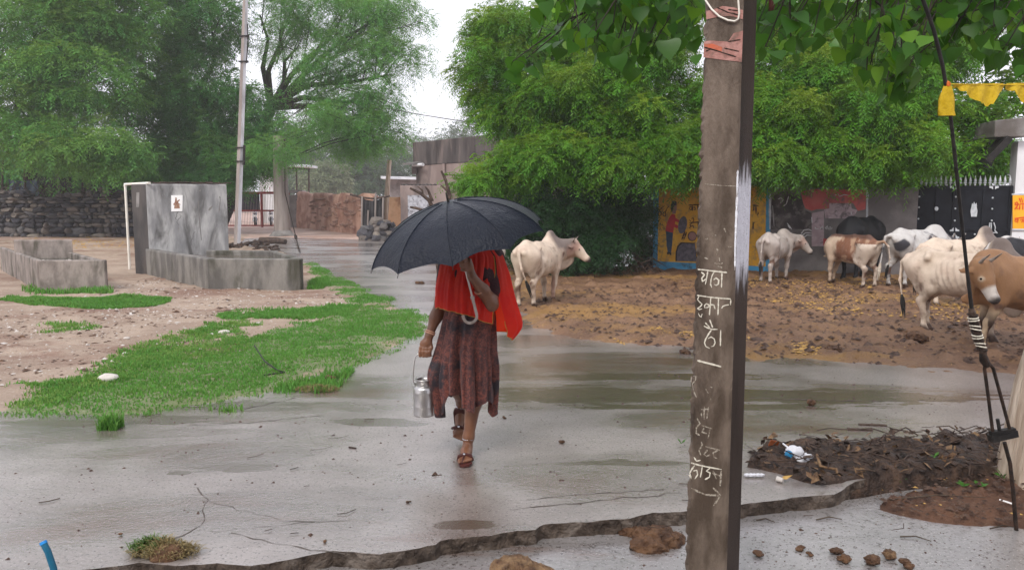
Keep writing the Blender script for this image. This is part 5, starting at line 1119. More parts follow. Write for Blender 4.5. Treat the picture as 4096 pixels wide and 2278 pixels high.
# --- tarp-covered gap, posts, stone heap, orange wall
YT = G(1480, 952).y
tp2 = thing('tarp_screen', 'sagging black tarpaulin screen on crooked posts beside the mud wall', 'screen'); vs = []; xa, xb = P(1445, 900, YT).x, P(1535, 900, YT).x
for i in range(21):
    for k in range(9): u, v = i / 20, k / 8; vs.append((xa + (xb - xa) * u, YT + .04 * math.sin(u * 21), P(0, 790 + 12 * math.sin(u * 3.1), YT).z * (1 - v) + .45 * v + .1 * math.sin(u * 9) * v))
MB().add(vs, [(i * 9 + k, (i + 1) * 9 + k, (i + 1) * 9 + k + 1, i * 9 + k + 1) for i in range(20) for k in range(8)], True).build('sheet', M['blacktarp'], tp2)
for px, t in ((1446, 785), (1470, 840), (1500, 770), (1530, 790)): a_, b_ = P(px, 950, YT - .1), P(px + 3, t, YT - .1); MB().tube([(a_.x, a_.y, 0), b_], .045, 6).build('post', M['greypole'], tp2)
MB().tube([P(1400, 777, YT - .05), P(1450, 790, YT - .05), P(1500, 795, YT - .05), P(1560, 783, YT - .05)], .05, 6).build('rail', M['deadwood'], tp2)
pb3 = G(1537, 925); t3 = P(1558, 640, pb3.y); link('wooden_pole', MB().tube([(pb3.x, pb3.y, 0), t3], [.16, .11], 8).me('wooden_pole', M['stump']), None, 'leaning pale wooden pole rising behind the stone heap', 'pole')
mb = MB(); YO = G(1575, 918).y; xa, xb = P(1545, 900, YO).x, P(1612, 900, YO).x; zt = P(0, 788, YO).z; mb.box(((xa + xb) / 2, YO, zt / 2), (xb - xa, .3, zt)); link('orange_wall', mb.me('orange_wall', M['orangewall']), None, 'short orange mud wall between the wooden pole and the brown house', 'wall')
hp_ = thing('stone_heap', 'heap of loose grey stones at the right edge of the road', 'stone heap'); rr = random.Random(12)
for k in range(95):
    px = rr.uniform(1448, 1690); top = np.interp(px, [1448, 1490, 1525, 1560, 1620, 1690], [925, 890, 868, 905, 905, 925]); py = rr.uniform(top, 958); Y = G(1540, 962).y + rr.uniform(0, .9) * (958 - py) / 90; p = P(px, py, Y)
    o = link('stone', protos[k % 14], hp_); o.location = (p.x, p.y, max(p.z, .05)); w = rr.uniform(.12, .32); o.scale = (w, rr.uniform(.14, .24), w * rr.uniform(.35, .7)); o.rotation_euler = (rr.uniform(-.3, .3), rr.uniform(-.4, .4), rr.uniform(0, 3))
# --- brown house
YH0, YH1 = 34., 28.5; hs = thing('house', 'brown rain-streaked house with a sooty parapet right of the road', 'house')
h0 = Vector((P(1655, 900, YH0).x, YH0)); h1 = Vector((P(2080, 900, YH1).x, YH1)); zt = P(0, 570, YH0).z; hn = Vector((-(h1 - h0).y, (h1 - h0).x)).normalized()
zb = P(0, 662, YH0).z
MB().prism([h0, h1, h1 + hn * 5, h0 + hn * 5], zb, zt).build('parapet', M['soot'], hs)
ins = (h1 - h0).normalized() * .18; MB().prism([h0 + ins + hn * .03, h1 + hn * .03, h1 + hn * 4.9, h0 + ins + hn * 4.9], -.1, zb - .002).build('wall', M['plaster'], hs)
NH = Vector((-hn.x, -hn.y, 0)); PH = Vector((h0.x, h0.y, 0))
MB().bar(P(1625, 656, YH0 - .9), P(1688, 648, YH0 - .3), .5, .07).build('slab_ledge', M['concrete'], hs)
MB().tube([PL(1665, 661, PH, NH) + NH * .15, PL(1716, 659, PH, NH) + NH * .3], .07, 8).build('drain_spout', M['whitewash'], hs)
MB().box(PL(1662, 680, PH, NH) + NH * .05, (.22, .2, .35)).build('bracket', M['plaster'], hs)
MB().tube([PL(1780, 655, PH, NH) + NH * .06, PL(1782, 700, PH, NH) + NH * .06], [.07, .05], 8).build('drain_spout', M['plaster'], hs)
lw = thing('yard_wall', 'lower brown wall stepping down left of the brown house', 'wall'); YL = 31.5
xa, xb = P(1605, 900, YL).x, P(1790, 900, YL).x; zt2 = P(0, 742, YL).z; MB().box(((xa + xb) / 2, YL, zt2 / 2), (xb - xa, .3, zt2)).build('wall', M['plaster'], lw)
rr = random.Random(8)
for k in range(9): MB().ball((xa + .1 + k * .16, YL, zt2 + .02), (.10, .12, .06), .35, 1, k).build('stone', M['soot'], lw)
dl = MB(); dl.box((P(1676, 900, YL).x, YL - .17, P(0, 850, YL).z), (P(1717, 900, YL).x - P(1635, 900, YL).x, .04, 1.4)); link('door_leaf', dl.me('door_leaf', mat('grey_door', (.30, .30, .33), (.46, .46, .50), 9, .5, .2, 30, (.12, .11, .12), 7)), lw)
fs = MB(); xa, xb = P(1560, 900, 62).x, P(1680, 900, 62).x; z_ = P(0, 718, 62).z; fs.box(((xa + xb) / 2, 62, z_ / 2), (xb - xa, 3, z_)); fh = thing('far_shed', 'far grey shed roof seen over the lower brown wall', 'shed'); fs.build('wall', M['greywall'], fh); MB().bar(P(1540, 712, 61), P(1690, 716, 61), 4, .2).build('roof', M['rooftin'], fh)
# dead branches sticking up behind the umbrella
db = thing('dead_shrub', 'bare dark branches sticking up behind the umbrella', 'dead shrub'); YD = 13.
for pts, r in (([(1780, 1010), (1770, 900), (1715, 800), (1680, 772), (1640, 752)], .05), ([(1730, 805), (1712, 760), (1700, 745)], .03), ([(1690, 775), (1690, 762), (1670, 745)], .022), ([(1770, 1000), (1720, 850), (1665, 832), (1640, 828)], .045),
               ([(1790, 1010), (1800, 850), (1796, 770), (1782, 720), (1765, 683)], .045), ([(1782, 720), (1774, 700), (1768, 688)], .03), ([(1796, 770), (1770, 745), (1762, 740)], .025)):
    n_ = len(pts); MB().tube([P(x, y, YD) if y < 1000 else Vector((P(x, y, YD).x, YD, 0)) for x, y in pts], [r * (1 - .6 * i / (n_ - 1)) for i in range(n_)], 6).build('branch', M['deadwood'], db)
# overhead wire
wp = [P(1500, 425, 38), P(1690, 460, 30), P(1830, 482, 25), P(2100, 515, 20)]
link('overhead_wire', MB().tube(wp, .014, 5).me('overhead_wire', M['blackiron']), None, 'thin overhead wire crossing the gap of sky above the brown house', 'wire')

# unseen porch added behind the camera, roof and walls shading what faces it
po_ = MB(); po_.box((.6, -2.9, 3.05), (9, 4.2, .16)); link('added_porch_roof', po_.me('added_porch_roof', M['concrete']), kind='structure')
po_ = MB(); po_.box((.6, -5.2, 1.45), (9, .25, 3.03)); po_.box((-3.95, -3.2, 1.45), (.25, 3.7, 3.03)); po_.box((5.15, -3.2, 1.45), (.25, 3.7, 3.03)); link('added_porch_wall', po_.me('added_porch_wall', M['plaster']), kind='structure')

# ================================================================== right side: boundary wall with murals, gate, pillar
Wa, Wb = Vector((P(2612, 900, 18.2).x, 18.2)), Vector((P(3668, 900, 17.0).x, 17.0)); wt = (Wb - Wa).normalized(); NW = Vector((wt.y, -wt.x, 0)); PW = Vector((Wa.x, Wa.y, 0))
Wc = Wa + wt * ((PL(4400, 900, PW, NW) - PW).to_2d().dot(wt)); ZW = 1.93
bw_ = thing('boundary_wall', 'grey rendered boundary wall under the trees behind the cattle', 'wall')
bk_ = Vector((-NW.x, -NW.y)) * .25; MB().prism([Wa, Wb, Wb + bk_, Wa + bk_], -.1, ZW).build('wall', M['bwall'], bw_)
def wd(parent, name, pts, m, off): mb = MB(); decal(mb, pts, PW, NW, off); return mb.build(name, M[m], parent)
mu = thing('wall_mural', 'ochre wall painting with a blue border, a boy holding a plate and brown lettering', 'mural')
wd(mu, 'border', [(2613, 752), (3082, 740), (3080, 1100), (2612, 1086)], 'blue', .006); wd(mu, 'field', [(2636, 752), (3064, 741), (3062, 1065), (2630, 1044)], 'yellow', .009)
c6 = lambda pts: [(2500 + x * .3489, 700 + y * .3489) for x, y in pts]
wd(mu, 'trousers', c6([(468, 640), (552, 650), (540, 800), (528, 890), (510, 895), (508, 885), (490, 885), (478, 800)]), 'mblue', .011)
wd(mu, 'shirt', c6([(540, 445), (575, 455), (580, 490), (630, 520), (618, 545), (575, 530), (572, 560), (612, 580), (600, 615), (562, 595), (552, 660), (462, 640), (480, 550), (510, 480)]), 'mred', .0125)
wd(mu, 'face', c6([(545, 345), (590, 345), (592, 385), (598, 395), (588, 405), (580, 440), (545, 445), (538, 400)]), 'mskin', .012)
wd(mu, 'hair', c6([(527, 340), (540, 300), (565, 292), (590, 305), (592, 345), (560, 352), (548, 400), (535, 430), (526, 390)]), 'mhair', .0135)
el = lambda cx, cy, a, b, ro=0, n=18: [(cx + a * math.cos(t) * math.cos(ro) - b * math.sin(t) * math.sin(ro), cy + a * math.cos(t) * math.sin(ro) + b * math.sin(t) * math.cos(ro)) for t in [2 * math.pi * k / n for k in range(n)]]
wd(mu, 'plate', c6(el(660, 570, 50, 102, .18)), 'mgrey', .0135); wd(mu, 'shoe', c6([(480, 880), (532, 885), (530, 915), (515, 918), (508, 900), (495, 912), (482, 905)]), 'mhair', .0145)
wd(mu, 'pot', c6([(578, 985), (580, 880), (600, 810), (640, 770), (800, 775), (830, 990)]), 'mhair', .011); wd(mu, 'pot_face', c6([(592, 985), (596, 880), (618, 815), (655, 782), (800, 788), (820, 990)]), 'mgrey', .0125); wd(mu, 'ring', c6(el(770, 700, 52, 56)), 'mhair', .011); wd(mu, 'ring_face', c6(el(772, 700, 44, 48)), 'mskin', .0125)
def wst(parent, name, strokes, conv, m, w, off, p0=PW, n=NW):
    mb = MB()
    for st in strokes: mb.ribbon(onplane(conv(st), p0, n), n, w, off)
    return mb.build(name, M[m], parent)
wst(mu, 'spectacles_drawing', [el(400, 442, 17, 24) + el(400, 442, 17, 24)[:1], el(452, 447, 17, 24) + el(452, 447, 17, 24)[:1], [(388, 425), (420, 375), (455, 352)], [(462, 425), (485, 375), (502, 358)], [(417, 440), (437, 444)]], c6, 'ink', .018, .012)
wst(mu, 'lettering', [[(728, 345), (860, 338)], [(770, 345), (772, 410)], [(770, 372), (745, 362), (735, 385), (755, 400), (770, 380)], [(770, 372), (800, 368), (806, 395), (790, 400)], [(835, 342), (838, 410)],
    [(735, 545), (860, 538)], [(770, 545), (745, 570), (755, 590), (735, 605), (755, 612)], [(760, 500), (780, 490), (790, 515), (775, 540)], [(735, 512), (755, 530)], [(840, 540), (842, 610)], [(745, 590), (780, 580), (785, 605)],
    [(690, 640), (670, 690), (650, 740)], [(705, 650), (690, 700), (672, 742)], [(665, 670), (700, 690)], [(655, 710), (685, 725)]], c6, 'ink', .028, .012)
wst(mu, 'lettering', [[(1460, 345), (1530, 352)], [(1500, 350), (1502, 445)], [(1478, 350), (1476, 400), (1462, 410)], [(1522, 420), (1528, 440), (1512, 458)], [(1460, 540), (1490, 545)], [(1470, 540), (1466, 620)]], c6, 'ink', .03, .012)
po = thing('faded_poster', 'peeling faded red and grey painted advertisement on the wall behind the calves', 'poster')
cp6 = lambda pts: [(3050 + x * .3071, 720 + y * .3071) for x, y in pts]
wd(po, 'ground', cp6([(98, 160), (1360, 110), (1350, 860), (95, 860)]), 'bwall', .005)
wd(po, 'dark_figure', cp6([(110, 640), (100, 300), (150, 200), (260, 150), (400, 180), (500, 200), (530, 300), (560, 390), (640, 430), (640, 640)]), 'posterdark', .008)
wd(po, 'red_field', cp6([(500, 160), (640, 118), (980, 118), (1350, 125), (1340, 380), (1240, 400), (1180, 300), (880, 300), (870, 370), (700, 380), (640, 400), (560, 370), (530, 300)]), 'poster', .009)
wd(po, 'pale_field', cp6([(870, 300), (1150, 298), (1160, 370), (1235, 390), (1180, 500), (820, 500), (800, 380), (868, 372)]), 'posterpale', .0105); wd(po, 'lower_field', cp6([(640, 430), (800, 400), (800, 860), (640, 860)]), 'posterpale', .008); wd(po, 'red_patch', cp6([(790, 760), (880, 770), (880, 850), (790, 850)]), 'poster', .0095)
wst(po, 'worn_lettering', [[(680, 610), (700, 640), (730, 630)], [(745, 640), (780, 600), (790, 645)], [(840, 600), (815, 625), (840, 640), (842, 590)], [(860, 620), (885, 610), (890, 640), (862, 640), (860, 620)], [(905, 615), (900, 640)], [(940, 200), (980, 180), (1000, 210)], [(1000, 215), (1060, 190), (1120, 200)], [(1150, 400), (1160, 450)]], cp6, 'whitewash', .02, .0125)
wst(po, 'painted_stripes', [[(500, 700), (540, 650), (600, 640), (640, 660)], [(510, 725), (560, 685), (640, 690)], [(530, 750), (580, 715), (640, 720)], [(320, 560), (350, 600), (380, 640)], [(330, 590), (360, 630)], [(640, 480), (645, 560)], [(130, 330), (150, 600)], [(270, 340), (310, 310), (340, 210)], [(200, 250), (240, 230), (270, 260), (230, 300)]], cp6, 'whitewash', .022, .012)
wst(po, 'border_line', [[(1365, 115), (1358, 640), (1352, 860)], [(1180, 105), (1365, 110)], [(98, 180), (96, 640)]], cp6, 'silver', .045, .011)
# gate
gx = lambda px, py: PL(px, py, PW, NW)
dg = thing('metal_gate', 'dark double sheet metal gate with silver spikes, studs and a pineapple emblem', 'gate')
a0, a1 = gx(3672, 900), gx(4046, 900); amid = gx(3820, 900); ZG = gx(3850, 742).z; in2 = Vector((NW.x, NW.y, 0))
for p, q in ((a0, amid - (a1 - a0).normalized() * .012), (amid + (a1 - a0).normalized() * .012, a1)):
    c = (p + q) / 2; c.z = ZG / 2 + .03; L = (q - p).to_2d().length; rot = Matrix.Rotation(math.atan2(wt.y, wt.x), 3, 'Z')
    lf = MB().box(c - in2 * .10, (L, .04, ZG - .06), rot).build('gate_leaf', M['gatesheet'], dg)
    for zz in (ZG - .04, ZG * .52, .08): MB().box(Vector((c.x, c.y, zz)) - in2 * .07, (L, .03, .06), rot).build('rail', M['gatesheet'], lf)
    for t in (.02, .5, .98): e = p.lerp(q, t); MB().box(Vector((e.x, e.y, c.z)) - in2 * .068, (.06, .03, ZG - .08), rot).build('stile', M['gatesheet'], lf)
st_me = MB().ball((0, 0, 0), .022, 0, 1).me('stud', M['silver'])
for px, py in [(3753, 741), (3790, 740), (3828, 742), (3865, 739), (3903, 739), (3943, 739), (3976, 740), (4016, 739), (3680, 786), (3678, 829), (3676, 875), (3826, 787), (3824, 834), (3822, 882), (3974, 791), (3972, 835), (3970, 882), (3820, 936), (3863, 936), (3902, 937), (3942, 938), (3966, 930), (3990, 931), (3966, 988), (3968, 1040), (3822, 985)]:
    p = gx(px, py) - in2 * .045; link('stud', st_me, dg).location = p
spk = MB().tube([(0, 0, 0), (0, 0, .05), (0, 0, .10), (0, 0, .13), (0, 0, .22)], [.012, .012, .03, .022, .002], 6)
spk.box((0, 0, .055), (.075, .012, .014)); spm = spk.me('spike', M['silver'])
for k in range(19): p = a0.lerp(a1, (k + .5) / 19); o = link('spike', spm, dg); o.location = (p.x - in2.x * .1, p.y - in2.y * .1, ZG)
def gdec(name, pts, m='silver', off=-.052): mb = MB(); decal(mb, pts, PW, NW, off); return mb.build(name, M[m], dg)
c1c = lambda pts: [(3600 + x * .4887, 250 + y * .4885) for x, y in pts]
gdec('pineapple_emblem', c1c([(590, 1262), (584, 1215), (592, 1180), (610, 1160), (635, 1180), (642, 1215), (636, 1262)])); gdec('pineapple_leaf', c1c([(592, 1180), (598, 1150), (606, 1162), (614, 1138), (622, 1160), (634, 1148), (638, 1178), (614, 1172)]))
gdec('medallion', c1c(el(305, 1196, 16, 18)))
for (cx_, cy_) in ((455, 1022), (778, 1022), (453, 1368), (453, 1425)):
    for sx in (-1, 1): gdec('corner_bracket', c1c([(cx_ + sx * 8, cy_ + 18), (cx_ + sx * 8, cy_ - 12), (cx_ + sx * 40, cy_ - 12), (cx_ + sx * 38, cy_ + 4), (cx_ + sx * 22, cy_ + 6)] if cy_ < 1300 else [(cx_ + sx * 8, cy_ - 18), (cx_ + sx * 8, cy_ + 14), (cx_ + sx * 40, cy_ + 14), (cx_ + sx * 38, cy_ + 2), (cx_ + sx * 22, cy_ - 2)]))
lt = MB()
for st in ([(740, 1310), (735, 1350), (728, 1395)], [(772, 1310), (785, 1350), (780, 1375), (800, 1395)], [(725, 1395), (800, 1392)], [(752, 1310), (750, 1370)]): lt.tube([p + in2 * -.03 for p in onplane(c1c(st), PW, NW)], .012, 6)
lt.build('latch', M['silver'], dg)
# pillar, its board and broken lintel
pl = thing('gate_pillar', 'whitewashed gate pillar with stained top right of the dark gate', 'pillar')
q0 = gx(4050, 900); q1 = q0 + Vector((wt.x, wt.y, 0)) * 2.2; ZP2 = gx(4060, 565).z
MB().prism([q0.to_2d(), q1.to_2d(), q1.to_2d() + bk_ * 1.4, q0.to_2d() + bk_ * 1.4], -.1, ZP2).build('shaft', M['whitewash'], pl)
sy = thing('wall_board', 'yellow board with red Hindi lettering on the white pillar', 'sign'); slab_sign([(4050, 779), (4300, 779), (4300, 917), (4050, 915)], PW, NW, .03, None).build('board', M['signyellow'], sy)
slab_sign([(4046, 774), (4310, 774), (4310, 780), (4046, 780)], PW, NW, .034, None).build('frame', M['silver'], sy); slab_sign([(4046, 914), (4310, 914), (4310, 921), (4046, 921)], PW, NW, .034, None).build('frame', M['silver'], sy)
wst(sy, 'lettering', [[(930, 1165), (1060, 1150)], [(945, 1168), (935, 1150), (950, 1142), (962, 1158), (950, 1180), (932, 1202)], [(932, 1202), (950, 1190), (962, 1200)], [(975, 1165), (972, 1205)], [(1000, 1160), (998, 1205)], [(985, 1150), (975, 1120), (968, 1108)], [(1000, 1150), (992, 1120), (985, 1105)], [(1030, 1158), (1015, 1175), (1035, 1190), (1020, 1205)], [(1060, 1155), (1058, 1205)],
    [(930, 1275), (1060, 1262)], [(960, 1272), (958, 1312)], [(958, 1285), (940, 1282), (934, 1296), (945, 1304), (958, 1292)], [(975, 1288), (998, 1285), (1000, 1300), (985, 1306)], [(1010, 1268), (1008, 1310)], [(1040, 1268), (1038, 1312)], [(1020, 1285), (1038, 1290)]], c1c, 'signred', .026, .036)
bl = MB(); p0_ = gx(3990, 555); p1_ = gx(4115, 555)
c = (p0_ + p1_) / 2; bl.prism([(gx(3990, 0).x, gx(3990, 0).y - .25), (gx(4130, 0).x, gx(4130, 0).y - .25), (gx(4130, 0).x, gx(4130, 0).y + .5), (gx(3990, 0).x, gx(3990, 0).y + .5)], gx(0, 552).z if False else PL(4000, 552, PW, NW).z, PL(4000, 478, PW, NW).z)
rr = random.Random(4); bl.v = [(x + rr.uniform(-.04, .04), y, z + (rr.uniform(-.10, .06) if z > c.z + .1 else 0)) for x, y, z in bl.v]
bl.build('lintel_stub', M['concrete'], pl)
sl = MB(); sl.bar(PL(3925, 648, PW, NW) + in2 * .1, PL(4015, 556, PW, NW) + in2 * .1, .5, .14); sl.bar(PL(3948, 668, PW, NW), PL(3970, 610, PW, NW), .2, .10); link('tin_sheet', sl.me('tin_sheet', M['blackiron']), None, 'dark bent tin sheet leaning under the broken lintel above the gate', 'tin sheet')
# rubble pier at the wall's left end
rp = thing('rubble_pier', 'rough rubble pier at the left end of the painted wall', 'pier'); rr = random.Random(6)
for k in range(26):
    p = PL(rr.uniform(2552, 2612), rr.uniform(960, 1075), PW, NW); o = link('stone', protos[(k * 5) % 14], rp); o.location = (p.x, p.y + .15 + rr.uniform(0, .2), p.z); o.scale = (rr.uniform(.08, .18), .2, rr.uniform(.06, .11)); o.rotation_euler = (0, rr.uniform(-.3, .3), 0)

# ================================================================== foreground: concrete pole with chalk writing
pd = Vector((P(2850, 1100, 2.9).x, 2.9)); tocam = -pd.normalized(); rgt = Vector((-tocam.y, tocam.x)); rgt = rgt if rgt.x > 0 else -rgt
be = R(17); nfr = (tocam * math.cos(be) - rgt * math.sin(be)); nrt = (rgt * math.cos(be) + tocam * math.sin(be))
NF = Vector((nfr.x, nfr.y, 0)); NRT = Vector((nrt.x, nrt.y, 0))
# the edge between the two visible faces passes through these photo points
e_b, e_t = P(2905, 2278, 2.9), P(2973, 0, 2.9); ed = (e_t - e_b)
def edge_at(z): return e_b + ed * ((z - e_b.z) / ed.z)
def fw(z): t = (z - e_b.z) / (e_t.z - e_b.z); return .1695 + (.142 - .1695) * t
pole = thing('concrete_pole', 'tall weathered concrete pole with chalked Hindi words in the foreground', 'utility pole')
mb = MB(); zs = np.concatenate([np.arange(-.1, 3.4, .016), [4.2, 6, 8]]); rr = random.Random(1); vs = []; nc = 7
for z in zs:
    e = edge_at(z); w = fw(max(-.2, min(z, 3.4))); d = .20; L = e - NRT * w
    cr = lambda s: NF * (-abs(rr.gauss(0, s))) ; k = .006
    p0 = L + NF * (-.012 - abs(rr.gauss(0, k))) + NRT * (rr.uniform(-.005, .004) - .006 * max(0, math.sin(z * 61) * math.sin(z * 23))) ; p1 = L + NRT * (.016 + rr.uniform(-.003, .004)); p2 = e - NRT * (.006 + rr.uniform(0, .003)); p3 = e - NF * (.006 + rr.uniform(0, .004)); p4 = e - NF * d * .94; p5 = e - NF * d - NRT * .02; p6 = L - NF * d
    vs += [p0, p1, p2, p3, p4, p5, p6]
nz_ = len(zs); mb.add(vs, [(i * nc + k, i * nc + (k + 1) % nc, (i + 1) * nc + (k + 1) % nc, (i + 1) * nc + k) for i in range(nz_ - 1) for k in range(nc)])
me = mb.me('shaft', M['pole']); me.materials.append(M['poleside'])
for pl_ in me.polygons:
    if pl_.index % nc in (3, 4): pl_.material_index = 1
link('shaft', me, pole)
pz = G(2800, 2600, ZP)
PF = e_b.copy(); nlean = ed.normalized(); NFp = NF - nlean * NF.dot(nlean); NFp.normalize()
NRp = NRT - nlean * NRT.dot(nlean); NRp.normalize()
cA = lambda pts: [(2650 + x * .4883, 800 + y * .4885) for x, y in pts]; cB = lambda pts: [(2650 + x * .578, 1450 + y * .578) for x, y in pts]
def chalk(name, strokes, conv, m, w): wst(pole, name, strokes, conv, m, w, .0015, PF, NFp)
chalk('chalk_writing', [[(288, 566), (340, 570), (400, 578), (470, 586), (530, 592)], [(318, 588), (345, 610), (322, 640), (330, 665), (362, 640)], [(372, 582), (362, 640), (352, 690)], [(425, 588), (408, 615), (398, 650), (395, 690), (405, 715)], [(420, 652), (440, 635), (462, 655), (458, 685), (440, 698), (425, 688)], [(488, 596), (486, 660), (484, 715)]], cA, 'chalk', .0052)
chalk('chalk_writing', [[(282, 778), (340, 786), (400, 795), (480, 802), (560, 808)], [(300, 785), (288, 812), (300, 828), (325, 850), (312, 870), (288, 885), (300, 895), (325, 888)], [(295, 925), (305, 948), (318, 955), (326, 930)], [(397, 796), (392, 860), (385, 940)], [(388, 862), (362, 846), (345, 860), (348, 882), (372, 876), (400, 855), (422, 856), (432, 890)], [(460, 804), (458, 870), (455, 940)], [(485, 885), (495, 868), (515, 860), (545, 855)], [(560, 815), (558, 858)]], cA, 'chalk', .0046)
chalk('chalk_writing', [[(350, 1000), (368, 1020), (388, 1042)], [(388, 978), (400, 1010), (412, 1042)], [(340, 1028), (372, 1045), (410, 1056), (452, 1056)], [(402, 1060), (378, 1095), (355, 1135), (345, 1165), (355, 1195), (388, 1212)], [(372, 1132), (400, 1118), (425, 1135), (432, 1165), (420, 1192), (400, 1197)], [(478, 1062), (476, 1125), (475, 1192)]], cA, 'chalk', .0050)
chalk('chalk_writing', [[(285, 1310), (340, 1325), (390, 1337), (440, 1350), (482, 1362)]], cA, 'chalk', .0075)
chalk('chalk_writing', [[(203, 92), (198, 125), (212, 140), (230, 118), (232, 95), (215, 90)], [(207, 140), (212, 175), (222, 210), (238, 240)]], cB, 'chalkfaint', .0045)
chalk('chalk_writing', [[(268, 345), (274, 378)], [(290, 300), (289, 345), (290, 388)], [(318, 305), (313, 350), (308, 385)], [(268, 322), (326, 318)], [(330, 165), (345, 170)], [(300, 180), (318, 210)], [(335, 245), (334, 262)]], cB, 'chalkfaint', .005)
chalk('chalk_writing', [[(240, 382), (260, 418), (236, 448), (234, 485), (258, 500)], [(268, 430), (305, 442), (346, 456)], [(288, 450), (275, 478), (308, 487)], [(330, 456), (324, 488), (316, 520)]], cB, 'chalkfaint', .006)
chalk('chalk_writing', [[(268, 542), (276, 566), (254, 606), (268, 642)], [(298, 578), (345, 590), (396, 602)], [(312, 600), (288, 632), (305, 645), (332, 634)], [(386, 602), (350, 622), (358, 650), (382, 662)]], cB, 'chalkfaint', .006)
chalk('chalk_writing', [[(218, 650), (236, 678), (264, 672)], [(198, 690), (250, 705), (310, 718), (410, 736)], [(224, 706), (200, 740), (190, 762), (202, 800), (184, 772)], [(214, 746), (238, 740), (244, 772), (224, 802)], [(276, 716), (270, 755), (262, 790)], [(330, 726), (304, 746), (330, 760), (326, 788), (294, 806)]], cB, 'chalk', .0055)
chalk('chalk_writing', [[(350, 745), (362, 775), (375, 802)], [(345, 762), (372, 770), (400, 780)], [(408, 742), (404, 795), (400, 850)], [(200, 865), (250, 890), (300, 910), (392, 916)], [(350, 862), (378, 888), (402, 915), (380, 950), (354, 986)]], cB, 'chalkfaint', .007)
chalk('chalk_writing', [[(430, 285), (440, 290)], [(350, 320), (365, 325), (370, 310)], [(410, 290), (430, 300)], [(440, 390), (452, 410), (445, 445)], [(465, 470), (470, 500)], [(425, 515), (470, 522), (495, 515)], [(450, 540), (490, 552)], [(505, 230), (520, 260)], [(345, 470), (375, 482)], [(530, 378), (565, 382)]], cA, 'chalkfaint', .006)
c1p = lambda pts: [(2600 + x * .5583, x * 0 + y * .5583) for x, y in pts]
def fdec(name, pts, m, off=.0022): mb = MB(); decal(mb, pts, PF, NFp, off); return mb.build(name, M[m], pole)
fdec('pink_band', c1p([(404, 80), (440, 75), (520, 45), (600, 55), (668, 75), (666, 140), (600, 120), (520, 118), (404, 140)]), 'pinkpaint'); fdec('pink_band', c1p([(388, 300), (430, 292), (560, 300), (600, 240), (668, 220), (658, 445), (520, 430), (384, 412)]), 'pinkpaint')
fdec('orange_smear', c1p([(390, 316), (450, 315), (520, 340), (515, 370), (450, 350), (392, 335)]), 'redpaint', .003)
for q_ in [[(480, 55), (560, 90), (640, 110)], [(560, 70), (640, 80)], [(390, 340), (480, 365), (620, 410)], [(530, 345), (640, 370)], [(560, 300), (650, 285)], [(400, 370), (440, 350)]]: wst(pole, 'scratch', [q_], c1p, 'poleside', .004, .0035, PF, NFp)
wst(pole, 'scored_line', [[(395, 1318), (500, 1328), (618, 1334)]], c1p, 'chalkfaint', .003, .0015, PF, NFp)
def sdec(name, pts, m): mb = MB(); decal(mb, pts, PF, NRp, .002); return mb.build(name, M[m], pole)
0 and sdec('white_paint', [(2960, 800), (2975, 760), (2990, 735), (3002, 720), (3005, 760), (3003, 850), (3000, 1000), (2994, 1100), (2986, 1160), (2975, 1215), (2960, 1190), (2951, 1090), (2953, 950), (2957, 850)], 'white_paint')
wst(pole, 'white_edge', [[(2952, 680), (2950, 720), (2948, 800), (2944, 900), (2941, 1000), (2940, 1080)]], lambda p: p, 'white_paint', .007, .002, PF, NFp)
# white wire looped near the top, dark pod beside it
lp = [PL(x, y, PF, NFp) + NFp * .01 for x, y in [(2818, -40), (2826, 5), (2850, 40), (2880, 68), (2915, 84), (2942, 88), (2957, 78), (2960, 55), (2956, 0), (2958, -40)]]
link('wire_loop', MB().tube(lp, .0035, 7, False).me('wire_loop', M['pipe']), None, 'white wire loop hanging across the top of the foreground pole', 'wire')
# --- stay wire on the right with yellow rag, bunting and turnbuckle
sw0 = G(4068, 2118, ZP); Ys = sw0.y
def ST(px, py): t = (2118 - py) / 2118; return P(px, py, Ys - .40 * t)
sy_ = thing('stay_wire', 'dark stay wire with a taped end, clamp and twin rods at the right edge', 'stay wire')
MB().tube([(sw0.x, sw0.y, ZP - .02), ST(4062, 2080), ST(4052, 1960), ST(4040, 1850), ST(4018, 1768)], .010, 8).build('anchor_rod', M['iron'], sy_)
cl = MB(); a_, b_ = ST(3960, 1752), ST(4062, 1728); cl.bar(a_, b_, .05, .034); cl.bar(ST(3962, 1732), ST(4058, 1716), .03, .02); cl.tube([ST(3990, 1675), ST(4000, 1730)], .009, 8); cl.build('clamp', M['blackiron'], sy_)
MB().tube([ST(3972, 1735), ST(3955, 1600), ST(3938, 1475), ST(3942, 1455)], .0085, 8).build('rod', M['iron'], sy_); MB().tube([ST(4040, 1720), ST(4005, 1590), ST(3972, 1470), ST(3955, 1452)], .0085, 8).build('rod', M['iron'], sy_)
kn = MB(); kn.tube([ST(3950, 1462), ST(3936, 1440), ST(3930, 1410)], [.018, .022, .015], 8)
for k in range(4): kn.tube([ST(3925 + k * 6, 1405), ST(3935 + k * 3, 1440), ST(3945 + k * 2, 1462)], .005, 5)
kn.build('thimble', M['iron'], sy_)
MB().tube([ST(3935, 1415), ST(3910, 1345), ST(3892, 1270), ST(3885, 1232)], [.016, .022, .020, .012], 9).build('taped_end', M['deadwood'], sy_)
for k in range(13):
    y = 1258 + k * 11.5; x = np.interp(y, [1232, 1270, 1345, 1415], [3885, 3892, 3910, 3935]); p = ST(x, y)
    MB().tube([p + Vector((math.cos(t) * .023, math.sin(t) * .023, .004 * math.sin(t * 1 + k))) for t in [2 * math.pi * q / 12 for q in range(13)]], .0035, 5).build('wire_wrap', M['chalk'] if k % 3 else M['iron'], sy_)
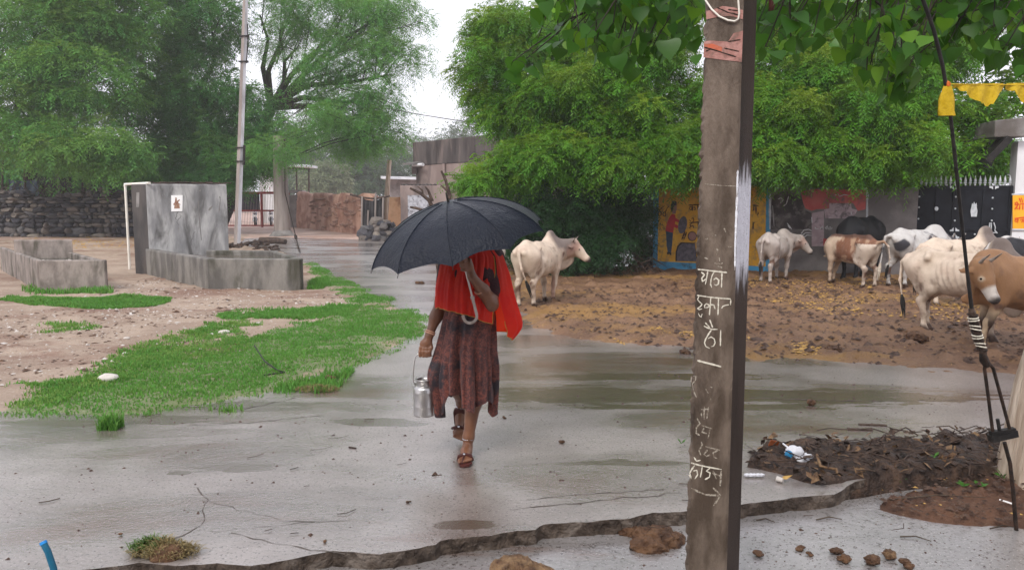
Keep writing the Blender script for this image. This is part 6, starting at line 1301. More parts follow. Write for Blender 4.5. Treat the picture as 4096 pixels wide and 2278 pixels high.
MB().tube([ST(3888, 1245), ST(3868, 1080), ST(3838, 800), ST(3800, 440), ST(3770, 260), ST(3735, 120), ST(3692, 0), ST(3655, -140), ST(3600, -320)], [.010, .0085, .0085, .0085, .0085, .009, .009, .009, .009], 8).build('wire', M['blackiron'], sy_)
rg = MB(); nA, nB = 10, 12; vs = []
for i in range(nB + 1):
    v = i / nB; c = ST(3791 - 6 * math.sin(v * 3), 345 + 118 * v); wd_ = .018 + .022 * math.sin(min(v * 1.9, 1.57)) - .006 * max(0, v - .8)
    for k in range(nA): t = 2 * math.pi * k / nA; vs.append(c + Vector((math.cos(t) * wd_ * (1 + .15 * math.sin(k * 3 + v * 5)), math.sin(t) * .012, 0)))
rg.add(vs, [(i * nA + k, i * nA + (k + 1) % nA, (i + 1) * nA + (k + 1) % nA, (i + 1) * nA + k) for i in range(nB) for k in range(nA)], True); rg.add(vs[-nA:], [tuple(range(nA))])
link('rag', rg.me('rag', M['cloth_yellow']), None, 'yellow rag tied to the dark stay wire and hanging down', 'rag')
kb = MB(); kb.ball(ST(3790, 338), (.014, .014, .018), .3, 1, 1); kb.ball(ST(3783, 348), (.010, .010, .016), .3, 1, 2); link('thread_knot', kb.me('thread_knot', M['orange']), None, 'orange thread knot above the yellow rag on the stay wire', 'knot')
bn = thing('bunting', 'string of yellow net bunting stretched right from the stay wire', 'bunting'); b0, b1 = ST(3797, 337), P(4400, 326, Ys + .2)
MB().tube([b0, b0.lerp(b1, .5) + Vector((0, 0, -.012)), b1], .003, 6).build('cord', M['cloth_yellow'], bn)
def strx(px): t = (px - 3797) / (4400 - 3797); return b0.lerp(b1, t)
for pts in ([(3812, 343), (3850, 368), (3905, 400), (3940, 425), (3965, 405), (3985, 360), (4000, 345)], [(4005, 345), (4030, 362), (4055, 385), (4085, 408), (4110, 420), (4140, 405), (4180, 350)]):
    mb = MB(); n_ = 24; xs_ = np.linspace(pts[0][0], pts[-1][0], n_); lo_ = np.interp(xs_, [p[0] for p in pts], [p[1] for p in pts]); vs = []; rr = random.Random(int(pts[0][0]))
    for i, x in enumerate(xs_):
        a_ = strx(x); zlo = P(x, lo_[i] + rr.uniform(-6, 10) * (0 < i < n_ - 1), a_.y).z
        for k in range(5): v = k / 4; vs.append((a_.x + .004 * math.sin(i + k), a_.y + .012 * math.sin(i * .9) * v, a_.z + (zlo - a_.z) * v))
    mb.add(vs, [(i * 5 + k, (i + 1) * 5 + k, (i + 1) * 5 + k + 1, i * 5 + k + 1) for i in range(n_ - 1) for k in range(4)], True); mb.build('pennant', M['cloth_yellow'], bn)
# --- pale tapered post
sp0 = G(4210, 1935, ZP); Yp = sp0.y; st_ = MB(); ht = P(0, 1243, Yp).z; r0, r1 = (4210 - 4008) / F * Yp, (4160 - 4042) / F * Yp; prof = []
vs = []; sg_ = 28; rr = random.Random(3)
for z, r in ((ZP - .05, r0 * 1.10), (ZP + .03, r0), (ZP + .25, r0 * .90), (ht * .55, (r0 + r1) * .48), (ht * .8, r1 * 1.02), (ht - .02, r1), (ht, r1 * .97)):
    for k in range(sg_): t = 2 * math.pi * k / sg_; q = r * (1 + .035 * math.sin(t * 5 + 1) + .02 * math.sin(t * 13)); vs.append((sp0.x + q * math.cos(t), sp0.y + q * math.sin(t), z))
st_.add(vs, [(i * sg_ + k, i * sg_ + (k + 1) % sg_, (i + 1) * sg_ + (k + 1) % sg_, (i + 1) * sg_ + k) for i in range(6) for k in range(sg_)], True); st_.add(vs[-sg_:], [tuple(range(sg_))])
link('wooden_stump', st_.me('wooden_stump', M['stump']), None, 'pale weathered tapering post cut flat at the right edge', 'post')

# ================================================================== small things on the ground
def blob(mb, c, r, seed, amp=.35, sub=3, fr=2.2):
    """one rough lump: a sphere pushed about by noise at two scales"""
    bm = bmesh.new(); bmesh.ops.create_icosphere(bm, subdivisions=sub, radius=1); c = Vector(c); V = np.array([v.co for v in bm.verts])
    n = fbm(V[:, 0] * fr + V[:, 2] * 1.3 + seed * 7.1, V[:, 1] * fr + V[:, 2] * 1.7, 3, seed) + .6 * fbm(V[:, 0] * fr * 3.1 - V[:, 2] * 4 + seed, V[:, 1] * fr * 3.1 + V[:, 2] * 3, 3, seed + 3)
    V = V * (1 + (n - .8) * 2 * amp)[:, None] * np.array(r)
    mb.add([Vector(p) + c for p in V], [tuple(v.index for v in f.verts) for f in bm.faces], False); bm.free()
def lump_pile(mb, c, r, n, seed, flat=.6):
    rr = random.Random(seed); c = Vector(c)
    for k in range(max(2, n // 4)):
        a_, q = rr.uniform(0, 6.28), rr.uniform(0, 1) ** .7 * (k > 0); x, y = math.cos(a_) * r * q * .75, math.sin(a_) * r * q * .6; h = (1 - q) * r * flat; s_ = rr.uniform(.38, .62) * r
        blob(mb, c + Vector((x, y, h * .35)), (s_ * rr.uniform(.9, 1.3), s_, s_ * rr.uniform(.5, .8)), seed * 50 + k, .34, 3 if r > .04 else 2)
def small(name, label, cat, fn, m, group=None): mb = MB(); fn(mb); return link(name, mb.me(name, M[m]), None, label, cat, group)
def GZ(px, py): return G(px, py, ZP)
def dunghill(mb):
    lump_pile(mb, GZ(2622, 2172) + Vector((.0, .02, .0)), .125, 44, 3, .6); lump_pile(mb, GZ(2545, 2145) + Vector((0, .02, .0)), .075, 20, 4, .5)
small('dung_heap', 'large coiled brown dung heap left of the foreground pole', 'dung', dunghill, 'dung')
small('dung_heap', 'rough pale brown dung heap at the bottom edge of the pavement', 'dung', lambda mb: lump_pile(mb, GZ(2060, 2300) + Vector((0, 0, .0)), .15, 40, 5, .5), 'dungpale')
for i, (px, py, r, lab) in enumerate([(3205, 2196, .035, 'dark dung ball just left of the middle row on the pavement'), (3235, 2218, .030, 'small dung ball under the dark one on the pavement'), (3338, 2218, .062, 'round red brown dung lump between the small balls and the larger cluster'), (3380, 2248, .055, 'red brown dung lump below the round one on the pavement'),
        (3488, 2255, .075, 'dark lumpy dung at the bottom edge of the pavement'), (3560, 2232, .060, 'crumbly orange brown dung right of the dark lump'), (3618, 2262, .065, 'tall crumbly dung lump rightmost of the pavement row'), (3030, 2222, .045, 'dark clod with a green leaf stuck to it beside the pole')]):
    small('dung_lump', lab, 'dung', (lambda px, py, r, i: lambda mb: lump_pile(mb, GZ(px, py) + Vector((0, 0, r * .2)), r * .85, 9, 20 + i, .6))(px, py, r, i), 'dung' if i not in (5,) else 'dungpale', 'dung lumps on the lower pavement')
for i, (px, py, r, lab) in enumerate([(3330, 1412, .15, 'long dark dung pat on the edge of the cattle yard'), (3520, 1400, .10, 'small dark dung pat between the two larger ones in the yard'), (3660, 1372, .17, 'broad red brown dung pat near the thin humped cow'), (2740, 1412, .07, 'small dark dung clod beside the foreground pole in the yard'), (1672, 1133, .10, 'dark dung pat on the road behind the woman')]):
    small('dung_pat', lab, 'dung', (lambda px, py, r, i: lambda mb: (lump_pile(mb, GH(px, py) + Vector((0, 0, .01)), r, 18, 60 + i, .35)))(px, py, r, i), 'dung', 'dung pats in the cattle yard')
for i, (px, py, r, lab) in enumerate([(2250, 1772, .028, 'dark brown clod on the road right of the woman'), (2015, 1672, .022, 'small clod behind the woman beside her skirt'), (1315, 1520, .06, 'muddy clod with a dry stalk at the edge of the grass'), (482, 2140, .020, 'dark pebble on the wet slab above the grass clump'), (1640, 2010, .018, 'dark crumb on the slab in front of the woman'), (3245, 1620, .05, 'dark stone at the edge of the long puddle'), (1300, 2168, .018, 'dark crumb near the broken slab edge')]):
    small('clod', lab, 'clod', (lambda px, py, r, i: lambda mb: lump_pile(mb, G(px, py) + Vector((0, 0, r * .3)), r, 5, 90 + i, .5))(px, py, r, i), 'dung', 'clods on the wet road')
for i, (px, py, r, lab) in enumerate([(897, 1345, .075, 'white rounded stone lying on the grass'), (847, 1346, .035, 'small white stone left of the larger one on the grass'), (507, 1360, .04, 'white pebble on the bare soil'), (435, 1532, .09, 'flat pale stone at the front of the grass')]):
    small('stone', lab, 'stone', (lambda px, py, r, i: lambda mb: mb.ball(GH(px, py) + Vector((0, 0, r * .25)), (r, r * .7, r * .45), .2, 2, i))(px, py, r, i), 'stonepale', 'pale stones on the field')
# clump of pulled grass and mud on the slab edge
def tuft(mb, c, r, n, seed, h=.09):
    rr = random.Random(seed); c = Vector(c)
    for k in range(n):
        a_, q = rr.uniform(0, 6.28), rr.uniform(0, 1) ** .5; b_ = c + Vector((math.cos(a_) * r * q * 1.5, math.sin(a_) * r * q * .7, h * .5 * (1 - q) + rr.uniform(0, .01))); t = b_ + Vector((rr.uniform(-1, 1) * .07, rr.uniform(-1, 1) * .05, rr.uniform(-.01, h * .6 * (1 - q * .5)))); w = Vector((rr.uniform(-1, 1), rr.uniform(-1, 1), 0)).normalized() * .0022
        m_ = (b_ + t) / 2 + Vector((0, 0, .014)); mb.add([b_ - w, b_ + w, m_ + w, m_ - w, t], [(0, 1, 2, 3), (3, 2, 4)])
tg = thing('grass_clump', 'pulled clump of half dry grass and mud on the slab edge at lower left', 'grass clump'); g0 = G(660, 2215)
mb = MB(); tuft(mb, g0, .105, 900, 1); mb.build('dry_blades', M['drygrass'], tg)['kind'] = 'stuff'
mb = MB(); tuft(mb, g0 + Vector((-.07, .02, .01)), .07, 420, 2); mb.build('green_blades', mat('dull_green_blade', (.05, .10, .02), (.10, .17, .04), 30, .5, 0), tg)['kind'] = 'stuff'
mb = MB(); lump_pile(mb, g0 + Vector((.02, -.01, -.005)), .12, 18, 5, .3); mb.build('mud_root', M['dung'], tg)
small('grass_clump', 'flat brown wad of old grass at the puddle edge beyond the road', 'grass clump', lambda mb: tuft(mb, G(1265, 1560), .13, 500, 3, .06), 'drygrass')
# blue hose end
hz = thing('hose', 'open end of a blue plastic hose standing up at the lower left corner', 'hose'); hp0 = G(225, 2330, ZP)
hpts = [P(232, 2360, 3.12), P(214, 2270, 3.13), P(192, 2205, 3.14), P(172, 2166, 3.15)]; MB().tube(hpts[:1] + hpts[1:], .0135, 14, False).build('pipe', M['bluehose'], hz)
MB().tube([hpts[-1] - (hpts[-1] - hpts[-2]).normalized() * .010, hpts[-1] + (hpts[-1] - hpts[-2]).normalized() * .002], .0150, 14, False).build('rim', M['blueend'], hz); MB().tube([hpts[-1] - (hpts[-1] - hpts[-2]).normalized() * .02, hpts[-1] - (hpts[-1] - hpts[-2]).normalized() * .004], .011, 12).build('bore', M['drain'], hz)
MB().tube([(hpts[0].x + .03, hpts[0].y - .05, ZP - .02), hpts[0]], .0135, 14, False).build('pipe', M['bluehose'], hz)
# cable in the grass
small('cable_piece', 'dark length of cable curling out of the grass', 'cable', lambda mb: mb.tube([GH(1020, 1448) + Vector((0, 0, .14)), GH(1060, 1480) + Vector((0, 0, .06)), GH(1110, 1505) + Vector((0, 0, .02)), GH(1140, 1510) + Vector((0, 0, .01)), GH(1050, 1516) + Vector((0, 0, .01))], .007, 6), 'blackiron')
# rubbish heap at the broken road edge
HEAP = g2((2940, 1870), (2990, 1800), (3100, 1770), (3250, 1745), (3400, 1760), (3560, 1758), (3750, 1738), (4020, 1738), (4300, 1720), (4300, 1840), (4010, 1885), (3700, 1908), (3450, 1928), (3370, 1945), (3290, 1956), (3205, 1940), (3100, 1905))
lumpy('rubbish_heap', HEAP, 1.2, 4.6, 4.2, 6.4, .02, .012, .045, M['trash'], 71, .13, .05, sink=.30, freq=(8, 8), coarse=.03)['kind'] = 'stuff'
lit = MB(); rr = random.Random(14); heapxy = np.array(HEAP)
def rand_in(poly):
    a = np.array(poly)
    while True:
        p = (rr.uniform(a[:, 0].min(), a[:, 0].max()), rr.uniform(a[:, 1].min(), a[:, 1].max()))
        if poly_sd(np.array([p[0]]), np.array([p[1]]), poly)[0] < -.01: return p
mats_ = [MB(), MB(), MB()]
for k in range(420):
    x, y = rand_in(HEAP); z = .028 + rr.uniform(0, .035); L = rr.uniform(.02, .08); a_ = rr.uniform(0, 6.28); w = rr.uniform(.008, .03); d1 = Vector((math.cos(a_) * L, math.sin(a_) * L, rr.uniform(-.02, .05))); s1 = Vector((-math.sin(a_), math.cos(a_), rr.uniform(-.6, .6))) * w; c = Vector((x, y, z)); mb = mats_[0 if k % 3 else 1]
    mb.add([c - d1 / 2, c + s1, c + d1 / 2, c - s1 + Vector((0, 0, .01))], [(0, 1, 2), (0, 2, 3)])
for k in range(130):
    x, y = rand_in(HEAP); a_ = rr.uniform(0, 6.28); L = rr.uniform(.08, .25); c = Vector((x, y, .03 + rr.uniform(0, .045))); mats_[2].tube([c, c + Vector((math.cos(a_) * L * .5, math.sin(a_) * L * .4, rr.uniform(.0, .05))), c + Vector((math.cos(a_ + .4) * L, math.sin(a_ + .4) * L * .7, rr.uniform(-.03, .04)))], rr.uniform(.0018, .005), 4)
for mb, m_, n_ in zip(mats_, ('trash', 'dungpale', 'deadwood'), ('leaf_litter', 'leaf_litter', 'twig_litter')): link(n_, mb.me(n_, M[m_]), None, kind='stuff')
pc = lambda x, y: (2980 + x * .2442, 1700 + y * .2442)
def crumple(mb, c, rx, ry, rz, seed, n=2):
    mb.ball(c, (rx, ry, rz), .24, 3, seed)
bg_ = thing('plastic_bag', 'crumpled pale plastic bag with a blue print on the rubbish heap', 'plastic bag'); x, y = pc(820, 600); c = G(x, y) + Vector((0, .02, .055))
mb = MB(); crumple(mb, c, .060, .04, .045, 2); crumple(mb, c + Vector((.075, 0, -.022)), .05, .03, .02, 3); crumple(mb, c + Vector((.03, -.03, -.045)), .06, .03, .03, 4); mb.build('film', M['white_plastic'], bg_)
mb = MB(); crumple(mb, c + Vector((-.045, -.03, -.008)), .026, .02, .032, 5); mb.build('blue_print', M['bag_blue'], bg_)
small('card_scrap', 'rust brown scrap of card at the left of the rubbish heap', 'scrap', lambda mb: mb.box(G(*pc(510, 520)) + Vector((0, .05, .075)), (.062, .006, .045), Matrix.Rotation(.35, 3, 'X') @ Matrix.Rotation(.2, 3, 'Y')), 'cardboard')
small('plastic_straw', 'white plastic tube leaning on the bag in the rubbish heap', 'tube', lambda mb: mb.tube([G(*pc(640, 560)) + Vector((-.005, .02, .10)), G(*pc(760, 600)) + Vector((0, .02, .075))], .006, 8), 'white_plastic')
small('paper_scrap', 'white crumpled paper at the front of the rubbish heap beside the pole', 'scrap', lambda mb: [mb.ball(G(*pc(30 + k * 60, 850)) + Vector((0, 0, .015)), (.022, .015, .012), .3, 1, k) for k in range(5)], 'white_plastic')
small('paper_cup', 'pale crushed cup lying at the front of the rubbish heap', 'cup', lambda mb: mb.tube([G(*pc(520, 920)) + Vector((0, 0, .018)), G(*pc(620, 945)) + Vector((0, 0, .016))], [.017, .013], 10), 'stonepale')
small('leaf_scrap', 'yellow fallen leaf at the front of the rubbish heap', 'leaf', lambda mb: mb.add([G(*pc(660, 930)) + Vector(v) for v in ((-.03, 0, .02), (0, -.02, .025), (.045, .01, .04), (0, .025, .03))], [(0, 1, 2, 3)]), 'straw')
small('rag', 'grey twisted rag strip hanging off the right of the plastic bag', 'rag', lambda mb: mb.tube([G(*pc(1190, 700)) + Vector((0, .02, .08)), G(*pc(1230, 800)) + Vector((0, .0, .05)), G(*pc(1350, 830)) + Vector((0, 0, .05)), G(*pc(1490, 850)) + Vector((0, 0, .05)), G(*pc(1520, 900)) + Vector((0, -.01, .02))], [.008, .010, .008, .010, .004], 6), 'dungpale')
small('white_scrap', 'white strip of plastic on the red soil beside the stay wire', 'scrap', lambda mb: mb.bar(G(3995, 2030, ZP) + Vector((0, 0, .05)), G(4062, 2045, ZP) + Vector((0, 0, .04)), .016, .004), 'signwhite')
# twigs and weeds around the soil bank
for k, (p0_, p1_, lab) in enumerate([((3560, 2030), (3940, 2022), 'long thin twig lying along the red soil bank'), ((3960, 2118), (4062, 2112), 'short dark stick at the foot of the stay wire'), ((3265, 2082), (3368, 2080), 'dark stick lying on the pavement below the slab tip'), ((3600, 2150), (3725, 2168), 'thin curved twig on the pavement below the soil bank'), ((3025, 2084), (3100, 2092), 'short twig on the pavement right of the pole')]):
    small('twig', lab, 'twig', lambda mb: mb.tube([G(*p0_, ZP) + Vector((0, 0, .05 if k == 0 else .008)), G((p0_[0] + p1_[0]) / 2, (p0_[1] + p1_[1]) / 2 - 8, ZP) + Vector((0, 0, .06 if k == 0 else .012)), G(*p1_, ZP) + Vector((0, 0, .05 if k == 0 else .007))], [.004, .0035, .002], 5), 'twig', 'twigs lying on the lower pavement')
for k, (px, py, w, lab) in enumerate([(3490, 1698, 55, 'dark flat strip on the wet road above the rubbish heap'), (3440, 1716, 50, 'second dark flat strip on the wet road above the rubbish heap'), (1410, 1790, 14, 'short brown stick on the slab beside her sandal')]):
    small('stick', lab, 'stick', lambda mb: mb.bar(G(px - w, py) + Vector((0, 0, .006)), G(px + w, py + 4) + Vector((0, 0, .005)), .03 if k < 2 else .012, .008), 'deadwood')
M['weed'] = leafmat('weed_leaf', (.04, .14, .02), (.07, .20, .03), (.14, .30, .06))
def weed(px, py, n, L, label, seed, z=ZP, wide=.4):
    r_ = np.random.default_rng(seed); o = thing('weed', label, 'weed', tuple(G(px, py, z) + Vector((0, 0, .03)))); 
    for k in range(n):
        a_ = r_.uniform(0, 6.28); l = L * r_.uniform(.6, 1.1); e = r_.uniform(.3, 1.1); d = np.array((math.cos(a_) * math.cos(e), math.sin(a_) * math.cos(e), math.sin(e))); s_ = np.array((-math.sin(a_), math.cos(a_), 0)) * l * wide * .5
        v = np.array([(0, 0, 0), d * l * .4 - s_, d * l * .5 + s_ * .0 + (0, 0, .004), d * l * .4 + s_, d * l + np.array((0, 0, -l * .2))]); link('leaf', mesh_np('leaf', v, np.array([(0, 1, 2), (0, 2, 3), (1, 4, 2), (2, 4, 3)]), M['weed'], True, np.full((5, 3), (r_.uniform(.3, .9), .2, 0))), o)
weed(3590, 1950, 9, .075, 'small spiky weed at the lip of the drain', 1, wide=.15); weed(3850, 1962, 6, .055, 'broad leaved green weed on the red soil left of the post', 2, wide=.75); weed(3915, 1965, 6, .06, 'leafy green weed close to the foot of the pale post', 3, wide=.75); weed(4010, 1930, 12, .09, 'thin grassy weed growing against the pale post', 4, wide=.12); weed(2725, 1790, 8, .05, 'small dark weed sprouting beside the foreground pole', 5, 0, .3); weed(3735, 1845, 4, .05, 'single green sprout on the rubbish heap', 6, .05, .5)

for o in list(COL.objects):
    if o.name.split('.')[0] in ('basin_wall', 'front_wall', 'side_wall', 'back_wall', 'wall', 'parapet', 'board', 'lintel_stub', 'log') and o.type == 'MESH':
        bv = o.modifiers.new('worn_edges', 'BEVEL'); bv.width = .02 if o.name.split('.')[0] != 'board' else .004; bv.segments = 2

# hairline plaster cracks on the tank, and wind-blown twigs on the road
rr = random.Random(44)
for k in range(3):
    x, y = rr.uniform(600, 890), rr.uniform(770, 930); st = [(x, y)]
    for q in range(5): x += rr.uniform(-9, 9); y += rr.uniform(6, 16); st.append((x, y))
    wst(tank, 'crack', [st], lambda p: p, 'tankdark', .007, .003, P3, N3)
tws = MB()
for k in range(24):
    px, py = rr.uniform(100, 3900), rr.uniform(1560, 2160); a_ = rr.uniform(-.5, .5); L_ = rr.uniform(.03, .16); c = G(px, py) + Vector((0, 0, .006))
    tws.tube([c, c + Vector((math.cos(a_) * L_ * .5, math.sin(a_) * L_ * .5, .004)), c + Vector((math.cos(a_ + .5) * L_, math.sin(a_ + .5) * L_, 0))], rr.uniform(.0012, .003), 4)
link('twig_litter', tws.me('twig_litter', M['deadwood']), None, kind='stuff')
# ================================================================== trees
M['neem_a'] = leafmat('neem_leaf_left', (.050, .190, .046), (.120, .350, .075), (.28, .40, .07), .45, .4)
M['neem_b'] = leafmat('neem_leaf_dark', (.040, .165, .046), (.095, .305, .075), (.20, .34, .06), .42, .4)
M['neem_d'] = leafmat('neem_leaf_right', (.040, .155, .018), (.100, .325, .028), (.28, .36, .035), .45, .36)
M['farleaf'] = leafmat('far_leaf', (.035, .075, .035), (.065, .125, .05), (.12, .17, .06), .3, .5)
M['palebush'] = leafmat('pale_bush_leaf', (.12, .16, .08), (.20, .24, .13), (.3, .32, .2), .3, .5)
M['darkbush'] = leafmat('dark_hedge_leaf', (.012, .04, .014), (.028, .085, .024), (.06, .13, .03), .25, .45)
M['ficus'] = leafmat('peepal_leaf', (.018, .075, .012), (.045, .155, .018), (.16, .34, .02), .42, .34, .25)

def clumps_in(lobes, seed):
    """lobes: (centre, (rx,ry,rz), n, r) -> centres, radii; biased to the outside of each lobe"""
    r_ = np.random.default_rng(seed); C, Rr, O = [], [], []
    for c, rad, n, r in lobes:
        d = r_.normal(size=(n, 3)); d /= np.linalg.norm(d, axis=1)[:, None]; q = r_.uniform(.30, 1, n) ** .6
        C.append(np.array(c) + d * q[:, None] * np.array(rad)); Rr.append(r * r_.uniform(.6, 1.2, n)); O.append(d)
    return np.concatenate(C), np.concatenate(Rr), np.concatenate(O)
def foliage(C, Rr, per, L, nl, ll, lw, seed, young=.25, droop=.5, tone=.15, up=.35, zmin=None, hole=None):
    """compound leaves: a drooping stalk with paired narrow leaflets, gathered in rounded tufts"""
    r_ = np.random.default_rng(seed); per_ = np.maximum(3, (per * (Rr / Rr.mean()) ** 2).astype(int)); ci = np.repeat(np.arange(len(C)), per_); N = len(ci)
    d = r_.normal(size=(N, 3)); d[:, 2] = d[:, 2] * .7 + up + .15; d /= np.linalg.norm(d, axis=1)[:, None]
    b = C[ci] + d * (Rr[ci] * r_.uniform(.15, .95, N) ** .7)[:, None] * np.array((1, 1, .75)); ln = L * r_.uniform(.65, 1.25, N)
    hd = d + r_.normal(size=(N, 3)) * .35; hd[:, 2] -= .15; hd /= np.linalg.norm(hd, axis=1)[:, None]
    t = np.linspace(.12, 1, nl); sgn = np.where(np.arange(nl) % 2, 1., -1.)
    p = b[:, None] + hd[:, None] * (ln[:, None] * t)[..., None]; p[:, :, 2] -= droop * ln[:, None] * t ** 2
    tan = np.repeat(hd[:, None], nl, 1) - np.array((0, 0, 1)) * (2 * droop * t)[None, :, None]; tan /= np.linalg.norm(tan, axis=2)[..., None]
    sd = np.cross(tan, np.array((0, 0, 1.))); sd /= np.linalg.norm(sd, axis=2)[..., None] + 1e-6
    v = sd * sgn[None, :, None] * .85 + tan * .55 + r_.normal(size=(N, nl, 3)) * .22; v[..., 2] -= .30; v[:, -1] = tan[:, -1]; v /= np.linalg.norm(v, axis=2)[..., None]
    le = (ll * r_.uniform(.7, 1.2, (N, nl)))[..., None]; wv = tan * (lw * .5) * r_.uniform(.7, 1.2, (N, nl))[..., None]
    V = np.stack([p - wv * .6, p + v * le * .45 + wv, p + v * le, p + v * le * .45 - wv * .9], 2)
    V = V.reshape(-1, 3); f = np.arange(N * nl)[:, None] * 4 + np.array([0, 1, 2, 3])
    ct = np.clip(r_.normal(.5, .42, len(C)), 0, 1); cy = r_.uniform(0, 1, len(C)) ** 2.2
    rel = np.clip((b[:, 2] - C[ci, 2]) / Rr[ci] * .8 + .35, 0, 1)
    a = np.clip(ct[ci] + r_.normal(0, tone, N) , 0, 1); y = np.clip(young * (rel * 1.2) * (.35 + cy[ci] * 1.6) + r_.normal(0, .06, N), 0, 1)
    c = np.zeros((N, nl * 4, 3)); c[..., 0] = a[:, None]; c[..., 1] = y[:, None]
    return V, f, c.reshape(-1, 3)
def tree(name, label, basept, fork, lobes, m, per=60, L=.34, nl=11, ll=.09, lw=.030, seed=1, young=.25, trunk_r=.3, droop=.5, group=None, limbs=None, tone=.15, twigs=60, up=.35, barkm='bark', bow=.0):
    base_ = Vector(basept); root = thing(name, label, 'tree', base_, 0, group); fk = Vector(fork); rr = random.Random(seed)
    C, Rr, O = clumps_in(lobes, seed); V, f, c = foliage(C, Rr, per, L, nl, ll, lw, seed, young, droop, tone, up)
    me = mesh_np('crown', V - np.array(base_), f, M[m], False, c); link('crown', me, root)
    k = (fk - base_) * .5 + Vector((rr.uniform(-.2, .2), rr.uniform(-.2, .2), 0))
    MB().tube([(0, 0, -.2), (0, 0, .3), k, fk - base_], [trunk_r * 1.35, trunk_r * 1.1, trunk_r * .95, trunk_r * .8], 10).build('trunk', M[barkm], root)
    ends = [Vector(l[0]) for l in lobes] if limbs is None else [Vector(q) for q in limbs]
    tw = MB()
    for e in ends:
        a_ = fk - base_; b_ = e - base_; m1 = a_.lerp(b_, .35) + Vector((rr.uniform(-.4, .4), rr.uniform(-.3, .3), .25 * (b_ - a_).length * .3)); m2 = a_.lerp(b_, .7) + Vector((rr.uniform(-.3, .3), rr.uniform(-.3, .3), .2))
        MB().tube([a_, m1, m2, b_], [trunk_r * .55, trunk_r * .4, trunk_r * .27, trunk_r * .12], 8).build('branch', M[barkm], root)
    for q in rr.sample(range(len(C)), min(twigs, len(C))):
        cc = Vector(C[q]); e = min(ends, key=lambda w: (w - cc).length); s_ = fk.lerp(e, rr.uniform(.5, 1)); md = s_.lerp(cc, .5) + Vector((0, 0, .15))
        tw.tube([s_ - base_, md - base_, cc - base_], [trunk_r * .11, trunk_r * .07, .012], 5)
    if tw.v: tw.build('twigs', M[barkm], root)['kind'] = 'stuff'
    return root
def LB(px, py, Y, rx, ry, rz=None, n=20, r=.6):
    """lobe whose centre shows at photo point (px,py) at depth Y; rx, ry half sizes in photo pixels, rz depth in metres"""
    s = Y / F; return (tuple(P(px, py, Y)), (rx * s, rz if rz else rx * s * .7, ry * s), n, r)

# left: two broad neems and a feathery one leaning over the road
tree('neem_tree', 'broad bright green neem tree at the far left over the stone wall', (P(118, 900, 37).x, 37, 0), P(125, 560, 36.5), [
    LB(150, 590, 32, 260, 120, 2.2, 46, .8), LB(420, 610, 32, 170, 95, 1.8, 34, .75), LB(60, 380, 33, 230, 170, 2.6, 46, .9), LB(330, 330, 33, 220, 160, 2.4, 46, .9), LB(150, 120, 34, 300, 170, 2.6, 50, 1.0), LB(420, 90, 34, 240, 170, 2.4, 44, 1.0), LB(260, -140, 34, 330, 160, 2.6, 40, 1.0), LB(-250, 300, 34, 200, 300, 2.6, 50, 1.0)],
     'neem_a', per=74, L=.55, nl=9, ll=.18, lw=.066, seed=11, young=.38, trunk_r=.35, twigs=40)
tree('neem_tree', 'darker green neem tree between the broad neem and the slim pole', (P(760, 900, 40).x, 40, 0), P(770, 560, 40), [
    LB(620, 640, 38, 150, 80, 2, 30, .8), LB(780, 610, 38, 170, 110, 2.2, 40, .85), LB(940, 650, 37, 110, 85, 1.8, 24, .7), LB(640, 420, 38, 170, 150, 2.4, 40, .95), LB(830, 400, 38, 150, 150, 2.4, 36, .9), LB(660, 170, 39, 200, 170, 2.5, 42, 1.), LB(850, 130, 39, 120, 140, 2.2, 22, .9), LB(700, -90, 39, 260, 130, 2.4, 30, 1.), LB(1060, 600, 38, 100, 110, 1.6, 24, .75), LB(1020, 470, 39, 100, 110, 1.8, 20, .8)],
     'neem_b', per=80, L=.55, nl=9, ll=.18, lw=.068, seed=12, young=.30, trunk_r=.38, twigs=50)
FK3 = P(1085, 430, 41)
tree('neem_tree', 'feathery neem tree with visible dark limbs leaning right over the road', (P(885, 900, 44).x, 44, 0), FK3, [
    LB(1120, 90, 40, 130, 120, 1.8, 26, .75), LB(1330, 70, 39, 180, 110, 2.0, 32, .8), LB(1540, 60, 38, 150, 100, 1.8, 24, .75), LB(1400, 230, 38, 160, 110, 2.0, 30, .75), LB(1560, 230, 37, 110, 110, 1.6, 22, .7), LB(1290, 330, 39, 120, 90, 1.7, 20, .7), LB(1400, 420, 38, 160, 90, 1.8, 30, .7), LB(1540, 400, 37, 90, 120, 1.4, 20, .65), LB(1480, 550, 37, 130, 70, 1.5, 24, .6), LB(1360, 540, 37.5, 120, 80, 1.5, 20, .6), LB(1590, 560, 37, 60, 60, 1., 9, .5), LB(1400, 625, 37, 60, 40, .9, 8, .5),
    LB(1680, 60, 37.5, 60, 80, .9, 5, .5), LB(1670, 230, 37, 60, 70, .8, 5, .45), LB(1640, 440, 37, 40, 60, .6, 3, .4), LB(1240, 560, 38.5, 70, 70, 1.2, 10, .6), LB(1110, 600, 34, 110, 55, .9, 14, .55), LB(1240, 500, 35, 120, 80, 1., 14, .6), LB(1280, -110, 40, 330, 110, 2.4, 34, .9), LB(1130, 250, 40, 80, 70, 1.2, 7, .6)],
     'neem_a', per=54, L=.50, nl=10, ll=.15, lw=.045, seed=13, young=.16, trunk_r=.32, droop=.62, limbs=[P(1190, 190, 40), P(1130, 90, 41), P(1330, 150, 39), P(1540, 60, 38), P(1420, 300, 38), P(1400, 410, 38), P(1560, 300, 37), P(1290, 300, 39), P(1040, 60, 41), P(1480, 540, 37)], twigs=120)
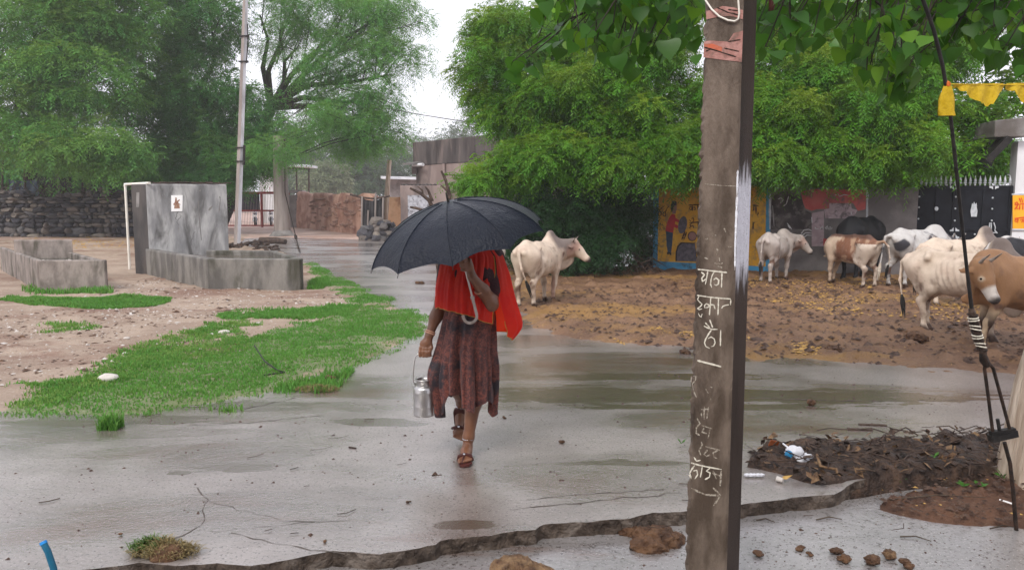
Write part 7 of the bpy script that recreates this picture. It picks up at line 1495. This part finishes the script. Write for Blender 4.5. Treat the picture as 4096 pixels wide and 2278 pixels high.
# thin stems low on the left, behind the wall
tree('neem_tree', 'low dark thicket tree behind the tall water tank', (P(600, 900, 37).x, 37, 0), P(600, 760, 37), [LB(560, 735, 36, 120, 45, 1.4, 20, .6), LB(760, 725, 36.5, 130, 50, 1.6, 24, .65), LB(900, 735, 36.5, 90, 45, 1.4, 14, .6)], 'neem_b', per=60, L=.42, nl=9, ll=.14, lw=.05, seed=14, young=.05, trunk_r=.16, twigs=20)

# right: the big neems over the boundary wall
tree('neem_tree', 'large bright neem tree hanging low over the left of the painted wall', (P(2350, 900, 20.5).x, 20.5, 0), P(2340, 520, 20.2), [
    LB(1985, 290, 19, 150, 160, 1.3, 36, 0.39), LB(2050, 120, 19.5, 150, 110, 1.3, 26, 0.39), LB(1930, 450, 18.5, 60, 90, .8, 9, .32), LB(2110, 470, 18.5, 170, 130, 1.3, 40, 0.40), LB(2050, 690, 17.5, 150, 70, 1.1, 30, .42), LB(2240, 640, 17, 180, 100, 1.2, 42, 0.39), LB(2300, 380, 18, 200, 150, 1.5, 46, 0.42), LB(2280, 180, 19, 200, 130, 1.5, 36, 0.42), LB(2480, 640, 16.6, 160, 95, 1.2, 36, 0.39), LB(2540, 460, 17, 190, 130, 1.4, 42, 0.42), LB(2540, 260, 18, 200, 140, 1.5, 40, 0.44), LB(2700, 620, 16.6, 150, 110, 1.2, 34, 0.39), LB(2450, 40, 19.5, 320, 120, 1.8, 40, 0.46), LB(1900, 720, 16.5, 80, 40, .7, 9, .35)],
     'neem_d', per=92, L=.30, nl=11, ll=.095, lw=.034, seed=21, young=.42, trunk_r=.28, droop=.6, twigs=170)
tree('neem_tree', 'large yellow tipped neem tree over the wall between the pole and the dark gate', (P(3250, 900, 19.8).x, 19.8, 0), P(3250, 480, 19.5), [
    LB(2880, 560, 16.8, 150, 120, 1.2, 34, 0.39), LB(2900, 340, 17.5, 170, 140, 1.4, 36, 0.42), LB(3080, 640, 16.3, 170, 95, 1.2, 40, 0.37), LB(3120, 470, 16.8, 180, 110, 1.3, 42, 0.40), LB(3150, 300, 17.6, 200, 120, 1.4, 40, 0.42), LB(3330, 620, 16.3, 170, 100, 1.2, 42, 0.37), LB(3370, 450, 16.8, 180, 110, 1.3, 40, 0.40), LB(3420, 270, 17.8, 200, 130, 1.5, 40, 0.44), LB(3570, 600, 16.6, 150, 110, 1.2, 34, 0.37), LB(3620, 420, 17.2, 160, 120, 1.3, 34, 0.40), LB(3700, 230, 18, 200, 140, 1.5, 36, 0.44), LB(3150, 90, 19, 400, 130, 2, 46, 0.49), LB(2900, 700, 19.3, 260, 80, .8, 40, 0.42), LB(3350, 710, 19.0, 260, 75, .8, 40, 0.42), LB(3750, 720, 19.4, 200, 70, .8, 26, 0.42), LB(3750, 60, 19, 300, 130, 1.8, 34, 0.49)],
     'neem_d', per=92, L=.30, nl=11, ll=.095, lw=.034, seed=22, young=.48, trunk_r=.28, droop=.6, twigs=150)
tree('broadleaf_tree', 'broader leaved green tree behind the dark gate near the white pillar', (P(3920, 900, 19.2).x, 19.2, 0), P(3925, 600, 19), [LB(3760, 600, 17.4, 110, 110, .9, 20, .42), LB(3830, 470, 17.8, 120, 90, 1., 18, .44), LB(3960, 560, 19, 100, 120, 1., 22, .45), LB(4030, 380, 18.6, 120, 110, 1.1, 20, .46), LB(3900, 680, 18.6, 110, 50, .8, 16, .40), LB(4060, 660, 19.4, 80, 90, 1., 14, .42)],
     'neem_d', per=34, L=.26, nl=5, ll=.15, lw=.075, seed=23, young=.25, trunk_r=.2, twigs=30)
# dark hanging hedge under the left neem
tree('hedge_shrub', 'dark tangled shrub under the neem, left of the painted wall', (P(2330, 900, 17.6).x, 17.6, 0), P(2330, 960, 17.5), [LB(2150, 860, 17, 110, 110, .8, 40, .34), LB(2300, 850, 17.2, 150, 130, .8, 54, .36), LB(2480, 850, 17.4, 120, 120, .7, 44, .36), LB(2400, 1010, 16.6, 110, 75, .6, 34, .30), LB(2250, 1010, 16.8, 120, 70, .6, 30, .30), LB(2540, 960, 17.6, 60, 110, .4, 16, .3), LB(2560, 900, 19.5, 150, 190, .6, 46, .45), LB(2300, 900, 19.3, 260, 170, .6, 60, .45), LB(2000, 920, 19.5, 160, 150, .6, 36, .45), LB(2660, 740, 19.6, 150, 70, .8, 20, .45), LB(2050, 950, 17, 70, 120, .6, 22, .3)],
     'darkbush', per=58, L=.22, nl=8, ll=.075, lw=.030, seed=24, young=.05, trunk_r=.09, droop=.7, twigs=90)
bs = thing('fallen_branches', 'heap of dark fallen branches under the shrub beside the lone cow', 'branches', tuple(G(2400, 1105))); rr = random.Random(31); mb = MB()
for k in range(70): 
    x, y, z = rr.uniform(-.8, 1.2), rr.uniform(-.2, .8), rr.uniform(.02, .35); a_ = rr.uniform(0, 6.28); L_ = rr.uniform(.2, .7); mb.tube([(x, y, z), (x + math.cos(a_) * L_ * .5, y + math.sin(a_) * L_ * .3, z + rr.uniform(0, .2)), (x + math.cos(a_) * L_, y + math.sin(a_) * L_ * .5, max(0, z + rr.uniform(-.2, .2)))], [.02, .013, .004], 4)
mb.build('branch_tangle', M['deadwood'], bs)['kind'] = 'stuff'

# far trees fading into the rain
far = [(120, 690, 43, 200, 60, 26, 'dark thicket behind the stone wall under the broad neem', 'neem_b'), (430, 720, 43, 180, 55, 24, 'dark thicket behind the stone wall beside the tall tank', 'neem_b'), (1290, 560, 66, 130, 190, 30, 'palest far tree behind the shed roof, closest to the round pole', 'farleaf'), (1420, 700, 60, 120, 90, 26, 'dim round tree behind the mud wall', 'farleaf'), (1500, 620, 70, 90, 170, 28, 'tall dim tree above the tarpaulin screen', 'farleaf'), (1580, 680, 62, 80, 90, 16, 'small hazy tree right behind the leaning wooden pole', 'farleaf'), (1650, 630, 95, 70, 110, 16, 'very pale tree left of the brown house', 'farleaf'), (1870, 560, 85, 100, 70, 20, 'pale rounded tree top over the brown house roof', 'farleaf'), (1700, 590, 105, 90, 50, 12, 'faintest tree line crown in the gap beside the house', 'farleaf'), (1300, 720, 54, 70, 45, 16, 'pale grey green bush behind the mud wall', 'palebush'), (1200, 700, 72, 90, 90, 18, 'dim bluish tree under the shed roof', 'farleaf'), (1100, 520, 80, 150, 160, 24, 'faded tree behind the feathery neem', 'farleaf'), (760, 640, 62, 260, 130, 34, 'dark hazy tree filling the gap behind the darker neem', 'farleaf'), (250, 560, 64, 330, 200, 40, 'dark hazy tree filling the gap behind the broad neem', 'farleaf')]
for i, (px, py, Y, rx, ry, n, lab, m_) in enumerate(far):
    Y = Y * 1.75 if Y > 50 else Y
    tree('far_tree', lab, (P(px, 900, Y).x, Y, 0), P(px, min(py + ry * .6, 780), Y), [LB(px, py, Y, rx, ry, rx * Y / F * .8, n, Y * .018), LB(px + rx * .4, py + ry * .45, Y, rx * .7, ry * .5, None, n // 2, Y * .015), LB(px - rx * .5, py + ry * .4, Y, rx * .6, ry * .5, None, n // 2, Y * .015)], m_, per=44, L=1.2, nl=6, ll=.55, lw=.24, seed=40 + i, young=.1, trunk_r=.2, twigs=6, group='hazy trees beyond the compound')

# ------------------------------------------------------------------ peepal: heart-shaped leaves hanging in from above
pt = thing('peepal_tree', 'overhanging tree with dark heart shaped leaves across the top right', 'tree', (6.4, 5.2, 0))
MB().tube([(0, 0, -.4), (0, 0, .6), (-.1, .1, 2.2), (-.5, .1, 3.4)], [.42, .33, .28, .24], 12).build('trunk', M['bark'], pt)
def heart(seed):
    rr = random.Random(seed); prof = [(0, .0), (-.03, .30), (.02, .44), (.14, .50), (.30, .47), (.50, .36), (.68, .20), (.80, .09), (1.0, .015), (1.22, .0)]
    vs = [(0, 0, 0)]; vs = []; k = rr.uniform(.06, .2); cv = rr.uniform(-.25, .25)
    for y, x in prof: vs += [(-x, k * x * x * 2 + cv * y * y * .4, -y), (0, cv * y * y * .4 + .0, -y if y > 0 else 0), (x, k * x * x * 2 + cv * y * y * .4, -y)]
    f = []
    for i in range(len(prof) - 1):
        a = i * 3; f += [(a, a + 1, a + 4, a + 3), (a + 1, a + 2, a + 5, a + 4)]
    return np.array(vs, float) * np.array((1.05, 1, 1)), np.array(f)
hearts = [heart(i) for i in range(8)]
r_ = np.random.default_rng(77); rr = random.Random(77)
BX = [1990, 2040, 2110, 2150, 2210, 2300, 2450, 2560, 2660, 2760, 2850, 3040, 3150, 3250, 3350, 3450, 3540, 3600, 3660, 3750, 3850, 3950, 4096]; BY = [255, 330, 300, 190, 130, 190, 240, 290, 250, 160, 130, 215, 270, 190, 190, 320, 420, 400, 330, 220, 230, 280, 330]
leaves = []; tw = MB(); tries = 0
# drooping twigs carry the leaves
twl = []
for k in range(185):
    px = rr.uniform(2150, 4300); bot = np.interp(px, BX, BY); Y = rr.uniform(3.9, 6.2); py1 = bot - 8 - rr.uniform(25, 230) * (1 if rr.random() < .75 else 2)
    e = P(px, py1, Y); s_ = e + Vector((rr.uniform(-.15, .75), rr.uniform(-.3, .4), rr.uniform(.35, .85))); m_ = s_.lerp(e, .55) + Vector((0, 0, .10)); twl.append((s_, m_, e, px))
for px, py, Y, dx_, dz_ in ((2052, 245, 4.5, .75, .42), (2105, 235, 4.6, .70, .45), (2290, 120, 4.4, .5, .4), (2480, 205, 4.5, .3, .5), (2560, 225, 4.6, .3, .5), (3120, 180, 4.4, .4, .5), (3480, 260, 4.5, .2, .6), (3545, 330, 4.4, .2, .7), (3600, 330, 4.6, .2, .7)):
    e = P(px, py, Y); s_ = e + Vector((dx_, .1, dz_)); twl.append((s_, s_.lerp(e, .55) + Vector((0, 0, .06)), e, px))
base_ = Vector((6.4, 5.2, 0))
for s_, m_, e, px in twl:
    tw.tube([s_ - base_, m_ - base_, e - base_], [.008, .0055, .003], 5, False)
    n = rr.randint(7, 11)
    for q in range(n):
        t = rr.uniform(.15, 1.0) if q else 1.0; p = (s_ * (1 - t) ** 2 + m_ * 2 * t * (1 - t) + e * t * t); a_ = rr.uniform(0, 6.28); o = Vector((math.cos(a_) * .07, math.sin(a_) * .07, -.03 - .03 * rr.random())); j = p + o
        mm = MB; tw.tube([p - base_, p + o * .6 + Vector((0, 0, .015)) - base_, j - base_], [.0018, .0016, .0014], 3, False); leaves.append((j, rr.uniform(.076, .122)))
# upper canopy above the frame (real crown, shades the pole)
up_ = []
for k in range(900): up_.append((Vector((rr.uniform(-.8, 6.5), rr.uniform(2.6, 7.5), rr.uniform(2.95, 4.4))), rr.uniform(.09, .14)))
def leafverts(j, size, seed):
    q = random.Random(seed); hv, hf = hearts[seed % 8]; rot = Matrix.Rotation(q.uniform(0, 6.28), 3, 'Z') @ Matrix.Rotation(q.gauss(.35, .3), 3, 'X') @ Matrix.Rotation(q.gauss(0, .25), 3, 'Y')
    return rot, hv * size, hf
def seen(j): d = j - Vector((0, 0, CAMZ)); zc = d.y * cp - d.z * sp; 
def scr(j): d = j - Vector((0, 0, CAMZ)); dep = d.y * cp - d.z * sp; return CX + F * d.x / dep, CY - F * (d.z * cp + d.y * sp) / dep
vis = [l for l in leaves if -150 < scr(l[0])[1] < 700 and 1900 < scr(l[0])[0] < 4200]; vis.sort(key=lambda l: -l[1] / l[0].y)
parts_ = vis[:300]; pid = set(id(l) for l in parts_); rest = [l for l in leaves if id(l) not in pid] + [l for l in up_ if scr(l[0])[1] < -90 or scr(l[0])[0] > 2250]
variants = []
for k in range(24):
    hv, hf = hearts[k % 8]; y_ = .95 if k in (3, 11, 19) else (.45 if k in (6, 14) else .05); variants.append(mesh_np('leaf', hv, hf, M['ficus'], True, np.full((len(hv), 3), (rr.uniform(.1, .9), y_, 0))))
for i, (j, size) in enumerate(parts_):
    rot, hv, hf = leafverts(j, size, i); o = link('leaf', variants[rr.randrange(24)], pt); o.matrix_local = Matrix.Translation(j - base_) @ rot.to_4x4() @ Matrix.Scale(size, 4)
VV, FF, CC = [], [], []; nb = 0
for i, (j, size) in enumerate(rest):
    rot, hv, hf = leafverts(j, size, i + 1000); v = hv @ np.array(rot).T + np.array(j - base_); VV.append(v); FF.append(hf + nb); nb += len(v); y_ = .8 if rr.random() < .1 else .05; CC.append(np.full((len(v), 3), (rr.random(), y_, 0)))
link('foliage', mesh_np('foliage', np.concatenate(VV), np.concatenate(FF), M['ficus'], True, np.concatenate(CC)), pt)['kind'] = 'stuff'
tw.build('twigs', M['bark'], pt)['kind'] = 'stuff'
for pts, r in (([(5.9, 5.3, 3.4), (4.4, 5.2, 3.9), (2.6, 5.0, 3.6), (1.2, 4.9, 3.2)], .10), ([(5.9, 5.3, 3.4), (4.2, 4.4, 3.7), (2.4, 4.2, 3.3)], .08), ([(5.9, 5.3, 3.4), (4.8, 6.2, 3.8), (3.0, 6.4, 3.6), (1.6, 6.2, 3.3)], .08)):
    MB().tube([Vector(p) - base_ for p in pts], [r * (1 - .7 * i / (len(pts) - 1)) for i in range(len(pts))], 8).build('branch', M['bark'], pt)
MB().tube([P(3110, -60, 4.3), P(3090, 0, 4.3), P(3082, 60, 4.3)], [.012, .022, .010], 8).build('pod', M['redleather'], None, label='dark pod hanging beside the top of the foreground pole', cat='seed pod')

# ================================================================== rain-filled air
hz_ = MB().box((0, 95, 17), (420, 250, 40)); hm = bpy.data.materials.new('rain_haze'); hm.use_nodes = True; nt = hm.node_tree; nt.nodes.clear()
pv_ = nt.nodes.new('ShaderNodeVolumePrincipled'); pv_.inputs['Density'].default_value = HAZE; pv_.inputs['Color'].default_value = (.95, .97, 1, 1); o_ = nt.nodes.new('ShaderNodeOutputMaterial'); nt.links.new(pv_.outputs[0], o_.inputs['Volume'])
hb = hz_.build('haze', hm); hb['kind'] = 'stuff'
